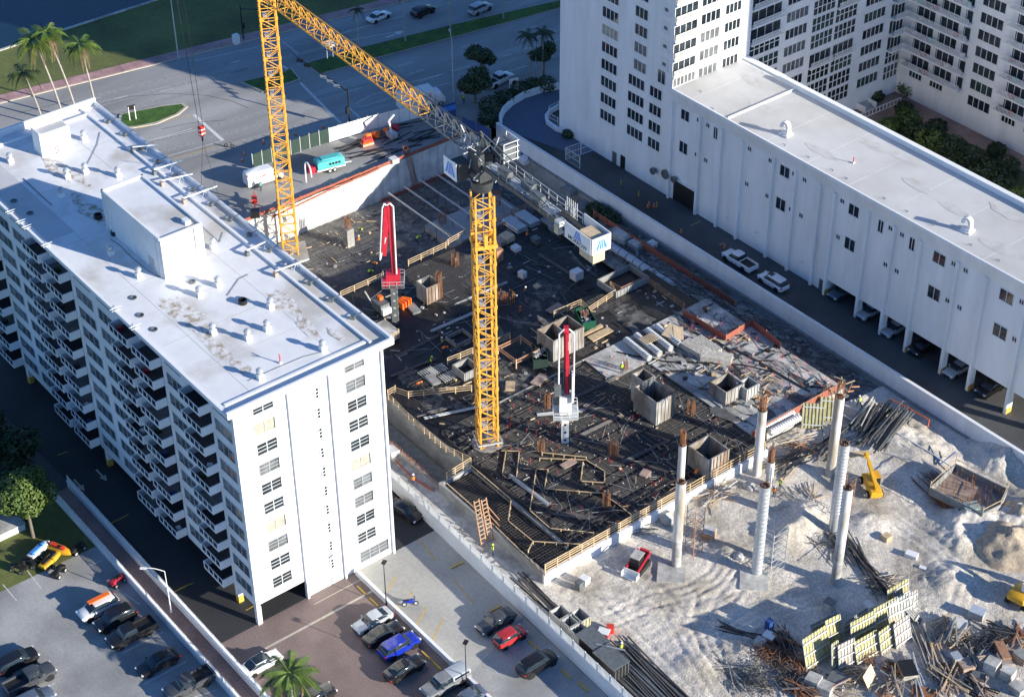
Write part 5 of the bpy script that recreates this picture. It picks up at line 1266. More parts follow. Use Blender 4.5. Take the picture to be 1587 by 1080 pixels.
# hull = lower body stations as fractions; cab = greenhouse stations
KIND={
'sedan':dict(L=4.75,W=1.83,r=.33,wb=(.19,.80),hull=[(0,.70,.42,.62,.9),(.03,.90,.26,.74,.9),(.10,.97,.22,.80,.9),(.27,1,.20,.88,.92),(.32,1,.20,.93,.92),(.75,1,.20,.95,.92),(.84,1,.21,.97,.9),(.95,.94,.26,.97,.9),(.985,.86,.34,.90,.9),(1,.74,.45,.78,.9)],cab=[(.27,.86,.86,.90,.9),(.40,.88,.90,1.36,.80),(.48,.88,.90,1.42,.80),(.66,.88,.90,1.42,.80),(.76,.87,.92,1.26,.82),(.87,.82,.94,.97,.9)],roof=(.41,.70,1.43)),
'suv':dict(L=4.75,W=1.90,r=.37,wb=(.18,.80),hull=[(0,.72,.5,.80,.9),(.03,.92,.32,.94,.9),(.10,.98,.28,1.02,.9),(.24,1,.27,1.08,.92),(.32,1,.27,1.12,.92),(.9,1,.27,1.14,.92),(.97,.97,.32,1.10,.92),(1,.86,.45,.95,.9)],cab=[(.23,.86,1.05,1.1,.9),(.36,.90,1.08,1.60,.82),(.45,.90,1.08,1.70,.82),(.85,.90,1.08,1.69,.82),(.93,.88,1.08,1.50,.84),(.975,.86,1.08,1.12,.9)],roof=(.37,.89,1.71)),
'hatch':dict(L=3.9,W=1.72,r=.31,wb=(.19,.81),hull=[(0,.72,.45,.66,.9),(.03,.92,.28,.80,.9),(.12,.98,.24,.88,.9),(.24,1,.22,.95,.92),(.3,1,.22,.98,.92),(.9,1,.22,1.02,.92),(.97,.96,.28,1.0,.92),(1,.84,.42,.85,.9)],cab=[(.2,.86,.92,.97,.9),(.36,.88,.96,1.44,.80),(.45,.88,.96,1.52,.80),(.82,.88,.97,1.50,.80),(.92,.86,.98,1.34,.84),(.985,.82,1.0,1.04,.9)],roof=(.36,.86,1.53)),
'pickup':dict(L=5.7,W=1.98,r=.40,wb=(.16,.77),hull=[(0,.78,.55,.9,.92),(.02,.94,.40,1.02,.92),(.09,.98,.36,1.10,.92),(.23,1,.35,1.14,.92),(.28,1,.35,1.17,.93),(.57,1,.35,1.17,.93),(.575,1,.36,.86,.96),(.985,1,.38,.86,.96),(1,.96,.45,.80,.95)],cab=[(.235,.86,1.12,1.16,.9),(.31,.90,1.14,1.72,.84),(.37,.90,1.14,1.84,.84),(.53,.90,1.14,1.84,.84),(.56,.90,1.14,1.72,.86),(.575,.88,1.14,1.2,.9)],roof=(.31,.56,1.85)),
'van':dict(L=5.9,W=2.05,r=.36,wb=(.15,.77),hull=[(0,.78,.45,.85,.9),(.02,.94,.34,1.0,.9),(.08,.98,.30,1.12,.9),(.15,1,.28,1.25,.9),(.17,1,.28,1.3,.9),(.25,1,.28,2.15,.84),(.3,1,.28,2.45,.84),(.5,1,.28,2.52,.86),(.97,1,.30,2.50,.86),(1,.96,.36,2.4,.86)],cab=[],roof=None),
}
CARPROT={}
def car_meshes(kind,pn):
    key=(kind,pn)
    if key in CARPROT: return CARPROT[key]
    K=KIND[kind]; L,W=K['L'],K['W']/2; d={}
    d['body']=loft([(L*(.5-f),W*w_,zb,zt,tb) for f,w_,zb,zt,tb in K['hull']]).mesh('body',PAINT[pn],True)
    if K['cab']: 
        cs=[(L*(.5-f),W*w_,zb,zt,tb) for f,w_,zb,zt,tb in K['cab']]
        d['window']=loft(cs).mesh('window','glass',True)
        f0,f1,zr=K['roof']; xs_=(L*(.5-f0),L*(.5-f1)); tw=W*.72
        q=MB(); 
        st=[(xs_[0],tw*.93,zr-.1,zr-.045,.9),(xs_[0]-.25,tw,zr-.08,zr,.9),(xs_[1]+.2,tw,zr-.08,zr+.005,.9),(xs_[1],tw*.92,zr-.12,zr-.05,.9)]
        d['roof']=loft(st).mesh('roof',PAINT[pn],True)
        q=MB()
        for s_ in (-1,1):
            c0=cs[0]; c1=cs[2]; cl=cs[-1]; ck=cs[-3]
            q.bar((c0[0],s_*c0[1]*.93,c0[3]),(c1[0]+.1,s_*tw*1.0,zr-.06),.09,.07)
            q.bar((cl[0]+.06,s_*cl[1]*.95,cl[3]),(ck[0],s_*tw,zr-.08),.12,.08)
            nb=(1,) if kind in('sedan','hatch','pickup') else (1,2)
            for k in nb:
                f=k/(len(nb)+1); xb=(c1[0]*(1-f)+ck[0]*f); q.bar((xb,s_*W*.90,cs[1][2]+.02),(xb,s_*tw*1.0,zr-.06),.09,.06)
            q.bar((c1[0],s_*tw,zr-.05),(ck[0],s_*tw,zr-.05),.08,.06)
        d['pillar']=q.mesh('pillar',PAINT[pn])
    else:
        q=MB(); q.add([(L*.325,-W*.86,1.38),(L*.325,W*.86,1.38),(L*.26,W*.80,2.12),(L*.26,-W*.80,2.12)],[(0,1,2,3)])
        for s_ in (-1,1): q.add([(L*.32,s_*(W+.012),1.35),(L*.19,s_*(W+.012),1.35),(L*.19,s_*(W*.93),2.05),(L*.255,s_*(W*.93),2.05)],[(0,1,2,3)])
        d['window']=q.mesh('window','glass')
    q=MB()
    zf=K['hull'][2][3]
    for s_ in (-1,1): q.box((L*.5-.13,s_*W*.70,zf-.17),(.2,.36,.14),-s_*.35)
    d['headlight']=q.mesh('headlight','headlamp')
    zt=K['hull'][-2][3]; q=MB()
    for s_ in (-1,1): q.box((-L*.5+.06,s_*W*.80,zt-.18),(.12,.24,.2))
    d['tail_light']=q.mesh('tail_light','tail')
    q=MB(); q.box((L*.5-.02,0,K['hull'][1][2]+.22),(.08,W*1.1,.2)); q.box((-L*.5+.02,0,K['hull'][-2][2]+.1),(.06,W*1.2,.14)); d['bumper']=q.mesh('bumper','black')
    q=MB()
    xm=L*(.5-.34)
    for s_ in (-1,1): q.box((xm,s_*(W+.10),K['cab'][0][2]+.12 if K['cab'] else 1.5),(.14,.2,.14))
    d['mirror']=q.mesh('mirror',PAINT[pn])
    d['_arch']=MB().tube((0,-.19,0),(0,.012,0),K['r']*1.18,n=16).mesh('wheel_arch','black')
    q=MB()
    if K['cab']:
        zs=K['hull'][4][3]
        xa=L*(.5-K['wb'][0])-.55; xb=L*(.5-K['wb'][1])+.35
        for s_ in (-1,1):
            for f in ((0,.5,1) if kind!='pickup' else (0,.33,.62)):
                x=xa+(xb-xa)*f; q.bx(x-.012,s_*(W*.985),.36,x+.012,s_*(W+.006),zs*.80)
            q.bx(xb,s_*(W*.985),.34,xa,s_*(W+.006),.37)
        d['door_gap']=q.mesh('door_gap','black')
    CARPROT[key]=d; return d
def car(kind,pn,px,py,hd,label,z=0,group=None,name=None,cat=None,at=None):
    K=KIND[kind]; p=at or G(px,py,z+.7); nm=name or {'sedan':'sedan_car','suv':'suv_car','hatch':'hatchback_car','pickup':'pickup_truck','van':'delivery_van'}[kind]
    t=thing(nm,label,cat or {'sedan':'car','suv':'car','hatch':'car','pickup':'pickup truck','van':'van'}[kind],(p.x,p.y,z),RAD(hd),group)
    body=None
    for k_,me in car_meshes(kind,pn).items():
        if k_=='_arch':
            for f in K['wb']:
                for s_ in (-1,1): a_=put('wheel_arch',me,body,(K['L']*(.5-f),s_*K['W']/2,K['r']),0 if s_>0 else math.pi)
        elif k_ in('bumper','mirror','door_gap'): put(k_,me,body)
        elif k_=='pillar': put(k_,me,body)
        else:
            o=put(k_,me,t)
            if k_=='body': body=o
    ty,rm=wheel_mesh(K['r'],.24)
    for f in K['wb']:
        for s_ in (-1,1):
            o=put('wheel',ty,t,(K['L']*(.5-f),s_*(K['W']/2-.10),K['r'])); put('rim',rm,o)
    if kind=='pickup':
        L,W=K['L'],K['W']/2; q=MB(); x0,x1=L*(.5-.985),L*(.5-.58)
        for s_ in (-1,1): q.bx(x0,s_*W*.97,.8,x1,s_*W*.86,1.2)
        q.bx(x0,-W*.86,.8,x0+.1,W*.86,1.18); q.build('bed_side',PAINT[pn],t); MB().bx(x0+.1,-W*.86,.86,x1,W*.86,.90).build('bed_floor','black',t)
    return t
GC='cars parked in the left parking lot'
LL=-90
c=car('suv','white',152,941,-90,'white lifeguard truck with red side stripe and orange rescue board',group=GC)
MB().box((-.3,-.2,1.85),(2.6,.55,.12)).build('rescue_board','orange',c)
for s_ in (-1,1): MB().bx(-2.0,s_*.955,.62,1.6,s_*.965,.74).build('side_stripe','red_bright',c)
car('suv','black',178,958,-90,'black SUV between the white lifeguard truck and the black pickup',group=GC)
car('pickup','black',204,980,-90,'black pickup with a dark empty bed beside the black SUV',group=GC)
car('sedan','black',244,1025,-90,'black sedan alone below the black pickup by the footpath wall',group=GC)
car('pickup','darkgrey',293,1058,-90,'dark pickup cut by the bottom edge near the footpath',group=GC)
car('suv','black',25,1024,90,'black SUV cut by the left picture edge',group=GC)
car('pickup','darkgrey',45,1052,90,'dark grey pickup at the bottom left',group=GC)
car('suv','bluegrey',50,1086,90,'dark car at the very bottom left',group=GC)
GP='cars parked on the brick plaza'
car('sedan','white',404,1026,90,'white sedan with black glass roof beside the footpath wall',group=GP)
MB().bx(-.9,-.6,1.435,.6,.6,1.45).build('glass_roof','glass',bpy.data.objects[[o.name for o in bpy.data.objects if o.name.startswith('sedan_car')][-1]])
car('sedan','black',487,1078,90,'black sedan half hidden by the plaza palm',group=GP)
car('sedan','silver',577,960,-90,'silver sedan nearest the building on the plaza',group=GP)
car('sedan','black',593,981,90,'black sedan between the silver sedan and the blue car',group=GP)
car('suv','blue',618,1000,90,'bright blue wagon on the brick plaza',group=GP)
car('sedan','black',626,1034,90,'black sedan below the blue wagon',group=GP)
c=car('pickup','grey',690,1057,-90,'grey pickup with a silver camper top at the bottom of the plaza',group=GP)
q=loft([(-.42,.92,1.1,1.75,.88),(-2.7,.92,1.1,1.72,.88)]); q.build('camper_top',PAINT['silver'],c,smooth=True); 
for s_ in (-1,1): MB().bx(-2.5,s_*.925,1.32,-.6,s_*.935,1.62).build('camper_window','glass',c)
car('sedan','bluegrey',722,1083,-90,'blue grey car cut by the bottom edge beside the camper pickup',group=GP)
GL='cars parked in the concrete lot'
car('sedan','darkgrey',768,961,-90,'dark grey sedan under the boundary wall beside the red hatchback',group=GL)
car('hatch','red',790,985,90,'red hatchback under the boundary wall',group=GL)
car('suv','black',832,1027,90,'black crossover under the boundary wall',group=GL)
car('sedan','black',627,790,10,'black sedan parked in the dark driveway beside the building corner',group=GL)
GR='cars by the annex'
car('pickup','white',1146,404,180,'white pickup with black bed beside the retaining wall',group=GR)
c=car('suv','white',1198,436,180,'white SUV with a roof window behind the white pickup',group=GR); MB().bx(.0,-.4,1.71,.9,.4,1.725).build('sunroof','glass',c)
for X,pn,l in ((-3.6,'bluegrey','first car under the annex deck'),(1.7,'silver','silver car under the annex deck, second from the left'),(6.2,'silver','silver car under the annex deck, third from the left'),(11.2,'black','black car in the dark bay under the annex deck'),(17.2,'silver','silver car under the annex deck, last on the right'),(22.6,'black','dark car under the annex deck near the picture edge')):
    car('sedan' if pn!='black' else 'suv',pn,0,0,-90,l,z=gz(X),group=GR,at=Vector((X,97.0,0)))
GT='vehicles on the street'
car('sedan','white',586,25,97,'white sedan on the far lanes beyond the crane jib',group=GT); car('suv','black',655,17,97,'black SUV in the tower shadow on the far lanes',group=GT); car('suv','silver',743,13,97,'pale SUV on the far lanes near the top edge',group=GT)
car('pickup','white',772,124,97,'white pickup beside the round palm on the near lanes',group=GT)
c=car('van','white',408,276,83,'white delivery van behind the crane mast',group=GT)
for k_,(dx_,w_,h_) in enumerate(((-.95,.16,.30),(-.72,.14,.22),(-.5,.18,.26),(-.26,.14,.30),(-.06,.16,.22))): MB().bx(dx_,-1.034,1.62,dx_+w_,-1.026,1.62+h_).build('side_mark','red_bright',c)
# box truck
p=G(655,158,1.0); t=thing('box_truck','white box truck in the shade beside the hoarding','truck',(p.x,p.y,0),RAD(80),GT)
MB().bx(-4.2,-1.2,.9,1.6,1.2,3.4).build('cargo_box','white_plastic',t); cb=loft([(3.6,1.0,.5,1.4,.9),(3.4,1.08,.45,1.7,.9),(2.9,1.1,.45,2.5,.88),(1.75,1.1,.45,2.55,.88)]).build('cab',PAINT['white'],t,smooth=True)
q=MB(); q.add([(3.42,-.85,1.55),(3.42,.85,1.55),(2.98,.8,2.35),(2.98,-.8,2.35)],[(0,1,2,3)]); q.build('windscreen','glass',cb); MB().bx(-4.1,-.5,.5,3.2,.5,.9).build('chassis','black',t)
for x_ in (2.7,-2.9):
    for s_ in (-1,1): ty,rm=wheel_mesh(.45,.3); o=put('wheel',ty,t,(x_,s_*.95,.45)); put('rim',rm,o)
text_mesh('S',1.0,'red_bright','box_letter',t,Matrix(((1,0,0,.8),(0,0,-1,-1.215),(0,1,0,2.5),(0,0,0,1))))
# motorcycle, ATV, jet skis
def bike(px,py,hd,label,col='blue'):
    p=G(px,py,.4); t=thing('motorcycle',label,'motorcycle',(p.x,p.y,0),RAD(hd)); ty,rm=wheel_mesh(.31,.12)
    for x_ in (.65,-.65): o=put('wheel',ty,t,(x_,0,.31)); put('rim',rm,o)
    loft([(.5,.12,.55,.85,.8),(.1,.2,.5,1.0,.8),(-.3,.17,.55,.8,.8),(-.8,.12,.7,.9,.8)]).build('body',PAINT[col],t,smooth=True); MB().box((-.3,0,.86),(.8,.26,.12)).build('seat','black',t)
    q=MB(); q.bar((.65,0,.35),(.42,0,1.05),.08); q.bar((.42,-.35,1.08),(.42,.35,1.08),.05); q.build('fork','steel_grey',t); MB().box((.55,0,1.15),(.06,.35,.4),0).build('screen','black',t); return t
bike(635,934,60,'black and blue motorcycle on the concrete lot')
def atv(px,py,hd,label,m,name='quad_bike'):
    p=G(px,py,.4); t=thing(name,label,'quad bike',(p.x,p.y,0),RAD(hd)); ty,rm=wheel_mesh(.3,.26)
    for x_ in (.62,-.62):
        for s_ in (-1,1): o=put('wheel',ty,t,(x_,s_*.45,.3)); put('rim',rm,o)
    loft([(1.0,.4,.55,.72,.8),(.6,.5,.5,.85,.7),(.2,.25,.5,.9,.8),(-.4,.26,.5,.82,.8),(-.65,.5,.5,.84,.7),(-1.0,.4,.6,.75,.8)]).build('body',m,t,smooth=True); MB().box((-.2,0,.92),(.7,.32,.14)).build('seat','black',t)
    q=MB(); q.bar((.35,0,.85),(.25,0,1.1),.08); q.bar((.25,-.4,1.12),(.25,.4,1.12),.05); q.build('handlebar','black',t); return t
atv(181,900,-75,'red quad bike by the footpath wall','red_paint'); atv(119,850,-75,'dark quad bike with red trim in the shade by the wall','black'); atv(90,886,-60,'black and orange quad bike below the yellow jet ski','black'); atv(46,872,30,'black and white quad bike left of the jet skis','black'); atv(28,880,30,'black and white quad bike at the left under the tree','black')
def jetski(px,py,hd,label,m1,m2):
    p=G(px,py,.5); t=thing('jet_ski',label,'jet ski',(p.x,p.y,0),RAD(hd))
    loft([(1.7,.1,.55,.75,.8),(1.2,.42,.45,.95,.8),(.4,.58,.4,1.0,.75),(-.6,.6,.4,.85,.75),(-1.5,.55,.45,.8,.8)]).build('hull',m1,t,smooth=True); loft([(.9,.2,.9,1.2,.7),(.4,.3,.9,1.25,.7),(.1,.2,.9,1.05,.7)]).build('console',m2,t,smooth=True)
    MB().box((-.6,0,1.0),(1.3,.42,.25)).build('seat',m2,t); MB().bar((.3,-.4,1.25),(.3,.4,1.25),.06).build('handlebar','black',t); q=MB(); q.bar((1.9,0,.35),(-1.3,0,.35),.1); q.bar((-.5,-.8,.3),(-.5,.8,.3),.08); q.build('trailer_frame','steel_grey',t)
    ty,rm=wheel_mesh(.24,.16)
    for s_ in (-1,1): o=put('wheel',ty,t,(-.5,s_*.8,.24)); put('rim',rm,o)
    return t
jetski(60,853,110,'blue and white jet ski on a trailer','white_plastic','blue_sign'); jetski(78,868,110,'yellow jet ski behind the blue one','yellow_mach','black'); jetski(92,852,20,'yellow and red jet ski under the tree','yellow_mach','red_bright')
# ================================================================== SITE MACHINES
def wheels(t,pos,r,w_):
    ty,rm=wheel_mesh(r,w_)
    for p in pos: o=put('wheel',ty,t,p); put('rim',rm,o)
p=G(1350,752,.8); t=thing('telehandler','yellow telehandler with raised boom carrying timber beside the columns','telehandler',(p.x,p.y,.1),RAD(150))
loft([(2.4,.75,.7,1.25,.9),(1.0,.9,.6,1.5,.85),(-1.6,.95,.6,1.7,.85),(-2.6,.9,.7,1.6,.85)]).build('chassis','yellow_mach',t,smooth=True)
cb=MB().box((.4,-.75,1.75),(1.5,.8,1.5)).build('cab','black',t); MB().box((.4,-.75,2.55),(1.6,.9,.1)).build('cab_roof','yellow_mach',cb); MB().bx(-2.7,.1,1.2,-1.2,.9,1.9).build('engine_hood','yellow_mach',t)
MB().bar((-2.3,0,2.0),(2.2,0,3.5),.5,.55).build('boom','yellow_mach',t); MB().bar((2.0,0,3.45),(3.6,0,4.0),.36,.42).build('inner_boom','yellow_mach',t); MB().bar((3.5,0,4.1),(3.9,0,3.0),.5,.3).build('boom_head','yellow_mach',t)
q=MB()
for s_ in (-.4,.4): q.bar((3.9,s_,2.95),(5.1,s_,2.95),.12,.06)
q.build('forks','black',t); wheels(t,[(1.6,1.0,.6),(1.6,-1.0,.6),(-1.6,1.0,.6),(-1.6,-1.0,.6)],.6,.4)
t.scale=(.82,.82,.82)
tl=thing('timber_load','timber planks carried on the telehandler forks','timber',(p.x+3.75*math.cos(RAD(150)),p.y+3.75*math.sin(RAD(150)),2.56),RAD(150))
for i in range(4): MB().box((-.3+i*.25,1.0,.06),(.2,3.6,.1)).build('plank','lumber',tl)
p=G(988,875,.5); t=thing('track_loader','red and white compact track loader on the sand','track loader',(p.x,p.y,.05),RAD(-70))
for s_ in (-1,1):
    tr=MB(); tr.prism([(-1.2,0),(1.2,0),(1.45,.35),(1.2,.7),(-1.2,.7),(-1.45,.35)],-.2,.2); o=tr.build('track','rubber',t); o.rotation_euler=(RAD(90),0,0); o.location=(0,s_*.8,0)
MB().bx(-1.5,-.6,.35,1.0,.6,1.2).build('chassis','black',t); cb=MB().bx(-.4,-.55,1.2,.9,.55,2.15).build('cab','black',t); MB().bx(-.5,-.6,2.15,1.0,.6,2.25).build('cab_roof','concrete_pale',t)
for s_ in (-1,1): MB().bar((-1.4,s_*.75,1.5),(1.5,s_*.75,.8),.16,.24).build('lift_arm','red_paint',t)
q=MB(); q.bx(1.5,-1.0,.1,1.6,1.0,.9); q.bx(1.6,-1.0,.1,2.3,1.0,.16); q.bx(1.6,-1.0,.1,2.2,-.94,.7); q.bx(1.6,.94,.1,2.2,1.0,.7); q.build('bucket','white_plastic',t); MB().bx(-1.8,-.6,.5,-1.5,.6,1.5).build('engine_door','red_paint',t)
p=G(1583,925,.5); t=thing('excavator','yellow mini excavator at the right picture edge','excavator',(p.x,p.y,.1),RAD(100))
for s_ in (-1,1):
    tr=MB(); tr.prism([(-1.5,0),(1.5,0),(1.8,.35),(1.5,.7),(-1.5,.7),(-1.8,.35)],-.25,.25); o=tr.build('track','rubber',t); o.rotation_euler=(RAD(90),0,0); o.location=(0,s_*1.0,0)
loft([(1.2,1.0,.8,1.3,.9),(.2,1.15,.8,1.7,.9),(-1.4,1.15,.8,1.8,.88),(-1.8,1.0,.9,1.6,.88)]).build('house','yellow_mach',t,smooth=True); cb=MB().bx(-.6,-1.0,1.6,1.0,0,2.9).build('cab','white_plastic',t); MB().bx(-.4,-1.02,1.9,.8,-1.005,2.7).build('cab_window','glass',cb)
MB().bar((1.0,.3,1.3),(2.0,.3,3.0),.4,.6).build('boom','yellow_mach',t); MB().bar((2.0,.3,3.0),(2.9,.3,1.2),.35,.45).build('stick','yellow_mach',t); MB().box((2.7,.3,.7),(.8,1.0,.9)).build('bucket','black',t)
p=G(1503,795,.5); t=thing('dump_buggy','pale green concrete buggy on the sand below the pile cap form','site buggy',(p.x,p.y,.3),RAD(60)); q=MB(); q.add([(-.9,-.7,1.3),(.9,-.7,1.5),(.9,.7,1.5),(-.9,.7,1.3),(-.5,-.5,.6),(.5,-.5,.6),(.5,.5,.6),(-.5,.5,.6)],[(4,5,6,7),(0,4,7,3),(1,2,6,5),(0,1,5,4),(3,7,6,2),(0,3,2,1)]); mat('pale_green',(.40,.50,.42),.5,.1,1); q.build('hopper','pale_green',t); MB().bx(-1.3,-.5,.3,.6,.5,.6).build('chassis','black',t); wheels(t,[(.5,.6,.35),(.5,-.6,.35),(-.9,.55,.3),(-.9,-.55,.3)],.33,.2)
# teal line pump trailer beside the hoarding
p=G(510,256,.8); t=thing('pump_trailer','teal concrete line pump trailer behind the hoarding','pump',(p.x,p.y,0),RAD(78))
loft([(2.2,.95,.8,2.0,.94),(1.9,1.0,.7,2.2,.94),(-1.9,1.0,.7,2.2,.94),(-2.2,.95,.8,2.0,.94)]).build('housing','teal',t,smooth=True); q=MB()
for i in range(4): q.box((-.2+i*.5,-1.0,1.55),(.36,.05,.35)); 
q.build('vent_opening','black',t); MB().bx(-2.3,-.97,.62,2.3,.97,.85).build('skirt','cream' if 'cream' in MAT else 'white_plastic',t); MB().box((0,0,2.25),(2.6,1.2,.16)).build('roof_rack','teal',t); wheels(t,[(-.3,.9,.38),(-.3,-.9,.38),(.5,.9,.38),(.5,-.9,.38)],.38,.25); MB().bar((2.2,0,.6),(3.6,0,.5),.12).build('tow_bar','white_plastic',t)
MB().box((-2.9,0,.9),(1.2,1.2,1.0)).build('hopper','red_paint',t)
p=G(474,282,.3); t=thing('bent_pipe','white bent delivery pipe standing beside the crane mast','pipe',(p.x,p.y,0),RAD(80)); pts=[(0,0,.2),(0,0,3.0)]+[(0,-1.2+1.2*math.cos(a_),3.0+1.2*math.sin(a_)) for a_ in [i*math.pi/6 for i in range(1,6)]]+[(0,-2.4,2.4)]
q=MB()
for a_,b_ in zip(pts,pts[1:]): q.tube(a_,b_,.12,n=8)
q.build('pipe','white_plastic',t)
p=G(480,300,.3); 
t=thing('red_frame','red lifting frame at the edge of the street','frame',tuple(G(395,325,.3)),RAD(60)); q=MB()
for s_ in (-.4,.4): q.bar((0,s_-1.5,.2),(0,s_+3.5,.7),.16)
q.build('beam','red_bright',t); MB().box((0,-2,.6),(1.2,1.2,1.0)).build('winch','black',t); MB().box((0,2,.5),(.8,1.2,.7)).build('motor','red_bright',t)
# green skips
def skip(px,py,z,rz,label,m='green_dump'):
    z=ZA(px,py); p=G(px,py,z); t=thing('waste_skip',label,'skip',(p.x,p.y,z),RAD(rz)); L,W,H=3.2,1.9,1.5
    MB().add([(-L/2,-W/2,0),(L/2,-W/2,0),(L/2,W/2,0),(-L/2,W/2,0),(-L/2-.1,-W/2,H),(L/2+.1,-W/2,H),(L/2+.1,W/2,H),(-L/2-.1,W/2,H)],[(0,3,2,1),(0,1,5,4),(1,2,6,5),(2,3,7,6),(3,0,4,7)]).build('bin',m,t)
    q=MB()
    for i in range(6):
        for s_ in (-1,1): q.box((-L/2+.3+i*.52,s_*(W/2+.04),H/2),(.1,.08,H))
    for s_ in (-1,1): q.bar((-L/2-.1,s_*W/2,H),(L/2+.1,s_*W/2,H),.1); q.bar((s_*(L/2+.1),-W/2,H),(s_*(L/2+.1),W/2,H),.1)
    q.build('rib',m,t); q=MB(); rn=random.Random(px)
    for i in range(22): c=Vector((rn.uniform(-1.3,1.3),rn.uniform(-.7,.7),H*.75)); q.box(c,(rn.uniform(.2,.9),rn.uniform(.1,.4),rn.uniform(.1,.3)),rn.random()*3,rx=rn.random()*.5)
    tag(q.build('waste','concrete_pale',t),kind='stuff'); return t
skip(906,502,ZD,-20,'green waste skip full of rubble behind the large core form'); skip(836,560,ZD,-35,'dark green waste skip beside the timber opening frame','dark_green')
# things on the black back deck
def crate(px,py,z,d,rz,label,m,name='crate',cat='crate',slats=0,sm='lumber',group=None):
    if z==ZD: z=ZA(px,py)
    p=G(px,py,z); t=thing(name,label,cat,(p.x,p.y,z),RAD(rz),group); MB().bx(-d[0]/2,-d[1]/2,.1 if slats else 0,d[0]/2,d[1]/2,d[2]).build('load',m,t)
    if slats:
        for i in range(slats): MB().bx(-d[0]/2-.03,-d[1]/2+(i+.2)*d[1]/slats,0,d[0]/2+.03,-d[1]/2+(i+.7)*d[1]/slats,.1).build('slat',sm,t)
    return t
crate(893,432,ZD,(1.3,1.5,1.4),0,'white generator box alone on the black deck','white_plastic','generator','generator',2)
crate(809,430,ZD,(1.0,.9,1.0),10,'small pale tank on the black deck','tarp_white','tank','tank',2)
crate(785,372,ZD,(1.8,1.6,.9),8,'tan wrapped pallet load near the pit rail','plywood','pallet_load','pallet',3)
crate(774,377,ZD,(1.8,1.5,.7),8,'dark pallet load beside the tan one','panel_ply','pallet_load','pallet',3)
crate(799,388,ZD,(1.2,1.1,.7),0,'small pale pallet load below the tan one','tarp_white','pallet_load','pallet',3)
crate(830,375,ZD,(1.2,1.0,.8),0,'wire cage box on the black deck','steel_grey','cage_box','crate',3)
crate(770,402,ZD,(1.4,1.2,1.9),0,'timber crate stack right behind the mast','lumber_red','crate','crate',4)
crate(832,445,ZD,(.9,.8,.3),0,'small cream box on the black deck','plywood','box','box')
for px,py,l in ((797,352,'nearer bundle of grey pipes on the black deck'),(817,343,'farther bundle of grey pipes on the black deck')):
    p=G(px,py,ZB); t=thing('pipe_bundle',l,'pipes',(p.x,p.y,ZB),RAD(0)); 
    pm=MB().tube((-1.9,0,0),(1.9,0,0),.15,n=8).mesh('pipe','galv')
    for i in range(6):
        for k in range(3): put('pipe',pm,t,(0,-.8+i*.31+.15*(k%2),.16+k*.27))
for px,py,l in ((860,355,'dark tarpaulin heap under the counter-jib'),):
    p=G(px,py,ZB); t=thing('tarp_heap',l,'tarpaulin',(p.x,p.y,ZB)); loft([(1.2,.5,0,.4,.7),(.5,1.1,0,.9,.6),(-.5,1.0,0,1.0,.6),(-1.2,.5,0,.5,.7)]).build('cover','concrete_dark',t,smooth=True)
# form beams stacks (grey decking panels) right of the deck
for i,(px,py,rz,l) in enumerate([(1018,468,0,'stack of grey aluminium form beams below the crane counterweight'),(1035,480,0,'second stack of grey form beams beside the shaded slab edge'),(1078,545,5,'stack of olive form beams on the pale slab'),(1095,541,0,'second stack of olive form beams on the pale slab'),(1110,558,35,'leaning stack of form beams on the pale slab')]):
    p=G(px,py,ZD+.1 if i>1 else 0); t=thing('beam_stack',l,'form beams',(p.x,p.y,ZD+.12 if i>1 else -.2),RAD(rz)); bm_=MB().bx(-2.0,-.09,0,2.0,.09,.2).mesh('form_beam','alu' if i<2 else 'pebble')
    for a_ in range(6):
        for k in range(4): put('form_beam',bm_,t,(0,-.8+a_*.3,k*.22))
for i,(px,py,l) in enumerate([(987,545,'front ribbed spiral duct on the pale slab'),(1003,538,'second ribbed spiral duct on the pale slab'),(1020,530,'third ribbed spiral duct on the pale slab'),(1035,524,'rear ribbed spiral duct beside the plywood sheets'),(1205,655,'ribbed duct behind the orange mesh'),(1215,663,'second ribbed duct behind the orange mesh')]):
    p=G(px,py,ZD+.1); big=i<4; rz=RAD(-4) if big else RAD(88); t=thing('spiral_duct',l,'duct',(p.x,p.y,ZD+.55),rz,'ribbed ducts'); R_=.42; Ld=5.2 if big else 5
    o=MB().tube((-Ld/2,0,0),(Ld/2,0,0),R_,n=16).build('tube','galv',t,smooth=True)
    rb=MB().tube((-.09,0,0),(.09,0,0),R_+.07,n=16).mesh('rib','galv' if big else 'white_plastic',True)
    for k in range(13): put('rib',rb,t,(-Ld/2+.2+k*(Ld-.4)/12,0,0))
for px,py,rz,l in ((1038,513,20,'tan plywood sheet leaning on the spiral ducts'),(1051,517,50,'second tan plywood sheet by the spiral ducts')):
    p=G(px,py,ZD+1.0); tag(MB().box((0,0,0),(1.3,2.5,.04),RAD(rz),rx=.12).build('plywood_sheet','plywood',None,loc=(p.x,p.y,ZD+1.05)),l,'plywood')
for px,py,l in ((1006,525,'pale timber pallet on the spiral ducts'),(663,577,'row of pale timber battens left of the mast'),(680,572,'stack of pale battens behind the left rail'),(695,583,'second stack of pale battens near the mast')):
    zb_=ZD+1.0 if px>1000 else ZA(px,py)+.05; p=G(px,py,zb_); t=thing('batten_stack',l,'timber',(p.x,p.y,zb_)); bm_=MB().bx(-.8,-.07,0,.8,.07,.1).mesh('batten','concrete_pale' if px<1000 else 'plywood')
    for k in range(7): put('batten',bm_,t,(0,-1.1+k*.33,0))
p=G(625,475,ZB); t=thing('orange_barriers','stack of orange plastic barriers at the foot of the grey boom mast','barrier',(p.x,p.y,ZB))
for k in range(4): MB().box((0,k*.35-.5,.5+.1*k),(1.4,.25,1.0),.2*k).build('barrier','orange',t)
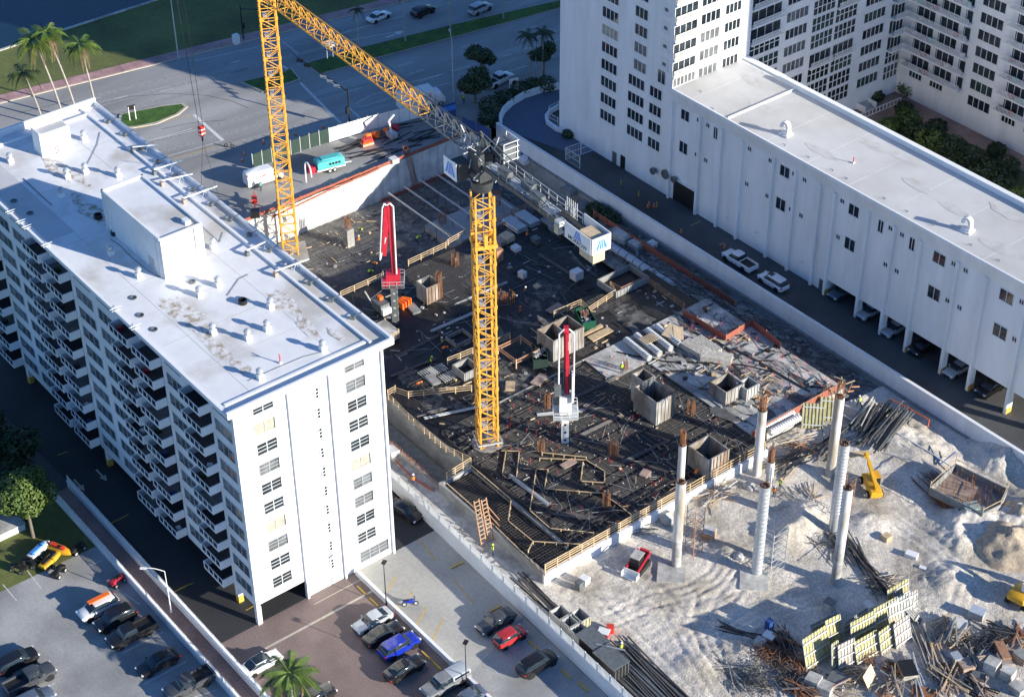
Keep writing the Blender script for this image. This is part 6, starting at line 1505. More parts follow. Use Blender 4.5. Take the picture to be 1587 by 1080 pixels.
p=G(598,520,ZB); t=thing('scaffold_box','stack of timber and steel scaffold frames beside the white roof corner','scaffold',(p.x,p.y,ZB))
for k in range(5): MB().box((0,0,.15+k*.28),(3.4,2.2,.1)).build('deck_board','lumber' if k%2 else 'concrete_pale',t)
for x_ in (-1.6,1.6):
    for y_ in (-1,1): MB().bx(x_-.06,y_-.06,0,x_+.06,y_+.06,1.6).build('post','lumber',t)
p=G(590,480,ZB); t=thing('machine','grey screed machine with orange guards left of the boom mast','machine',(p.x,p.y,ZB)); q=MB(); rn=random.Random(3)
MB().box((0,0,.8),(2.2,1.5,1.3)).build('body','steel_grey',t); MB().box((1.2,0,.5),(.8,1.4,.9)).build('engine','white_plastic',t); MB().box((-.5,.3,1.7),(.7,.6,.5)).build('guard','orange',t); MB().bar((-1,-.5,.3),(-1.5,-1.5,3.0),.15).build('arm','steel_light',t)
# ---- hoarding along the street
HP=[G(392,262,0),G(480,230,0),G(570,203,0),G(650,183,0)]
t=thing('hoarding','white panelled site hoarding along the street','hoarding',HP[0]); o0=HP[0]; pmh=None; cnt=0
for a_,b_ in zip(HP,HP[1:]):
    L=(b_-a_).length; n=int(L/1.5); ang=math.atan2((b_-a_).y,(b_-a_).x)
    for i in range(n):
        c=a_.lerp(b_,i/n)-o0; w_=L/n
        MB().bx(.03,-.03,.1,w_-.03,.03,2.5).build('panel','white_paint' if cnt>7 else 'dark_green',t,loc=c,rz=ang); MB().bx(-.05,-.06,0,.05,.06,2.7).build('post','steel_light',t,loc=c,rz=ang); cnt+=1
tb=t
# items behind the hoarding
p=G(569,226,0); t=thing('orange_crate','orange and white plastic barrier crate behind the hoarding','barrier',(p.x,p.y,0),RAD(80)); MB().bx(-.9,-.5,.1,.9,.5,.8).build('base','orange',t); MB().bx(-.8,-.45,.8,.8,.45,1.3).build('load','red_bright',t); MB().bx(-.92,-.52,.35,.92,.52,.5).build('band','white_plastic',t)
for i,(px,py,l) in enumerate([(570,212,'orange mesh roll'),(582,209,'orange cone heap'),(600,203,'orange net heap'),(612,197,'red net heap')]):
    p=G(px,py,.3); t=thing('net_heap',l+' behind the hoarding','safety net',(p.x,p.y,0)); loft([(.8,.3,0,.3,.7),(.2,.6,0,.9,.6),(-.5,.5,0,.7,.6),(-.9,.3,0,.3,.7)]).build('net','orange' if i<3 else 'red_paint',t,smooth=True)
p=G(607,213,0); t=thing('knuckle_loader','white articulated loader arm behind the hoarding','loader',(p.x,p.y,0)); MB().box((0,0,.5),(1.6,1.2,.9)).build('base','steel_light',t); MB().bar((0,0,.9),(.2,-.6,3.2),.25).build('arm','white_plastic',t); MB().bar((.2,-.6,3.2),(-.3,.8,3.6),.22).build('arm','white_plastic',t)
p=G(692,172,1.5); t=thing('blue_tank','blue banner box at the site entrance','banner',(p.x,p.y,0),RAD(80)); MB().bx(-1.5,-.1,.2,1.5,.1,2.6).build('panel','blue_dark',t); MB().bx(-1.5,-.12,1.4,1.5,-.1,2.3).build('picture','blue_sign',t); 
for s_ in (-1.5,1.5): MB().bx(s_-.05,-.08,0,s_+.05,.08,2.7).build('post','steel_grey',t)
p=G(738,200,1.2); t=thing('blue_banner','dark blue banner fence at the ramp corner','banner',(p.x,p.y,0),RAD(10)); MB().bx(-3,-.05,.1,3,.05,2.2).build('panel','blue_dark',t)
for s_ in (-3,0,3): MB().bx(s_-.05,-.08,0,s_+.05,.08,2.4).build('post','steel_grey',t)
crate(610,252,0,(1.2,1.2,.8),0,'pale crate at the edge of the sheeted wall','tarp_white'); 
loose('black pipes and hoses lying behind the hoarding',-80,66,-73,80,0,40,'black',.1,1.5,6,seed=21,ang=1.4,name='hoses',cat='hoses')
# ================================================================== VEGETATION
def frond_mesh(L,droop,m,seed,n=22,wid=.55,up=.5):
    q=MB(); rn=random.Random(seed); pts=[]
    for i in range(n+1):
        f=i/n; pts.append(Vector((L*f*(1-.12*f*f),0,up*L*f*.9-droop*L*f*f)))
    for a_,b_ in zip(pts,pts[1:]): q.bar(a_,b_,.05,.05,cap=False)
    for i in range(1,n+1):
        f=i/n; w_=wid*L*.42*math.sin(math.pi*min(1,.12+f*.86))**.7
        for s_ in (-1,1):
            for k in range(2):
                c=pts[i-1].lerp(pts[i],.25+.5*k); tip=c+Vector((w_*.45,s_*w_*(.9+.2*rn.random()),-w_*(.25+.35*rn.random()))); d=Vector((.034,0,.0))
                q.add([c-d,c+d,tip+d*.3,tip-d*.3],[(0,1,2,3)])
    return q.mesh('frond',m)
FR=[frond_mesh(2.6,.55,'palm_leaf',1,up=.75),frond_mesh(2.8,.85,'palm_leaf',2,up=.55),frond_mesh(2.6,1.0,'palm_leaf',3,up=.2),frond_mesh(2.2,1.35,'palm_dead',4,up=.1)]
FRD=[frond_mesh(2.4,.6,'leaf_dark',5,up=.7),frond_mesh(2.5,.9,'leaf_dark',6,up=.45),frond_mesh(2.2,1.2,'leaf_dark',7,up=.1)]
def palm(base,h,lean,label,fr=FR,n=20,dead=5,s=1.0,r=.17,group='palm trees',trunk='palm_trunk'):
    t=thing('palm_tree',label,'palm tree',base,0,group); q=MB(); N=10; pts=[]
    for i in range(N+1): f=i/N; pts.append(Vector((lean[0]*f**1.4,lean[1]*f**1.4,h*f)))
    for i,(a_,b_) in enumerate(zip(pts,pts[1:])): q.tube(a_,b_,r*(1.35 if i==0 else 1.05-.035*i),r*(1.05-.035*(i+1)),n=10,cap=(i in(0,N-1)))
    q.build('trunk',trunk,t,smooth=60); top=pts[-1]; rn=random.Random(sum(map(ord,label))%1000)
    MB().lathe([(.12,-.9),(.2,-.3),(.14,.2)],c=tuple(top),n=8).build('crownshaft','palm_leaf' if fr is FR else 'leaf_dark',t,smooth=True)
    for i in range(n):
        k=0 if i<n*.3 else 1 if i<n*.65 else 2
        o=put('frond',fr[k],t,top); o.rotation_euler=(rn.uniform(-.15,.15),rn.uniform(-.12,.12),i*2.399+rn.uniform(-.2,.2)); sc=s*rn.uniform(.85,1.15); o.scale=(sc,sc,sc)
    if fr is FR:
        for i in range(dead): o=put('dead_frond',FR[3],t,top-Vector((0,0,.3))); o.rotation_euler=(rn.uniform(-.2,.2),.35,rn.uniform(0,6.3)); o.scale=(s,s,s)
    return t
palm(G(68,196),10.0,(-.5,-1.6),'small dark leaning palm leftmost of the street palms',FRD,14,0,1.2,.14)
palm(G(100,192),15.4,(-.5,-2.4),'tall palm second from the left beyond the roof',n=22,s=1.35)
palm(G(121,186),16.0,(-.6,-2.6),'tall palm with brown drooping fronds, third from the left',n=18,dead=9,s=1.3)
palm(G(150,176),12.6,(-.2,-1.0),'bright green palm at the back right roof corner',n=20,dead=7,s=1.25)
p=G(448,1042,6.5); palm(Vector((p.x,p.y,0)),6.4,(0,0),'coconut palm on the brick plaza at the bottom edge',n=26,dead=2,s=1.25)
for px,py,h,l in ((668,130,10.0,'tall thin palm left of the tower in shade'),(757,110+20,11.0,'tall thin palm next to the tower wall in shade'),(820,125,8.0,'slim palm in the planting strip before the tower'),(838,135,10.5,'tall slim palm nearest the tower corner'),(852,138,7.0,'short palm against the tower corner')):
    pass
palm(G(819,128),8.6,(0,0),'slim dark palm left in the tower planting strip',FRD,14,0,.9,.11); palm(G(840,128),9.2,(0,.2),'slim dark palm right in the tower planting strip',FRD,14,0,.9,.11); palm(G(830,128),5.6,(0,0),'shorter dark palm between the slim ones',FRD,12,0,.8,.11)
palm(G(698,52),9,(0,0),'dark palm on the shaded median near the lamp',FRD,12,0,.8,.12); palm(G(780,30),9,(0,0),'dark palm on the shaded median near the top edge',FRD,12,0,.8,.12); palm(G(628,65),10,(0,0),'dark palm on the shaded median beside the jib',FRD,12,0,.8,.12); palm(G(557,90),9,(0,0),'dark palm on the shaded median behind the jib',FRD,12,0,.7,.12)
def tree(base,h,r,label,m='leaf_dark',n=2600,size=.17,seed=1,lobes=9,flat_=.8,group='broadleaf trees',tr=.22,cat='tree'):
    t=thing('leafy_tree',label,cat,base,0,group); rn=random.Random(seed); q=MB(); q.tube((0,0,0),(0,0,h*.55),tr,tr*.7,9); cs=[]
    for i in range(lobes):
        a_=i*2.399; rr=r*.62*math.sqrt((i+.3)/lobes); c=Vector((rr*math.cos(a_),rr*math.sin(a_),h*.72+rn.uniform(-.28,.28)*r*flat_*1.2)); cs.append(c); q.tube((0,0,h*.45),c*.92+Vector((0,0,h*.04)),tr*.4,.03,6)
    q.build('trunk','bark',t)
    q=MB()
    for i,c in enumerate(cs): leafblob(q,c,r*rn.uniform(.38,.52),n//lobes,size,seed*50+i,flat_)
    q.build('crown',m,t); return t
p=G(36,762,7.0); tree(Vector((p.x,p.y,0)),9.6,3.9,'sunlit broad green tree at the left picture edge','leaf',11000,.15,2,15,.8); 
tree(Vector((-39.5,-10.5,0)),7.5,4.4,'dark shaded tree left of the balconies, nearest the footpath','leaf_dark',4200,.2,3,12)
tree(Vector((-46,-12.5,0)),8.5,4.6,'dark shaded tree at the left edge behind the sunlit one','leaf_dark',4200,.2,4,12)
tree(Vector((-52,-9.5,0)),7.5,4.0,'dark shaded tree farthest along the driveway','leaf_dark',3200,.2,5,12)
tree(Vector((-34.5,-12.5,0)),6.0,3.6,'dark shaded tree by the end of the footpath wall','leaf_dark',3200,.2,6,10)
tree(G(745,128),7.5,2.6,'round dark tree before the white pickup','leaf_dark',2600,.18,7,9); tree(G(736,160),5.5,3.2,'broad dark tree at the bend of the ramp','leaf_dark',2800,.18,8,9); tree(G(842,118),6.0,2.4,'dark bushy tree next to the tower corner','leaf_dark',2200,.18,9,8)
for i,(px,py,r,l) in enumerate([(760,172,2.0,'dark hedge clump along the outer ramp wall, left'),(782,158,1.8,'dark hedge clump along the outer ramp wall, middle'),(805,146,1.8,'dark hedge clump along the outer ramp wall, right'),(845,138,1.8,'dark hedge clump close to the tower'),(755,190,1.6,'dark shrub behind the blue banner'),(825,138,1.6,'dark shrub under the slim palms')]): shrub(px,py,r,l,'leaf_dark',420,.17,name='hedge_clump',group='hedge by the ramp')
for i,(px,py,r,l) in enumerate([(922,330,1.5,'dark green bush at the foot of the retaining wall, left one'),(934,337,1.6,'dark green bush at the foot of the retaining wall, middle one'),(948,345,1.5,'dark green bush at the foot of the retaining wall, right one')]): shrub(px,py,r,l,'leaf_dark',520,.14,group='bushes at the retaining wall',z=-2)
shrub(880,212,1.0,'low dark shrubs between the ramp and the tower wall','leaf_dark',260)
# small white shelter under the tree
p=G(30,815,0); t=thing('garden_shelter','white low roof and round parasol under the sunlit tree','shelter',(p.x,p.y,0)); MB().bx(-3.4,-3.0,0,1.0,.3,.9).build('wall','white_paint',t); MB().bx(-3.5,-3.1,.9,1.1,.4,1.0).build('coping','concrete_pale',t); MB().lathe([(1.2,1.9),(.5,2.2),(.05,2.35)],c=(-2.2,-.6,0),n=10).build('parasol','white_plastic',t); MB().tube((-2.2,-.6,0),(-2.2,-.6,2.0),.04).build('pole','steel_light',t)
# ================================================================== STREET FURNITURE
def street_lamp(base,h,arm_,rz,label,m='steel_light',head='galv',r=.09):
    t=thing('street_lamp',label,'street lamp',base,rz,'street lamps'); MB().tube((0,0,0),(0,0,h),r,r*.6,8).build('pole',m,t); q=MB()
    if arm_>1.2:
        pts=[Vector((arm_*f,0,h+.5*math.sin(f*math.pi*.6))) for f in (0,.25,.5,.75,1)]
        for a_,b_ in zip(pts,pts[1:]): q.tube(a_,b_,.05,n=6)
        MB().box(pts[-1]+Vector((.2,0,-.03)),(.7,.26,.14)).build('lamp_head',head,t)
    else: q.bar((0,0,h),(arm_,0,h),.06); MB().box((arm_+.15,0,h),(.6,.45,.16)).build('lamp_head',head,t)
    q.build('arm',m,t); MB().lathe([(r*2,0),(r*1.9,.3),(r,.35)],n=8).build('base',m,t); return t
street_lamp(G(598.3,937),6.4,-.3,RAD(-60),'black lot lamp on the low white wall by the silver sedan','black','black',.07); street_lamp(G(722.5,1064),6.6,-.3,RAD(-60),'black lot lamp on the low white wall by the camper pickup','black','black',.07)
street_lamp(G(265,948),6.2,2.1,RAD(-130),'white lamp with curved arm on the footpath wall','white_plastic','white_plastic',.08); street_lamp(G(702.5,158),11.0,2.5,RAD(150),'pale street lamp at the near kerb above the box truck','steel_light','steel_light',.1); street_lamp(G(276,90),13.0,.1,RAD(0),'tall pale pole on the far sidewalk','steel_light','steel_light',.12)
# signal mast arm
p=G(542,198); e=G(452,84,6.5); t=thing('traffic_signal','long black traffic signal arm over the intersection','traffic signal',(p.x,p.y,0)); MB().tube((0,0,0),(0,0,7),.16,.12,8).build('pole','black',t); d=Vector((e.x-p.x,e.y-p.y,0)); MB().tube((0,0,6.5),(d.x,d.y,6.6),.11,.06,8).build('arm','black',t)
for f in (.18,.30,.42,.72,.85): 
    c=d*f; o=MB().box((c.x,c.y,6.3),(1.0,.35,.42),.5).build('signal_head','black',t); MB().box((c.x+.3,c.y-.3,6.45),(1.1,.06,.5),.5).build('backplate','steel_light' if f<.5 else 'black',t)
MB().box((0,-.3,3.2),(.5,.4,1.3)).build('pedestrian_head','black',t)
p=G(377,62); t=thing('traffic_signal','black signal pole with a slanted arm on the far sidewalk','traffic signal',(p.x,p.y,0)); MB().tube((0,0,0),(0,0,6.5),.13,.1,8).build('pole','black',t); MB().tube((0,0,5.8),(1.5,3.5,5.2),.08,n=6).build('arm','black',t); MB().box((1.5,3.5,5.1),(.5,1.2,.4)).build('signal_head','black',t); MB().box((0,.2,2.6),(.4,.4,1)).build('signal_head','black',t)
p=G(366,68); tag(MB().bx(-.45,-.5,0,.45,.5,1.7).build('control_cabinet','white_plastic',None,loc=p),'white control cabinet on the far sidewalk','cabinet')
p=G(206,187); t=thing('street_sign','dark street sign on two white posts on the island','sign',(p.x,p.y,.15),RAD(75)); MB().box((0,0,2.2),(1.3,.08,.8)).build('panel','black',t)
for s_ in (-.5,.5): MB().bx(s_-.06,-.06,0,s_+.06,.06,2.4).build('post','white_plastic',t)
p=G(796,142); t=thing('monument_sign','white monument sign with dark oval beside the street','sign',(p.x,p.y,0),RAD(75)); MB().bx(-.75,-.2,0,.75,.2,2.6).build('slab','white_plastic',t); MB().lathe([(.42,-.01),(.42,.01)],n=16).build('emblem','black',t).matrix_local=Matrix.Translation((0,-.215,1.7))@Matrix.Rotation(RAD(90),4,'X'); MB().bx(-.8,-.25,2.6,.8,.25,2.7).build('cap','steel_grey',t)
cone_b=MB().bx(-.2,-.2,0,.2,.2,.05).mesh('base','orange'); cone_m=MB().lathe([(.15,.05),(.03,.75)],n=10).mesh('cone','orange'); cone_s=MB().lathe([(.105,.38),(.075,.52)],n=10).mesh('stripe','white_plastic')
CONES=[(378,240,'beside the hoarding end'),(375,250,'nearest the van'),(408,223,'in the lit lane beside the crane mast'),(458,210,'right of the crane mast on the lane'),(501,198,'near the signal pole'),(680,170,'first beside the box truck'),(685,173,'second beside the box truck'),(1005,318,'first of the cones at the annex gate'),(1013,321,'second of the cones at the annex gate'),(1055,360,'alone on the annex driveway'),(1122,384,'before the white pickup'),(1438,614,'on the driveway near the wall top'),(1003,322,'third of the cones at the annex gate')]
for px,py,l in CONES:
    p=G(px,py); t=thing('traffic_cone','orange traffic cone '+l,'traffic cone',(p.x,p.y,.0),0,'traffic cones'); put('base',cone_b,t); put('cone',cone_m,t); put('stripe',cone_s,t)
for px,py,l in ((962,288,'first yellow bollard on the annex driveway'),(989,305,'second yellow bollard on the annex driveway'),(1017,322,'third yellow bollard on the annex driveway')):
    p=G(px,py); t=thing('bollard',l,'bollard',(p.x,p.y,0),0,'bollards'); MB().lathe([(.1,0),(.1,.95),(.05,1.0)],n=10).build('post','line_yellow',t); MB().lathe([(.14,0),(.14,.06)],n=10).build('base','steel_grey',t)
def dish(px,py,z,r,label):
    p=GY(px,py,WY-.5); t=thing('duct_fan',label,'duct fan',(p.x,WY-.6,p.z)); q=MB().lathe([(r*.5,-.5),(r,-.1),(r,.15),(r*.7,.16),(r*.7,0)],n=14); o=q.build('housing','steel_grey',t,smooth=True); o.rotation_euler=(RAD(90),0,0); MB().bar((0,.1,0),(0,.6,-.3),.12).build('bracket','steel_light',t)
dish(1012,265,0,.55,'round grey wall fan on the tower base'); dish(1031,270,0,.75,'large round duct hood at the garage mouth'); dish(1044,278,0,.5,'smaller round duct hood at the garage mouth')
p=G(355,229); t=thing('bicycle','dark bicycle leaning at the stop line','bicycle',(p.x,p.y,0),RAD(40)); ty,rm=wheel_mesh(.33,.06)
for x_ in (-.5,.5): put('wheel',ty,t,(x_,0,.33))
q=MB(); q.bar((-.5,0,.33),(-.1,0,.85),.04); q.bar((-.1,0,.85),(.4,0,.85),.04); q.bar((.5,0,.33),(.38,0,1.0),.04); q.bar((-.05,0,.4),(.4,0,.85),.04); q.build('frame','black',t)
# ================================================================== PEOPLE
def person_mesh(name,J_,mats):
    me=bpy.data.meshes.new(name); keys=list(J_.keys()); E=[('pel','spine'),('spine','chest'),('chest','neck'),('neck','head'),('head','crown'),('chest','shL'),('shL','elL'),('elL','haL'),('chest','shR'),('shR','elR'),('elR','haR'),('pel','hipL'),('hipL','knL'),('knL','anL'),('anL','toL'),('pel','hipR'),('hipR','knR'),('knR','anR'),('anR','toR')]
    me.from_pydata([J_[k][:3] for k in keys],[(keys.index(a_),keys.index(b_)) for a_,b_ in E],[]); ob=bpy.data.objects.new('tmp',me); COL.objects.link(ob)
    md=ob.modifiers.new('s','SKIN'); 
    for i,k in enumerate(keys): r=J_[k][3]; me.skin_vertices[0].data[i].radius=(r,r*(J_[k][4] if len(J_[k])>4 else 1)); me.skin_vertices[0].data[i].use_root=(k=='pel')
    ob.modifiers.new('sub','SUBSURF').levels=1; dg=bpy.context.evaluated_depsgraph_get(); out=bpy.data.meshes.new_from_object(ob.evaluated_get(dg)); bpy.data.objects.remove(ob)
    out.materials.clear()
    for m_ in mats: out.materials.append(MAT[m_])
    hz=J_['neck'][2]; pz=J_['pel'][2]
    hL=Vector(J_['haL'][:3]); hR=Vector(J_['haR'][:3]); az_=max(J_['anL'][2],J_['anR'][2])+.06
    for f in out.polygons:
        c=f.center; f.use_smooth=True
        f.material_index=0 if (c.z>hz+.02 or (c-hL).length<.14 or (c-hR).length<.14) else 3 if c.z<az_*.9 and c.z<.14 else 2 if c.z<pz+.04 else 1
    out.name=name; return out
def pose(kind):
    if kind=='stand': return dict(pel=(0,0,.95,.145,.75),spine=(0,0,1.12,.135,.75),chest=(.0,0,1.36,.155,.7),neck=(.01,0,1.50,.055),head=(.03,0,1.61,.085),crown=(.03,0,1.71,.07),shL=(0,.19,1.42,.065),elL=(.02,.27,1.15,.05),haL=(.16,.26,.95,.042),shR=(0,-.19,1.42,.065),elR=(-.02,-.27,1.15,.05),haR=(.12,-.27,.93,.042),hipL=(0,.1,.90,.1),knL=(.03,.11,.5,.07),anL=(0,.12,.09,.05),toL=(.17,.13,.045,.045),hipR=(0,-.1,.90,.1),knR=(.03,-.11,.5,.07),anR=(0,-.12,.09,.05),toR=(.17,-.13,.045,.045))
    if kind=='walk': return dict(pel=(0,0,.93,.145,.75),spine=(.03,0,1.1,.135,.75),chest=(.06,0,1.34,.155,.7),neck=(.09,0,1.48,.055),head=(.12,0,1.59,.085),crown=(.13,0,1.69,.07),shL=(.06,.19,1.40,.065),elL=(-.1,.26,1.16,.05),haL=(-.05,.24,.93,.042),shR=(.06,-.19,1.40,.065),elR=(.2,-.26,1.16,.05),haR=(.42,-.22,1.10,.042),hipL=(0,.1,.88,.1),knL=(.22,.11,.5,.07),anL=(.25,.12,.09,.05),toL=(.42,.13,.05,.045),hipR=(0,-.1,.88,.1),knR=(-.05,-.11,.5,.07),anR=(-.3,-.12,.12,.05),toR=(-.16,-.13,.045,.045))
    return dict(pel=(-.25,0,.82,.145,.75),spine=(-.1,0,.95,.135,.75),chest=(.14,0,1.05,.155,.7),neck=(.28,0,1.06,.055),head=(.38,0,1.05,.085),crown=(.47,0,1.07,.07),shL=(.18,.19,1.0,.065),elL=(.25,.26,.74,.05),haL=(.38,.15,.5,.042),shR=(.18,-.19,1.0,.065),elR=(.25,-.26,.74,.05),haR=(.38,-.15,.5,.042),hipL=(-.25,.11,.78,.1),knL=(.02,.14,.45,.07),anL=(-.08,.14,.09,.05),toL=(.1,.15,.045,.045),hipR=(-.25,-.11,.78,.1),knR=(.02,-.14,.45,.07),anR=(-.08,-.14,.09,.05),toR=(.1,-.15,.045,.045))
PM={}
for kd in ('stand','walk','bend'):
    J_=pose(kd); PM[kd]=(person_mesh('body_'+kd,J_,['skin','shirt_dark','jeans','rubber']),J_)
def person(px,py,z,kd,hd,vest,helm,label):
    me,J_=PM[kd]
    if z==ZD: z=ZA(px,py)
    p=G(px,py,z); t=thing('person',label,'person',(p.x,p.y,z),RAD(hd),None); put('body',me,t)
    c=Vector(J_['chest'][:3]); s_=Vector(J_['spine'][:3]); pe=Vector(J_['pel'][:3]); v=MB(); n=12; vs_=[]
    d=(c-pe).normalized(); side=Vector((0,1,0)); fr=side.cross(d).normalized()
    for f,a_,b_ in ((.02,.185,.155),(.4,.175,.15),(.8,.20,.155),(1.12,.17,.13)):
        o=pe.lerp(c,f)
        for i in range(n): th=2*math.pi*i/n; vs_.append(o+side*(a_*math.cos(th))+fr*(b_*math.sin(th)))
    v.add(vs_,[(j*n+i,j*n+(i+1)%n,(j+1)*n+(i+1)%n,(j+1)*n+i) for j in range(3) for i in range(n)]); v.build('safety_vest',vest,t,smooth=60)
    h=Vector(J_['crown'][:3]); MB().lathe([(.16,-.06),(.125,-.03),(.12,.04),(.07,.10),(.01,.12)],n=12).build('hard_hat',helm,t,smooth=True,loc=h-Vector((0,0,.03))); return t
PEO=[(684.6,538,ZD,'stand',30,'vest','white_plastic','person in a green vest standing on the dark deck left of the mast'),(668,568,ZD,'walk',60,'vest','vest','person in a green vest walking near the left deck battens'),(682,522,ZD,'bend',0,'shirt_dark','white_plastic','person in a white hard hat bending on the dark deck'),(963,578,ZD+.12,'stand',-20,'vest','white_plastic','person in a yellow vest standing on the pale slab tongue'),(796,466,ZD,'bend',20,'vest','white_plastic','person in a green vest bending right of the mast'),(813,459,ZD,'walk',10,'vest_orange','white_plastic','person in an orange vest beside the mast on the black deck'),(806,490,ZD,'stand',0,'vest_orange','vest_orange','person in orange standing farther right of the mast'),(640.5,752,0,'walk',140,'vest_orange','white_plastic','person in orange walking on the site path by the trench'),(763,860,0,'stand',60,'vest','vest','person in a green vest on the path below the front bay'),(1078,740,ZD,'bend',100,'vest_orange','vest_orange','person in orange bending on the deck behind the first column'),(1208,758,0,'stand',-90,'vest','yellow_mach','person in a yellow green vest standing by the silver column'),(1199,770,0,'stand',-60,'vest_orange','white_plastic','person in orange standing below the yellow green vest'),(1331,630,0,'walk',180,'vest','white_plastic','person in a green vest by the steel pile near the retaining wall'),(962,1012,0,'stand',0,'vest','white_plastic','person in a green vest behind the black containers'),(967,1034,0,'walk',-90,'vest_orange','white_plastic','person in orange with pale trousers beside the containers'),(558,362,-5.7,'bend',0,'vest','vest','person in a green vest on the sunlit pit rebar'),(573,428,-6,'bend',45,'vest','vest','person in a green vest in the dark pit below the red boom'),(580,415,-6,'bend',15,'vest_orange','vest_orange','person in orange in the dark pit beside the green vest'),(647,376,-6,'bend',90,'vest','vest','person in a green vest at the dark pit edge'),(404,296,0,'stand',0,'teal','white_plastic','person in a pale blue shirt beside the white van'),(780.6,357,ZD,'stand',0,'vest_orange','white_plastic','person in orange near the pallets on the black deck'),(816,372,ZD,'walk',70,'vest_orange','lumber_red','person in rust clothing between the pallets and the cage box'),(718,160,0,'stand',0,'vest','white_plastic','person in a green vest at the site entrance in shade'),(688,547,ZD,'bend',60,'vest_orange','vest_orange','person in orange bending on the dark deck left of the mast'),(648,603,ZD,'bend',80,'vest_orange','vest_orange','person in orange crouching behind the left rail'),(556+0,345+35,-5.8,'stand',0,'vest_orange','white_plastic','person in orange behind the concrete stub in the pit')]
for a_ in PEO: person(*a_)
# ================================================================== FORMWORK YARD AND CLUTTER
def gz0(p): return hgt(p.x,p.y) if (X0<p.x<X1 and Y0<p.y<Y1) else 0
mat('ply_face',(.50,.40,.34),.75,.2,2); mat('panel_grey',(.36,.365,.35),.7,.25,2)
def panel(px,py,w_,h_,rz,lean,label,col,rows=3,cols=None,zoff=0,face=None):
    """upright gang form panel: timber face at the back, ribs and walers in front"""
    p=G(px,py,0); z=gz0(p); t=thing('form_panel',label,'form panel',(p.x,p.y,z+zoff),RAD(rz),'stacked form panels')
    R_=Matrix.Rotation(RAD(lean),4,'X'); cols=cols or max(3,int(w_/.42))
    MB().bx(-w_/2,-.03,0,w_/2,.03,h_).build('face_sheet',face or 'panel_grey',t).matrix_local=R_
    rib=MB().bx(-.06,-.11,0,.06,-.03,h_).mesh('rib','panel_grey' if col!='concrete_dark' else col)
    for i in range(cols+1):
        o=put('rib',rib,t); o.matrix_local=R_@Matrix.Translation((-w_/2+w_*i/cols,0,0))
    wm=MB().bx(-w_/2,-.22,-.07,w_/2,-.11,.07).mesh('waler','alu')
    for r in range(rows): o=put('waler',wm,t); o.matrix_local=R_@Matrix.Translation((0,0,h_*(.15+.7*r/(max(1,rows-1)))))
    return t
DR=90                                                            # ribs look towards +X
PAN=[(1268,1030,3.6,4.2,DR,'panel_yellow','yellow ribbed form panel at the left end of the stack'),(1293,1035,1.0,3.6,DR,'panel_yellow','narrow yellow form panel beside the left one'),(1312,1034,2.2,3.4,DR,'panel_ply','brown plywood form panel in the front row'),(1345,1022,3.2,3.0,DR,'panel_yellow','wide yellow form panel in the front row, left of the centre'),(1377,1006,2.6,3.0,DR,'panel_yellow','yellow form panel in the middle of the front row'),(1400,998,2.4,3.2,DR,'panel_ply','brown form panel at the right of the front row'),
(1338,1000,3.4,3.8,DR,'panel_yellow','yellow panel standing in the second row left'),(1378,978,3.4,3.6,DR,'panel_yellow','yellow panel standing in the second row right'),(1296,1006,2.0,4.0,DR,'panel_yellow','yellow panel behind the narrow one'),(1398,966,3.4,3.4,DR,'panel_grey','grey ribbed panel in the third row'),(1392,942,3.2,3.2,DR,'panel_yellow','yellow topped panel farthest back in the stack'),(1412,950,1.6,3.0,DR,'panel_ply','brown topped panel at the back right of the stack'),(1280,985,3.6,2.2,DR,'panel_grey','white edged panel lying back left of the stack'),(1325,975,3.6,2.0,DR,'panel_grey','pale panel at the back of the stack')]
rq=random.Random(12)
for a_ in PAN: panel(a_[0],a_[1],a_[2],a_[3],a_[4]+rq.uniform(-7,7),-6-rq.uniform(0,16),a_[6],a_[5],face='ply_face' if a_[5]=='panel_ply' else a_[5])
for px,py,w_,h_,rz,ln,l,c in [(1258,664,2.6,3.2,45,-30,'yellow ribbed panel leaning against the slab edge','panel_yellow'),(1282,652,2.0,3.0,45,-30,'second yellow ribbed panel leaning near the tall column','panel_yellow'),(1425,965,1.0,4.4,110,-50,'dark slab panel leaning right of the stack','concrete_dark')]: panel(px,py,w_,h_,rz,ln,l,c,2,face=c)
def pile(px,py,rz,L,n,label,m,w_=1.6,h_=.8,r=.07,name='steel_pile',cat='steel pile',seed=0,mats=None,part='bar',jit=.08):
    p=G(px,py,0); z=gz0(p); t=thing(name,label,cat,(p.x,p.y,z),RAD(rz)); rn=random.Random(seed+px)
    for i in range(n):
        y=rn.uniform(-w_/2,w_/2); z_=rn.uniform(.05,h_)*(1-abs(y)/w_*1.1); l_=L*rn.uniform(.75,1.1); a_=rn.gauss(0,jit); x=rn.uniform(-.1,.1)*L
        MB().bar((x-l_/2*math.cos(a_),y-l_/2*math.sin(a_),z_+r),(x+l_/2*math.cos(a_),y+l_/2*math.sin(a_),z_+r+rn.uniform(-.05,.1)),r*rn.uniform(.7,1.4),r*rn.uniform(.7,1.4)).build(part,rn.choice(mats) if mats else m,t)
    return t
DK=['rebar','steel_grey','black','rebar']
pile(1370,665,38+90-20,9,34,'big pile of dark steel beams beside the tall columns','rebar',3.4,1.2,.13,mats=DK)
pile(1340,650,110,7,20,'pile of dark beams and pale planks behind the tall column','rebar',2.2,1.0,.12,seed=2,mats=DK+['concrete_pale'])
pile(1290,690,100,7,24,'tangle of dark bars below the leaning yellow panels','rebar',2.6,.9,.09,seed=3,mats=DK,jit=.3)
pile(1225,720,95,6,20,'dark bars and timber at the slab corner behind the silver column','rebar',2.4,.8,.09,seed=4,mats=DK+['lumber'],jit=.4)
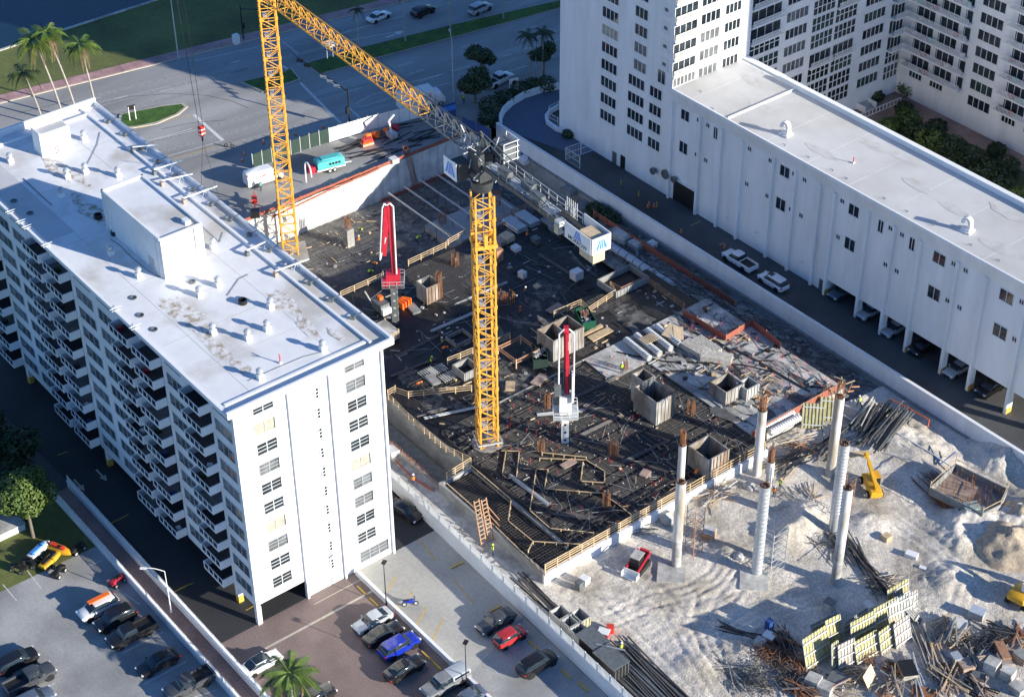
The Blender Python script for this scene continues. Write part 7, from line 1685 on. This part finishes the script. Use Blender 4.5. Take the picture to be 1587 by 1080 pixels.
pile(1455,760,-10,7,26,'rows of dark rebar lying on the sand below the telehandler','rebar',3.6,.25,.05,seed=5,mats=['rebar','rebar_rust'],jit=.05)
pile(1470,790,-15,6.5,12,'rusty rebar cage lying on the sand','rebar_rust',.9,.8,.07,seed=6,jit=.03)
pile(1340,880,-18,11,24,'long dark bundle of rebar lying behind the white column','rebar',1.6,.5,.07,seed=7,mats=['rebar','black'],jit=.12)
pile(1365,905,70,5,16,'loose timber and bars beside the rebar bundle','lumber',2.5,.5,.07,seed=8,mats=['rebar','lumber','concrete_pale','rebar'],jit=.6)
pile(1285,850,-30,6,16,'scattered dark bars right of the silver column','rebar',3,.3,.05,seed=9,jit=.5)
pile(1440,1010,-35,7,34,'pile of long pale timber planks at the foot of the panel stack','lumber',2.6,.7,.11,seed=10,mats=['lumber','concrete_pale','panel_ply','lumber'],name='timber_pile',cat='timber',part='plank',jit=.12)
pile(1475,990,-70,4,26,'heap of grey timber pallets and boards right of the plank pile','panel_ply',2.4,1.6,.12,seed=11,mats=['panel_ply','concrete_dark','lumber'],name='timber_pile',cat='timber',part='plank',jit=.3)
pile(1330,1050,60,3,22,'jumble of timber slats at the bottom below the panels','lumber',2.0,1.2,.1,seed=12,mats=['lumber','panel_ply','concrete_dark'],name='timber_pile',cat='timber',part='plank',jit=.5)
pile(1420,1055,-38,7,8,'aluminium stair beams leaning across the bottom clutter','alu',1.2,.5,.12,seed=13,part='beam')
pile(1390,1040,20,3,16,'rusty beams behind the plywood sheet','rebar_rust',1.6,.8,.12,seed=14,mats=['rebar_rust','lumber_red'])
pile(1130,1040,20,6,30,'low heap of dark bars left of the form panels','rebar',2.4,.4,.06,seed=15,mats=['rebar','steel_grey','concrete_pale'],jit=.5)
pile(1155,985,28,6,18,'dark bundle of bars in the panel shadow','rebar',1.0,.5,.06,seed=16,mats=['rebar','black'],jit=.12)
pile(1000,1060,-4,12,60,'wide stack of black steel bars along the boundary fence','black',5.0,.35,.10,seed=17,mats=['black','steel_grey','rebar'],jit=.03)
pile(855,945,-3,12,16,'black steel bars lying along the fence above the box forms','black',1.4,.3,.09,seed=18,mats=['black','rebar'],jit=.04)
pile(1250,780,-15,7,20,'timber and bars across the sand left of the silver column','rebar',2.5,.4,.06,seed=19,mats=['rebar','concrete_pale','lumber'],jit=.5)
pile(1110,770,95,6,22,'jumble of boards and props behind the first column','lumber',2.2,1.2,.08,seed=20,mats=['lumber','steel_light','lumber_red','concrete_pale'],jit=.6)
pile(1240,690,50,5,14,'timber props leaning at the corner of the pale slab','lumber',1.8,1.2,.09,seed=22,mats=['lumber','lumber_red','concrete_pale'],jit=.7)
pile(1130,660,90,4,10,'boards leaning beside the slab-corner column','lumber',1.2,1.6,.09,seed=23,mats=['lumber','concrete_pale'],jit=.5)
# tangles of rusty wire: uncountable
def tangle(px,py,r,n,label,m='rebar_rust',hh=1.2,seed=1):
    p=G(px,py,0); z=gz0(p); q=MB(); rn=random.Random(seed)
    for i in range(n):
        c=Vector((rn.gauss(0,r*.4),rn.gauss(0,r*.4),abs(rn.gauss(0,hh*.35)))); R_=rn.uniform(.3,.9); a0=rn.random()*6.3; ax=Vector((rn.gauss(0,1),rn.gauss(0,1),rn.gauss(0,1))).normalized(); u=ax.orthogonal().normalized(); v=ax.cross(u); pv=None
        for k in range(8):
            a_=a0+k*.62; pt_=c+u*(R_*math.cos(a_))+v*(R_*math.sin(a_)); pt_.z=max(.02,pt_.z)
            if pv: q.bar(pv,pt_,.035,cap=False)
            pv=pt_
    o=q.build('wire_tangle',m,None,loc=(p.x,p.y,z)); tag(o,label,'scrap wire',kind='stuff')
tangle(1195,1018,2.2,110,'tangle of rusty wire left of the form panels',seed=2); tangle(1215,1045,2.4,90,'second tangle of rusty wire at the bottom','rebar',seed=3); tangle(1165,1045,2.5,80,'dark wire tangle at the bottom left of the panels','steel_grey',.8,4); tangle(1345,1022,1.6,60,'rusty wire coil under the panels',seed=5); tangle(1500,1000,1.8,60,'dark wire heap among the crates','black',.9,6); tangle(1290,845,2.0,30,'thin wire tangle by the white column','rebar',.5,7); tangle(1145,650,1.6,40,'wire tangle on the pale slab','rebar',.6,8)
# rubble specks on the sand
q=MB(); rn=random.Random(31)
for i in range(5200):
    if i<2400: p=G(rn.uniform(1120,1587),rn.uniform(690,1078))
    elif i<3400: p=G(rn.uniform(1000,1587),rn.uniform(960,1078))
    else: p=Vector((rn.uniform(15,45),rn.uniform(26,80),0))
    if not(X0+.5<p.x<X1 and Y0+.5<p.y<Y1) or p.x<15.4: continue
    s=rn.uniform(.04,.16)*(1.6 if rn.random()<.08 else 1); q.box((p.x,p.y,gz0(p)+s*.3),(s*rn.uniform(.7,2),s,s*rn.uniform(.5,1)),rn.random()*3,rx=rn.random())
tag(q.build('rubble','sand'),'small stones and lumps scattered over the sand','rubble',kind='stuff')
q=MB()
for i in range(700):
    p=G(rn.uniform(1120,1587),rn.uniform(880,1078)) if i<380 else G(rn.uniform(1180,1480),rn.uniform(640,880))
    if not(X0+.5<p.x<X1 and Y0+.5<p.y<Y1) or p.x<15.4: continue
    a_=rn.random()*3.2; L=rn.uniform(.3,1.6); q.bar((p.x,p.y,gz0(p)+.05),(p.x+L*math.cos(a_),p.y+L*math.sin(a_),gz0(p)+rn.uniform(.05,.3)),rn.uniform(.03,.09))
tag(q.build('scrap','concrete_dark'),'scrap timber and metal strewn over the yard','scrap',kind='stuff')
q=MB()
for i in range(900):
    x,y=(rn.uniform(-45,12),rn.uniform(80.2,86.8)) if i<560 else (rn.uniform(-70,-48),rn.uniform(63,86)); z_=-1.95 if i<560 else -5.95
    s=rn.uniform(.08,.5); q.box((x,y,z_+s*.3),(s*rn.uniform(.6,2.5),s,s*.7),rn.random()*3)
tag(q.build('debris','concrete_dark'),'debris in the shaded strip and pit','debris',kind='stuff')
mat('wrap_blue',(.40,.45,.52),.35,.15,3,.3,4)
# crates, bags and boxes of the yard
def bag(px,py,d,rz,label,m,name='box_stack',cat='boxes',lid=None,rows=0):
    p=G(px,py,0); z=gz0(p); t=thing(name,label,cat,(p.x,p.y,z),RAD(rz)); q=MB(); q.bx(-d[0]/2,-d[1]/2,0,d[0]/2,d[1]/2,d[2]); q.build('body',m,t)
    if lid: MB().bx(-d[0]/2-.04,-d[1]/2-.04,d[2],d[0]/2+.04,d[1]/2+.04,d[2]+.1).build('lid',lid,t)
    for r in range(rows): MB().bx(-d[0]/2-.05,-d[1]/2-.05,.15+r*d[2]/rows,d[0]/2+.05,d[1]/2+.05,.22+r*d[2]/rows).build('band','lumber',t)
    return t
bag(1259,1062,(1.5,1.4,1.3),20,'pale wrapped bale at the bottom left of the panels','concrete_pale'); bag(1278,1072,(1.5,1.4,1.1),20,'second pale wrapped bale at the bottom','concrete_pale'); bag(1296,1060,(1.8,1.4,.9),20,'dark topped box at the bottom beside the bales','concrete_pale',lid='steel_grey')
t=thing('plywood_sheet','tan plywood sheet leaning up at the bottom edge','plywood',tuple(G(1347,1060))); MB().box((0,0,.9),(.05,2.2,2.2),RAD(20),ry=-.5).build('sheet','plywood',t)
bag(1405,1045,(2.2,1.6,1.0),-30,'grey open stair box among the planks','panel_grey',lid='black',rows=2)
bag(1430,1076,(2.4,1.4,.5),30,'rust red frame at the bottom edge','rebar_rust'); bag(1370,1078,(1.8,.9,.4),10,'red tool tray at the bottom edge','lumber_red')
bag(1437,993,(1.6,1.0,.4),30,'pale green sheet pack beside the panels','pale_green'); bag(1483,975,(1.8,1.6,1.0),30,'pale tarpaulin crate right of the panels','tarp_white'); bag(1513,955,(1.6,1.2,.9),20,'blue and white bag heap on the sand','concrete_pale',lid='wrap_blue'); bag(1495,1035,(1.6,1.4,.8),-20,'brown wooden crate in the right clutter','panel_ply',rows=2); bag(1480,1025,(1.2,1.0,1.0),-20,'grey tank in the right clutter','galv'); bag(1535,1040,(1.4,1.4,1.6),15,'white bulk bag at the bottom right','concrete_pale'); bag(1560,1050,(1.3,1.2,1.2),10,'second pale bulk bag at the bottom right','concrete_pale',lid='concrete_pale'); bag(1552,1015,(2.6,1.0,.9),-30,'rust red box at the right bottom edge','lumber_red'); bag(1555,1028,(1.8,1.2,.8),-30,'dark brown crate beside the red box','panel_ply',rows=2); bag(1582,1022,(1.6,1.2,.9),0,'grey crate at the right bottom corner','concrete_dark',rows=2); bag(1515,1050,(1.4,1.0,.5),30,'blue grey box in the right clutter','steel_grey'); bag(1575,1070,(1.6,1.2,.8),0,'pale box at the bottom right corner','concrete_pale')
bag(1412,862,(1.4,.9,.5),20,'white sheet bundle on the sand beyond the rebar','white_plastic'); bag(1432,882,(1.2,.5,.25),20,'white tube on the sand','white_plastic'); bag(1373,836,(.9,.9,.7),0,'small wooden stand on the sand','lumber',rows=2); bag(1284,945,(1.1,1.0,1.3),10,'pale toilet box in the panel shadow','concrete_pale',lid='steel_grey'); bag(1345,940,(1.2,.8,.5),0,'white drum box behind the panels','white_plastic'); bag(1191,975,(.7,.7,1.4),0,'dark blue drum in the panel shadow','blue_dark'); bag(1177,1000,(1.1,1.0,.9),15,'pale paper stack with dark lid left of the panels','concrete_pale'); bag(1191,993,(1.2,1.0,.9),15,'brown box with white top left of the panels','panel_ply',lid='white_plastic')
bag(1098,832,(1.4,1.3,1.0),25,'orange and white pallet box on the sand between the columns','lumber_red',lid='concrete_pale',rows=2)
for px,py,d,l in ((1124,855,(1.9,1.2,.7),'pale broken concrete lump on the sand, larger one'),(1143,864,(1.5,1.1,.8),'pale broken concrete lump on the sand, smaller one'),(1160,725+30,(1.5,1.2,.8),'pale rock beside the short column'),(1030,805,(2.2,1.6,1.4),'grey concrete block at the deck front'),(1350,800,(1.6,1.1,.6),'grey heap of bags on the sand')):
    p=G(px,py); t=thing('concrete_lump',l,'rubble lump',(p.x,p.y,gz0(p)-.1)); loft([(d[0]/2,d[1]*.25,0,d[2]*.6,.7),(d[0]*.15,d[1]*.5,0,d[2],.6),(-d[0]*.2,d[1]*.45,0,d[2]*.85,.7),(-d[0]/2,d[1]*.2,0,d[2]*.5,.7)]).build('lump','concrete_pale',t,smooth=20)
# open box forms and black containers by the fence
for i,(px,py,l) in enumerate([(868,968,'leftmost open grey box form along the fence'),(884,980,'second open grey box form along the fence'),(897,972,'rear open grey box form beside the sand'),(897,994,'front open grey box form next to the black container')]):
    p=G(px,py,0); t=thing('box_form',l,'form box',(p.x,p.y,0),0,'open box forms'); 
    for x0,y0,x1,y1 in ((-.95,-.85,-.85,.85),(.85,-.85,.95,.85),(-.85,-.85,.85,-.75),(-.85,.75,.85,.85)): MB().bx(x0,y0,0,x1,y1,1.9).build('side','panel_grey',t)
    q=MB().bx(.95,-.06,.1,1.04,.06,1.8).mesh('rib','panel_yellow' if i>1 else 'alu')
    for k in range(4): put('rib',q,t,(0,-.7+k*.46,0))
for px,py,d,l in ((918,1008,(3.2,2.2,1.9),'black open container next to the box forms'),(946,1038,(3.4,2.2,2.0),'black roofed container along the fence')):
    p=G(px,py,0); t=thing('site_container',l,'container',(p.x,p.y,0)); MB().bx(-d[0]/2,-d[1]/2,0,d[0]/2,d[1]/2,d[2]).build('body','black',t); MB().bx(-d[0]/2-.05,-d[1]/2-.05,d[2],d[0]/2+.05,d[1]/2+.05,d[2]+.08).build('roof','steel_grey',t)
    for k in range(5): MB().bx(d[0]/2,-d[1]/2+.2+k*.45,.1,d[0]/2+.06,-d[1]/2+.28+k*.45,d[2]-.1).build('rib','steel_grey',t)
bag(935,985,(1.2,.9,.7),30,'red machine with white base beside the black container','red_paint',lid='white_plastic'); bag(945,978,(.8,.8,.8),45,'small red engine near the sand','red_bright')
t=thing('pole','pale pole leaning over the black container','pole',tuple(G(945,1020))); MB().bar((-1.5,-1.2,1.9),(1.6,.6,2.2),.1).build('tube','steel_light',t)
# pile cap form at the right, under the wall
p=G(1500,765,1.0); t=thing('pile_cap_form','raised timber form deck with posts in the dug corner at the right','formwork',(p.x,p.y,-.8),RAD(10))
for (x_,y_) in ((-3,-2.2),(0,-2.4),(3,-2),(3,2),(0,2.4),(-3,2)): MB().tube((x_,y_,-1),(x_,y_,1.5),.14).build('support_post','steel_light',t)
MB().prism([(-3.6,-2.8),(3.4,-2.8),(4.2,0),(3.4,3.0),(-3.6,3.0)],1.4,1.6).build('soffit','panel_ply',t)
P_=[(-3.6,-2.8),(3.4,-2.8),(4.2,0),(3.4,3.0),(-3.6,3.0),(-3.6,-2.8)]
for a_,b_ in zip(P_,P_[1:]): MB().bar((*a_,2.1),(*b_,2.1),.12,1.0).build('side_board','concrete_dark',t); MB().bar((*a_,3.2),(*b_,3.2),.07).build('top_rail','lumber',t)
for a_ in P_[:-1]: MB().bar((*a_,1.5),(*a_,3.6),.08).build('rail_post','lumber',t)
q=MB(); rn=random.Random(6)
for i in range(60): x_,y_=rn.uniform(-3.2,3.4),rn.uniform(-2.4,2.6); q.bar((x_,y_,1.6),(x_,y_,2.6+rn.random()*.5),.05,cap=False)
tag(q.build('starter_bars','rebar_rust',t),kind='stuff')
pile(1543,790,-30,5,5,'tan prop planks leaning at the dug corner','lumber',.8,1.0,.12,seed=30,name='timber_pile',cat='timber',part='plank')
# pipes along the right wall
for k,(pts,l,m_,r) in enumerate([([(1215,600),(1300,640),(1400,690),(1500,765),(1587,830)],'long pale drainage pipe along the retaining wall','steel_light',.16),([(1225,597),(1330,635),(1440,700),(1530,760)],'second grey drainage hose along the retaining wall','white_plastic',.1),([(1440,690),(1455,720),(1480,700)],'blue hose looped on the sand','blue_dark',.08),([(1380,618),(1405,630),(1440,650),(1437,662)],'orange hose over the wall foot','orange',.07)]):
    q=MB(); P_=[G(x,y,.3) for x,y in pts]; P_=[Vector((p.x,p.y,max(gz0(p),-1.8)+.25)) for p in P_]
    for a_,b_ in zip(P_,P_[1:]): q.tube(a_,b_,r,n=7)
    tag(q.build('hose',m_),l,'hose')
# things in the shaded strip below the wall
for i,(px,py,d,l,m_) in enumerate([(800,245,(1.6,1.4,.8),'white wrapped rolls at the foot of the retaining wall, first','tarp_white'),(812,252,(1.6,1.2,.8),'white wrapped rolls at the foot of the retaining wall, second','white_plastic'),(960,372,(3.4,1.6,1.2),'pale container with vents below the counterweight','concrete_pale'),(985,385,(2.0,1.5,1.0),'grey tank with round lid below the counterweight','galv'),(1010,382,(1.2,1.2,.7),'white coil of hose in the shaded strip','white_plastic'),(880,300,(2.2,1.4,.8),'dark covered stack in the shaded strip','concrete_dark')]):
    p=G(px,py,-2); t=thing('stored_load',l,'stored goods',(p.x,p.y,-2)); MB().bx(-d[0]/2,-d[1]/2,0,d[0]/2,d[1]/2,d[2]).build('load',m_,t); MB().bx(-d[0]/2+.2,-d[1]/2+.2,d[2],d[0]/2-.3,d[1]/2-.2,d[2]+.2).build('top',m_,t)
t=thing('wrapped_bundle','long bluish plastic wrapped bundle below the crane counterweight','bundle',tuple(G(990,415,-1.9)),RAD(0)); mat('wrap_blue',(.40,.45,.52),.35,.15,3,.3,4)
for k in range(9): MB().tube((-7+k*1.55,0,.55),(-5.6+k*1.55,0,.55),.6,.62,n=12).build('wrapped_coil','wrap_blue',t,smooth=True)
t=thing('ladder_frame','brown timber ladder forms leaning over the front bay wall','ladder',tuple(G(752,835)),RAD(0))
for k,(y_,l_) in enumerate(((-.7,5.4),(.35,5.0))):
    q=MB()
    for s_ in (-.35,.35): q.bar((.6,y_+s_,0),(-1.2,y_+s_+.4,l_),.13,.1)
    o=q.build('stringer','lumber_red',t); r=MB().bar((0,-.35,0),(0,.35,0),.08).mesh('rung','lumber')
    for i in range(11): f=(i+.5)/11; put('rung',r,o,(.6-1.8*f,y_+.4*f,l_*f))
for s_ in (0,1): MB().bar((-1.0,.9,4.2-s_),(.4,1.8,2.2-s_),.1).build('brace','lumber_red',t)
bag(607,703,(1.6,1.2,.8),0,'white bag of material on the site path beside the building','tarp_white')
bag(905,903,(1.0,.9,.9),10,'small white cube by the deck corner','white_plastic'); bag(897,912,(.7,.7,1.1),10,'grey machine by the deck corner','steel_grey'); bag(700,838,(.8,.6,.5),0,'small dark box on the path','black')
pile(985,825,60,5,6,'steel props leaning against the front wall of the deck','steel_grey',1.2,.6,.09,seed=33)
for px,py,l in ((1430,640,'black figure-like bollard at the wall foot'),):
    pass

# denser clutter at the bottom right
rn=random.Random(91)
for i,(px,py,rz,L,n,mm,l) in enumerate([(1465,1060,-30,5,20,['panel_ply','concrete_dark','lumber'],'dark boards among the clutter below the plank pile'),(1500,1020,-60,3.5,22,['panel_ply','black','concrete_dark'],'grey pallet stack right of the aluminium beams'),(1545,985,20,3.5,14,['rebar','black'],'dark scrap bars before the excavator'),(1580,990,-40,4,16,['panel_ply','rebar_rust'],'rusty boards at the right edge'),(1300,1068,50,3,16,['rebar','panel_ply','concrete_dark'],'dark scrap between the bales and the plywood'),(1240,1072,10,4,18,['rebar_rust','rebar'],'rusty bars at the bottom edge'),(1385,1065,-50,4,18,['concrete_dark','panel_ply','lumber'],'dark timber jumble right of the plywood sheet'),(1465,970,-75,3,16,['lumber','panel_ply'],'timber stack right of the leaning dark panel'),(1510,1070,-20,4,16,['black','panel_ply'],'dark boards at the bottom right'),(1215,1000,-10,4,20,['rebar','rebar_rust','black'],'dark bars under the left end of the panels')]):
    pile(px,py,rz,L,n,l,'rebar',2.2,1.1,.11,seed=40+i,mats=mm,name='scrap_pile',cat='scrap pile',part='board',jit=.5)
for i,(px,py,r,n,m_,l) in enumerate([(1235,1035,2.5,90,'rebar_rust','rusty wire heap at the left foot of the panels'),(1180,1068,2.6,70,'rebar','dark wire heap at the bottom edge'),(1470,1045,2.2,60,'black','black wire heap among the bottom clutter'),(1540,1000,2.0,50,'rebar','dark wire heap near the excavator')]): tangle(px,py,r,n,l,m_,1.0,60+i)

# brown spoil heaps near the excavator
for k_,(px,py,R_,H_) in enumerate([(1562,838,5.2,2.6),(1540,800,3.4,1.5),(1588,800,4.0,2.2)]):
    c=G(px,py,.6); n=34; vs_=[]; 
    for i in range(n):
        for j in range(n):
            x=(i/(n-1)*2-1)*R_; y=(j/(n-1)*2-1)*R_; r=math.hypot(x,y)/R_; wob=1+.35*mnoise.noise(Vector((math.atan2(y,x)*1.3,k_*3,2)))
            z=H_*max(0,1-(r/wob)**1.1)*(1+.25*mnoise.noise(Vector((x*.5,y*.5,k_+4))))+.5*mnoise.fractal(Vector((x*.6,y*.6,k_)),.7,2,5)*max(0,1.05-r)-.35*max(0,r-.75)*4
            vs_.append((x,y,z))
    o=MB().add(vs_,[(i*n+j,(i+1)*n+j,(i+1)*n+j+1,i*n+j+1) for i in range(n-1) for j in range(n-1)]).build('spoil_heap','sand_brown',None,smooth=50,loc=(c.x,c.y,gz0(c)-.15)); struct(o)
# ================================================================== FURTHER SITE DETAIL
# dark patches (form shade put into colour), openings and hoses on the pale slab
rn=random.Random(77)
def blot(cx_,cy_,rx,ry,z,m,name,par,n=12,rot=0):
    pts=[]
    for i in range(n):
        a_=i*2*math.pi/n; r=1+.3*rn.uniform(-1,1); x,y=rx*r*math.cos(a_),ry*r*math.sin(a_); pts.append((cx_+x*math.cos(rot)-y*math.sin(rot)-par.location.x,cy_+x*math.sin(rot)+y*math.cos(rot)-par.location.y))
    return MB().sheet(pts,z-par.location.z).build(name,m,par)
mat('slab_dark',(.10,.10,.10),.8,.4,1.5,.1,8); mat('slab_mid',(.30,.29,.28),.85,.25,1.5,.1,8)
zz=ZD+.124
for i,(px,py,rx,ry,m_) in enumerate([(1000,520,3.2,.7,'slab_dark'),(1040,535,3.5,.9,'slab_mid'),(1150,585,3.0,.6,'slab_dark'),(1200,560,3.0,.5,'slab_mid'),(1240,590,2.5,.6,'slab_dark'),(1120,640,2.4,.8,'slab_dark'),(1085,605,1.8,.7,'slab_mid'),(1190,640,2.2,1.0,'slab_dark'),(1070,560,4.5,.35,'slab_dark'),(1170,620,2.5,.8,'slab_mid'),(1240,620,2.0,.8,'slab_dark'),(1110,520,3.5,.5,'slab_mid'),(1060,500,3.0,.7,'slab_dark')]):
    p=G(px,py,ZD+.12); blot(p.x,p.y,rx,ry,zz+.003*i,m_,'patch',dk5,rot=rn.uniform(-.3,.3))
for i,(pts,l) in enumerate([([(955,545),(985,552),(1030,560),(1090,562),(1150,565),(1205,578)],'black hose bundle crossing the pale slab'),([(1015,578),(1040,575),(1080,573)],'short black hose before the tall core form'),([(1135,540),(1170,558),(1215,585),(1250,605)],'black hose curving over the right of the pale slab'),([(1075,515),(1110,530),(1145,555)],'dark steel pipes lying beside the form beams')]):
    P_=[G(x,y,ZD+.2) for x,y in pts]; q=MB()
    for k in range(3):
        for a_,b_ in zip(P_,P_[1:]): q.tube(a_+Vector((.18*k,.1*k,0)),b_+Vector((.18*k,.1*k,0)),.09,n=6)
    tag(q.build('hose_bundle','black'),l,'hoses')
# rebar bundles lying in order on the decks
def bundle(px,py,z,rz,L,n,label,m='rebar'):
    if z==ZD: z=ZA(px,py)
    p=G(px,py,z); t=thing('rebar_bundle',label,'rebar bundle',(p.x,p.y,z),RAD(rz)); me=MB().tube((-L/2,0,0),(L/2,0,0),.035,n=5).mesh('bar',m)
    for i in range(n): put('bar',me,t,(rn.uniform(-.15,.15),-.25+.5*i/n,.05+rn.random()*.12))
for i,a_ in enumerate([(700,500,ZD,88,7,10,'rebar bundle lying on the dark deck behind the left box forms'),(650,535,ZD,92,8,10,'long rebar bundle left on the dark deck'),(640,570,ZD,85,7,8,'rebar bundle near the left deck rail'),(745,455,ZD,88,9,10,'rebar bundle beside the back deck mat'),(860,410,ZD,2,7,9,'rebar bundle on the shaded black deck'),(905,415,ZD,-3,6,9,'second rebar bundle on the shaded black deck'),(870,640,ZD+.1,60,6,9,'rebar bundle left of the white placing boom mast'),(930,660,ZD+.1,88,7,9,'rebar bundle in the middle of the front mat'),(1000,700,ZD+.1,86,7,9,'rebar bundle before the tall core form'),(820,760,ZD+.1,2,7,9,'rebar bundle inside the middle timber loop'),(900,800,ZD+.1,40,5,8,'rebar bundle close to the front corner'),(925,600,ZD+.1,88,7,10,'rebar bundle beside the slab tongue'),(700,640,ZD,70,7,9,'rebar bundle left of the mast foot'),(665,640,ZD,75,6,9,'rebar bundle on the dark deck by the trench rail')]): bundle(*a_,m='rebar' if i%3 else 'steel_light')
# plywood sheets and boards laid on the decks
for i,(px,py,z,rz,w_,l_,m_,lab) in enumerate([(835,590,ZD,20,1.2,2.4,'panel_ply','brown plywood sheet on the deck before the core form'),(790,600,ZD,50,1.2,1.8,'lumber','pale timber pack beside the mast'),(760,560,ZD,10,1.2,2.4,'panel_ply','brown sheet right of the mast'),(640,480,ZD,80,1.2,2.4,'concrete_dark','grey sheet on the deck right of the boom mast'),(860,480,ZD,5,1.2,2.4,'panel_ply','brown sheet on the black deck edge'),(930,520,ZD,0,1.2,3.6,'lumber','timber pile behind the green skip'),(915,515,ZD,0,.5,4.0,'lumber','long boards behind the green skip'),(1000,735,ZD+.1,20,1.0,1.4,'panel_ply','small cart of timber on the front mat'),(670,590,ZD,85,1.2,2.2,'concrete_dark','grey sheet on the left deck'),(880,720,ZD+.1,0,1.0,2.0,'panel_ply','brown sheet on the mat by the double board form')]):
    if z==ZD: z=ZA(px,py)
    p=G(px,py,z); t=thing('board_pack',lab,'boards',(p.x,p.y,z+.08),RAD(rz))
    for k in range(3): MB().box((rn.uniform(-.08,.08),rn.uniform(-.08,.08),.04+k*.07),(w_,l_,.05),rn.uniform(-.06,.06)).build('board',m_,t)
# annex roof seams and ponding marks
q=MB()
for x in np.arange(LX0+4,LX1,7.5): q.bx(x,94.9,LZ+.002,x+.05,LYB-.2,LZ+.008)
q.build('roof_seam','roof_white',LB); mat('pond',(.46,.45,.43),.7,.2,.6,0,col2=(.55,.55,.55),thr=(.35,.6))
for i in range(12):
    x,y=rn.uniform(LX0+3,LX1-2),rn.uniform(96.5,106.5); pts=[(x+rn.uniform(1.2,2.2)*(1.6)*math.cos(k*.524),y+rn.uniform(.7,1.1)*math.sin(k*.524)) for k in range(12)]; MB().sheet(pts,LZ+.010+.002*i).build('pond_mark','pond',LB)
# road wear: tyre-darkened lanes and patches
mat('road_dark',(.22,.218,.215),.85,.25,2,0,col2=(.33,.327,.32),thr=(.3,.62)); mat('tar',(.06,.06,.06),.8,.3,2)
rd=bpy.data.objects['road']
for i,off in enumerate((5.5,8.8,12.4,24.5,28.0,31.5)):
    q=MB(); q.sheet([(cx(-20,off-.55),-20),(cx(-20,off+.55),-20),(cx(190,off+.55),190),(cx(190,off-.55),190)],-.0285+.0002*i); q.build('tyre_track','road_dark',rd)
for i,pts in enumerate([[(145,165),(200,150),(262,145),(320,148),(360,157),(385,168)],[(250,200),(300,190),(350,186)],[(30,175),(70,165),(110,156)]]):
    P_=[G(x,y,0) for x,y in pts]; q=MB()
    for a_,b_ in zip(P_,P_[1:]): d=(b_-a_).normalized(); n=Vector((-d.y,d.x,0))*.06; q.sheet([(v.x,v.y) for v in (a_-n,b_-n,b_+n,a_+n)],-.0255+.0003*i)
    q.build('crack_seal','tar',rd)
# overhead service: door gaps and plates on cars are added to each car body

# dense small clutter on the decks, too small to pick apart
def speck(label,n,area,z,mats,smin,smax,seed,name='deck_clutter'):
    rn=random.Random(seed)
    for mi,m_ in enumerate(mats):
        q=MB()
        for i in range(n//len(mats)):
            x0,y0,x1,y1=rn.choice(area); x,y=rn.uniform(x0,x1),rn.uniform(y0,y1); k=rn.random()
            if k<.55:
                L=rn.uniform(smin,smax)*4; a_=rn.choice((0,math.pi/2,math.pi/2,math.pi/4))+rn.gauss(0,.08); w_=rn.uniform(.05,.14); q.box((x,y,z+w_/2+.02*mi),(L,w_,w_),a_)
            else: s=rn.uniform(smin,smax); q.box((x,y,z+s*.3),(s*rn.uniform(.6,1.8),s,s*.6),rn.random()*3)
        tag(q.build(name,m_),label+' ('+{'lumber':'pale timber','steel_light':'pale steel','panel_ply':'brown board','concrete':'grey lumps','rebar_rust':'rusty steel','black':'black pieces','concrete_pale':'pale lumps'}[m_]+')','site clutter',kind='stuff')
speck('small material scattered over the black back deck',150,[(-49,42,-25,80)],ZB,['concrete','steel_light','black'],.1,.4,1)
speck('small material scattered over the middle deck',120,[(-22.8,35,-13.2,78)],ZD-.04,['concrete','black','lumber'],.1,.4,2)
speck('small material scattered over the pale slab',260,[(-12,64.5,12,79.3)],ZD+.13,['black','concrete','black','lumber'],.12,.5,3)
speck('small material scattered over the front rebar mat',110,[(-12,34.5,14.4,63.6)],ZD+.1,['concrete','black','lumber'],.08,.3,4)
speck('small material scattered over the sunlit pit floor',70,[(-70,42,-52,64)],-5.7,['lumber','concrete'],.12,.4,5)
# patches of dried grout dust on the decks
mat('dust',(.16,.155,.15),.9,.5,1.2,0,col2=(.03,.03,.03),thr=(.35,.6))
for i in range(16):
    x,y=rn.uniform(-22,-13.5),rn.uniform(36,77); blot(x,y,rn.uniform(1,3),rn.uniform(.6,1.6),ZD-.046+.001*i,'dust','dust_patch',dk2)
for i in range(20):
    x,y=rn.uniform(-48,-25),rn.uniform(40,80); blot(x,y,rn.uniform(1,3.5),rn.uniform(.6,2),ZB+.004+.001*i,'dust','dust_patch',dk1)
# ordered mats along Y on the middle deck and more bundles
rebar_mat('rebar_mat','rebar strips on the dark middle deck',[(-22.9,36,-19,52),(-18,58,-13.2,63.5),(-22.5,63,-19,77)],ZD+.02,.3,1.1,r=.036,skip=.15)
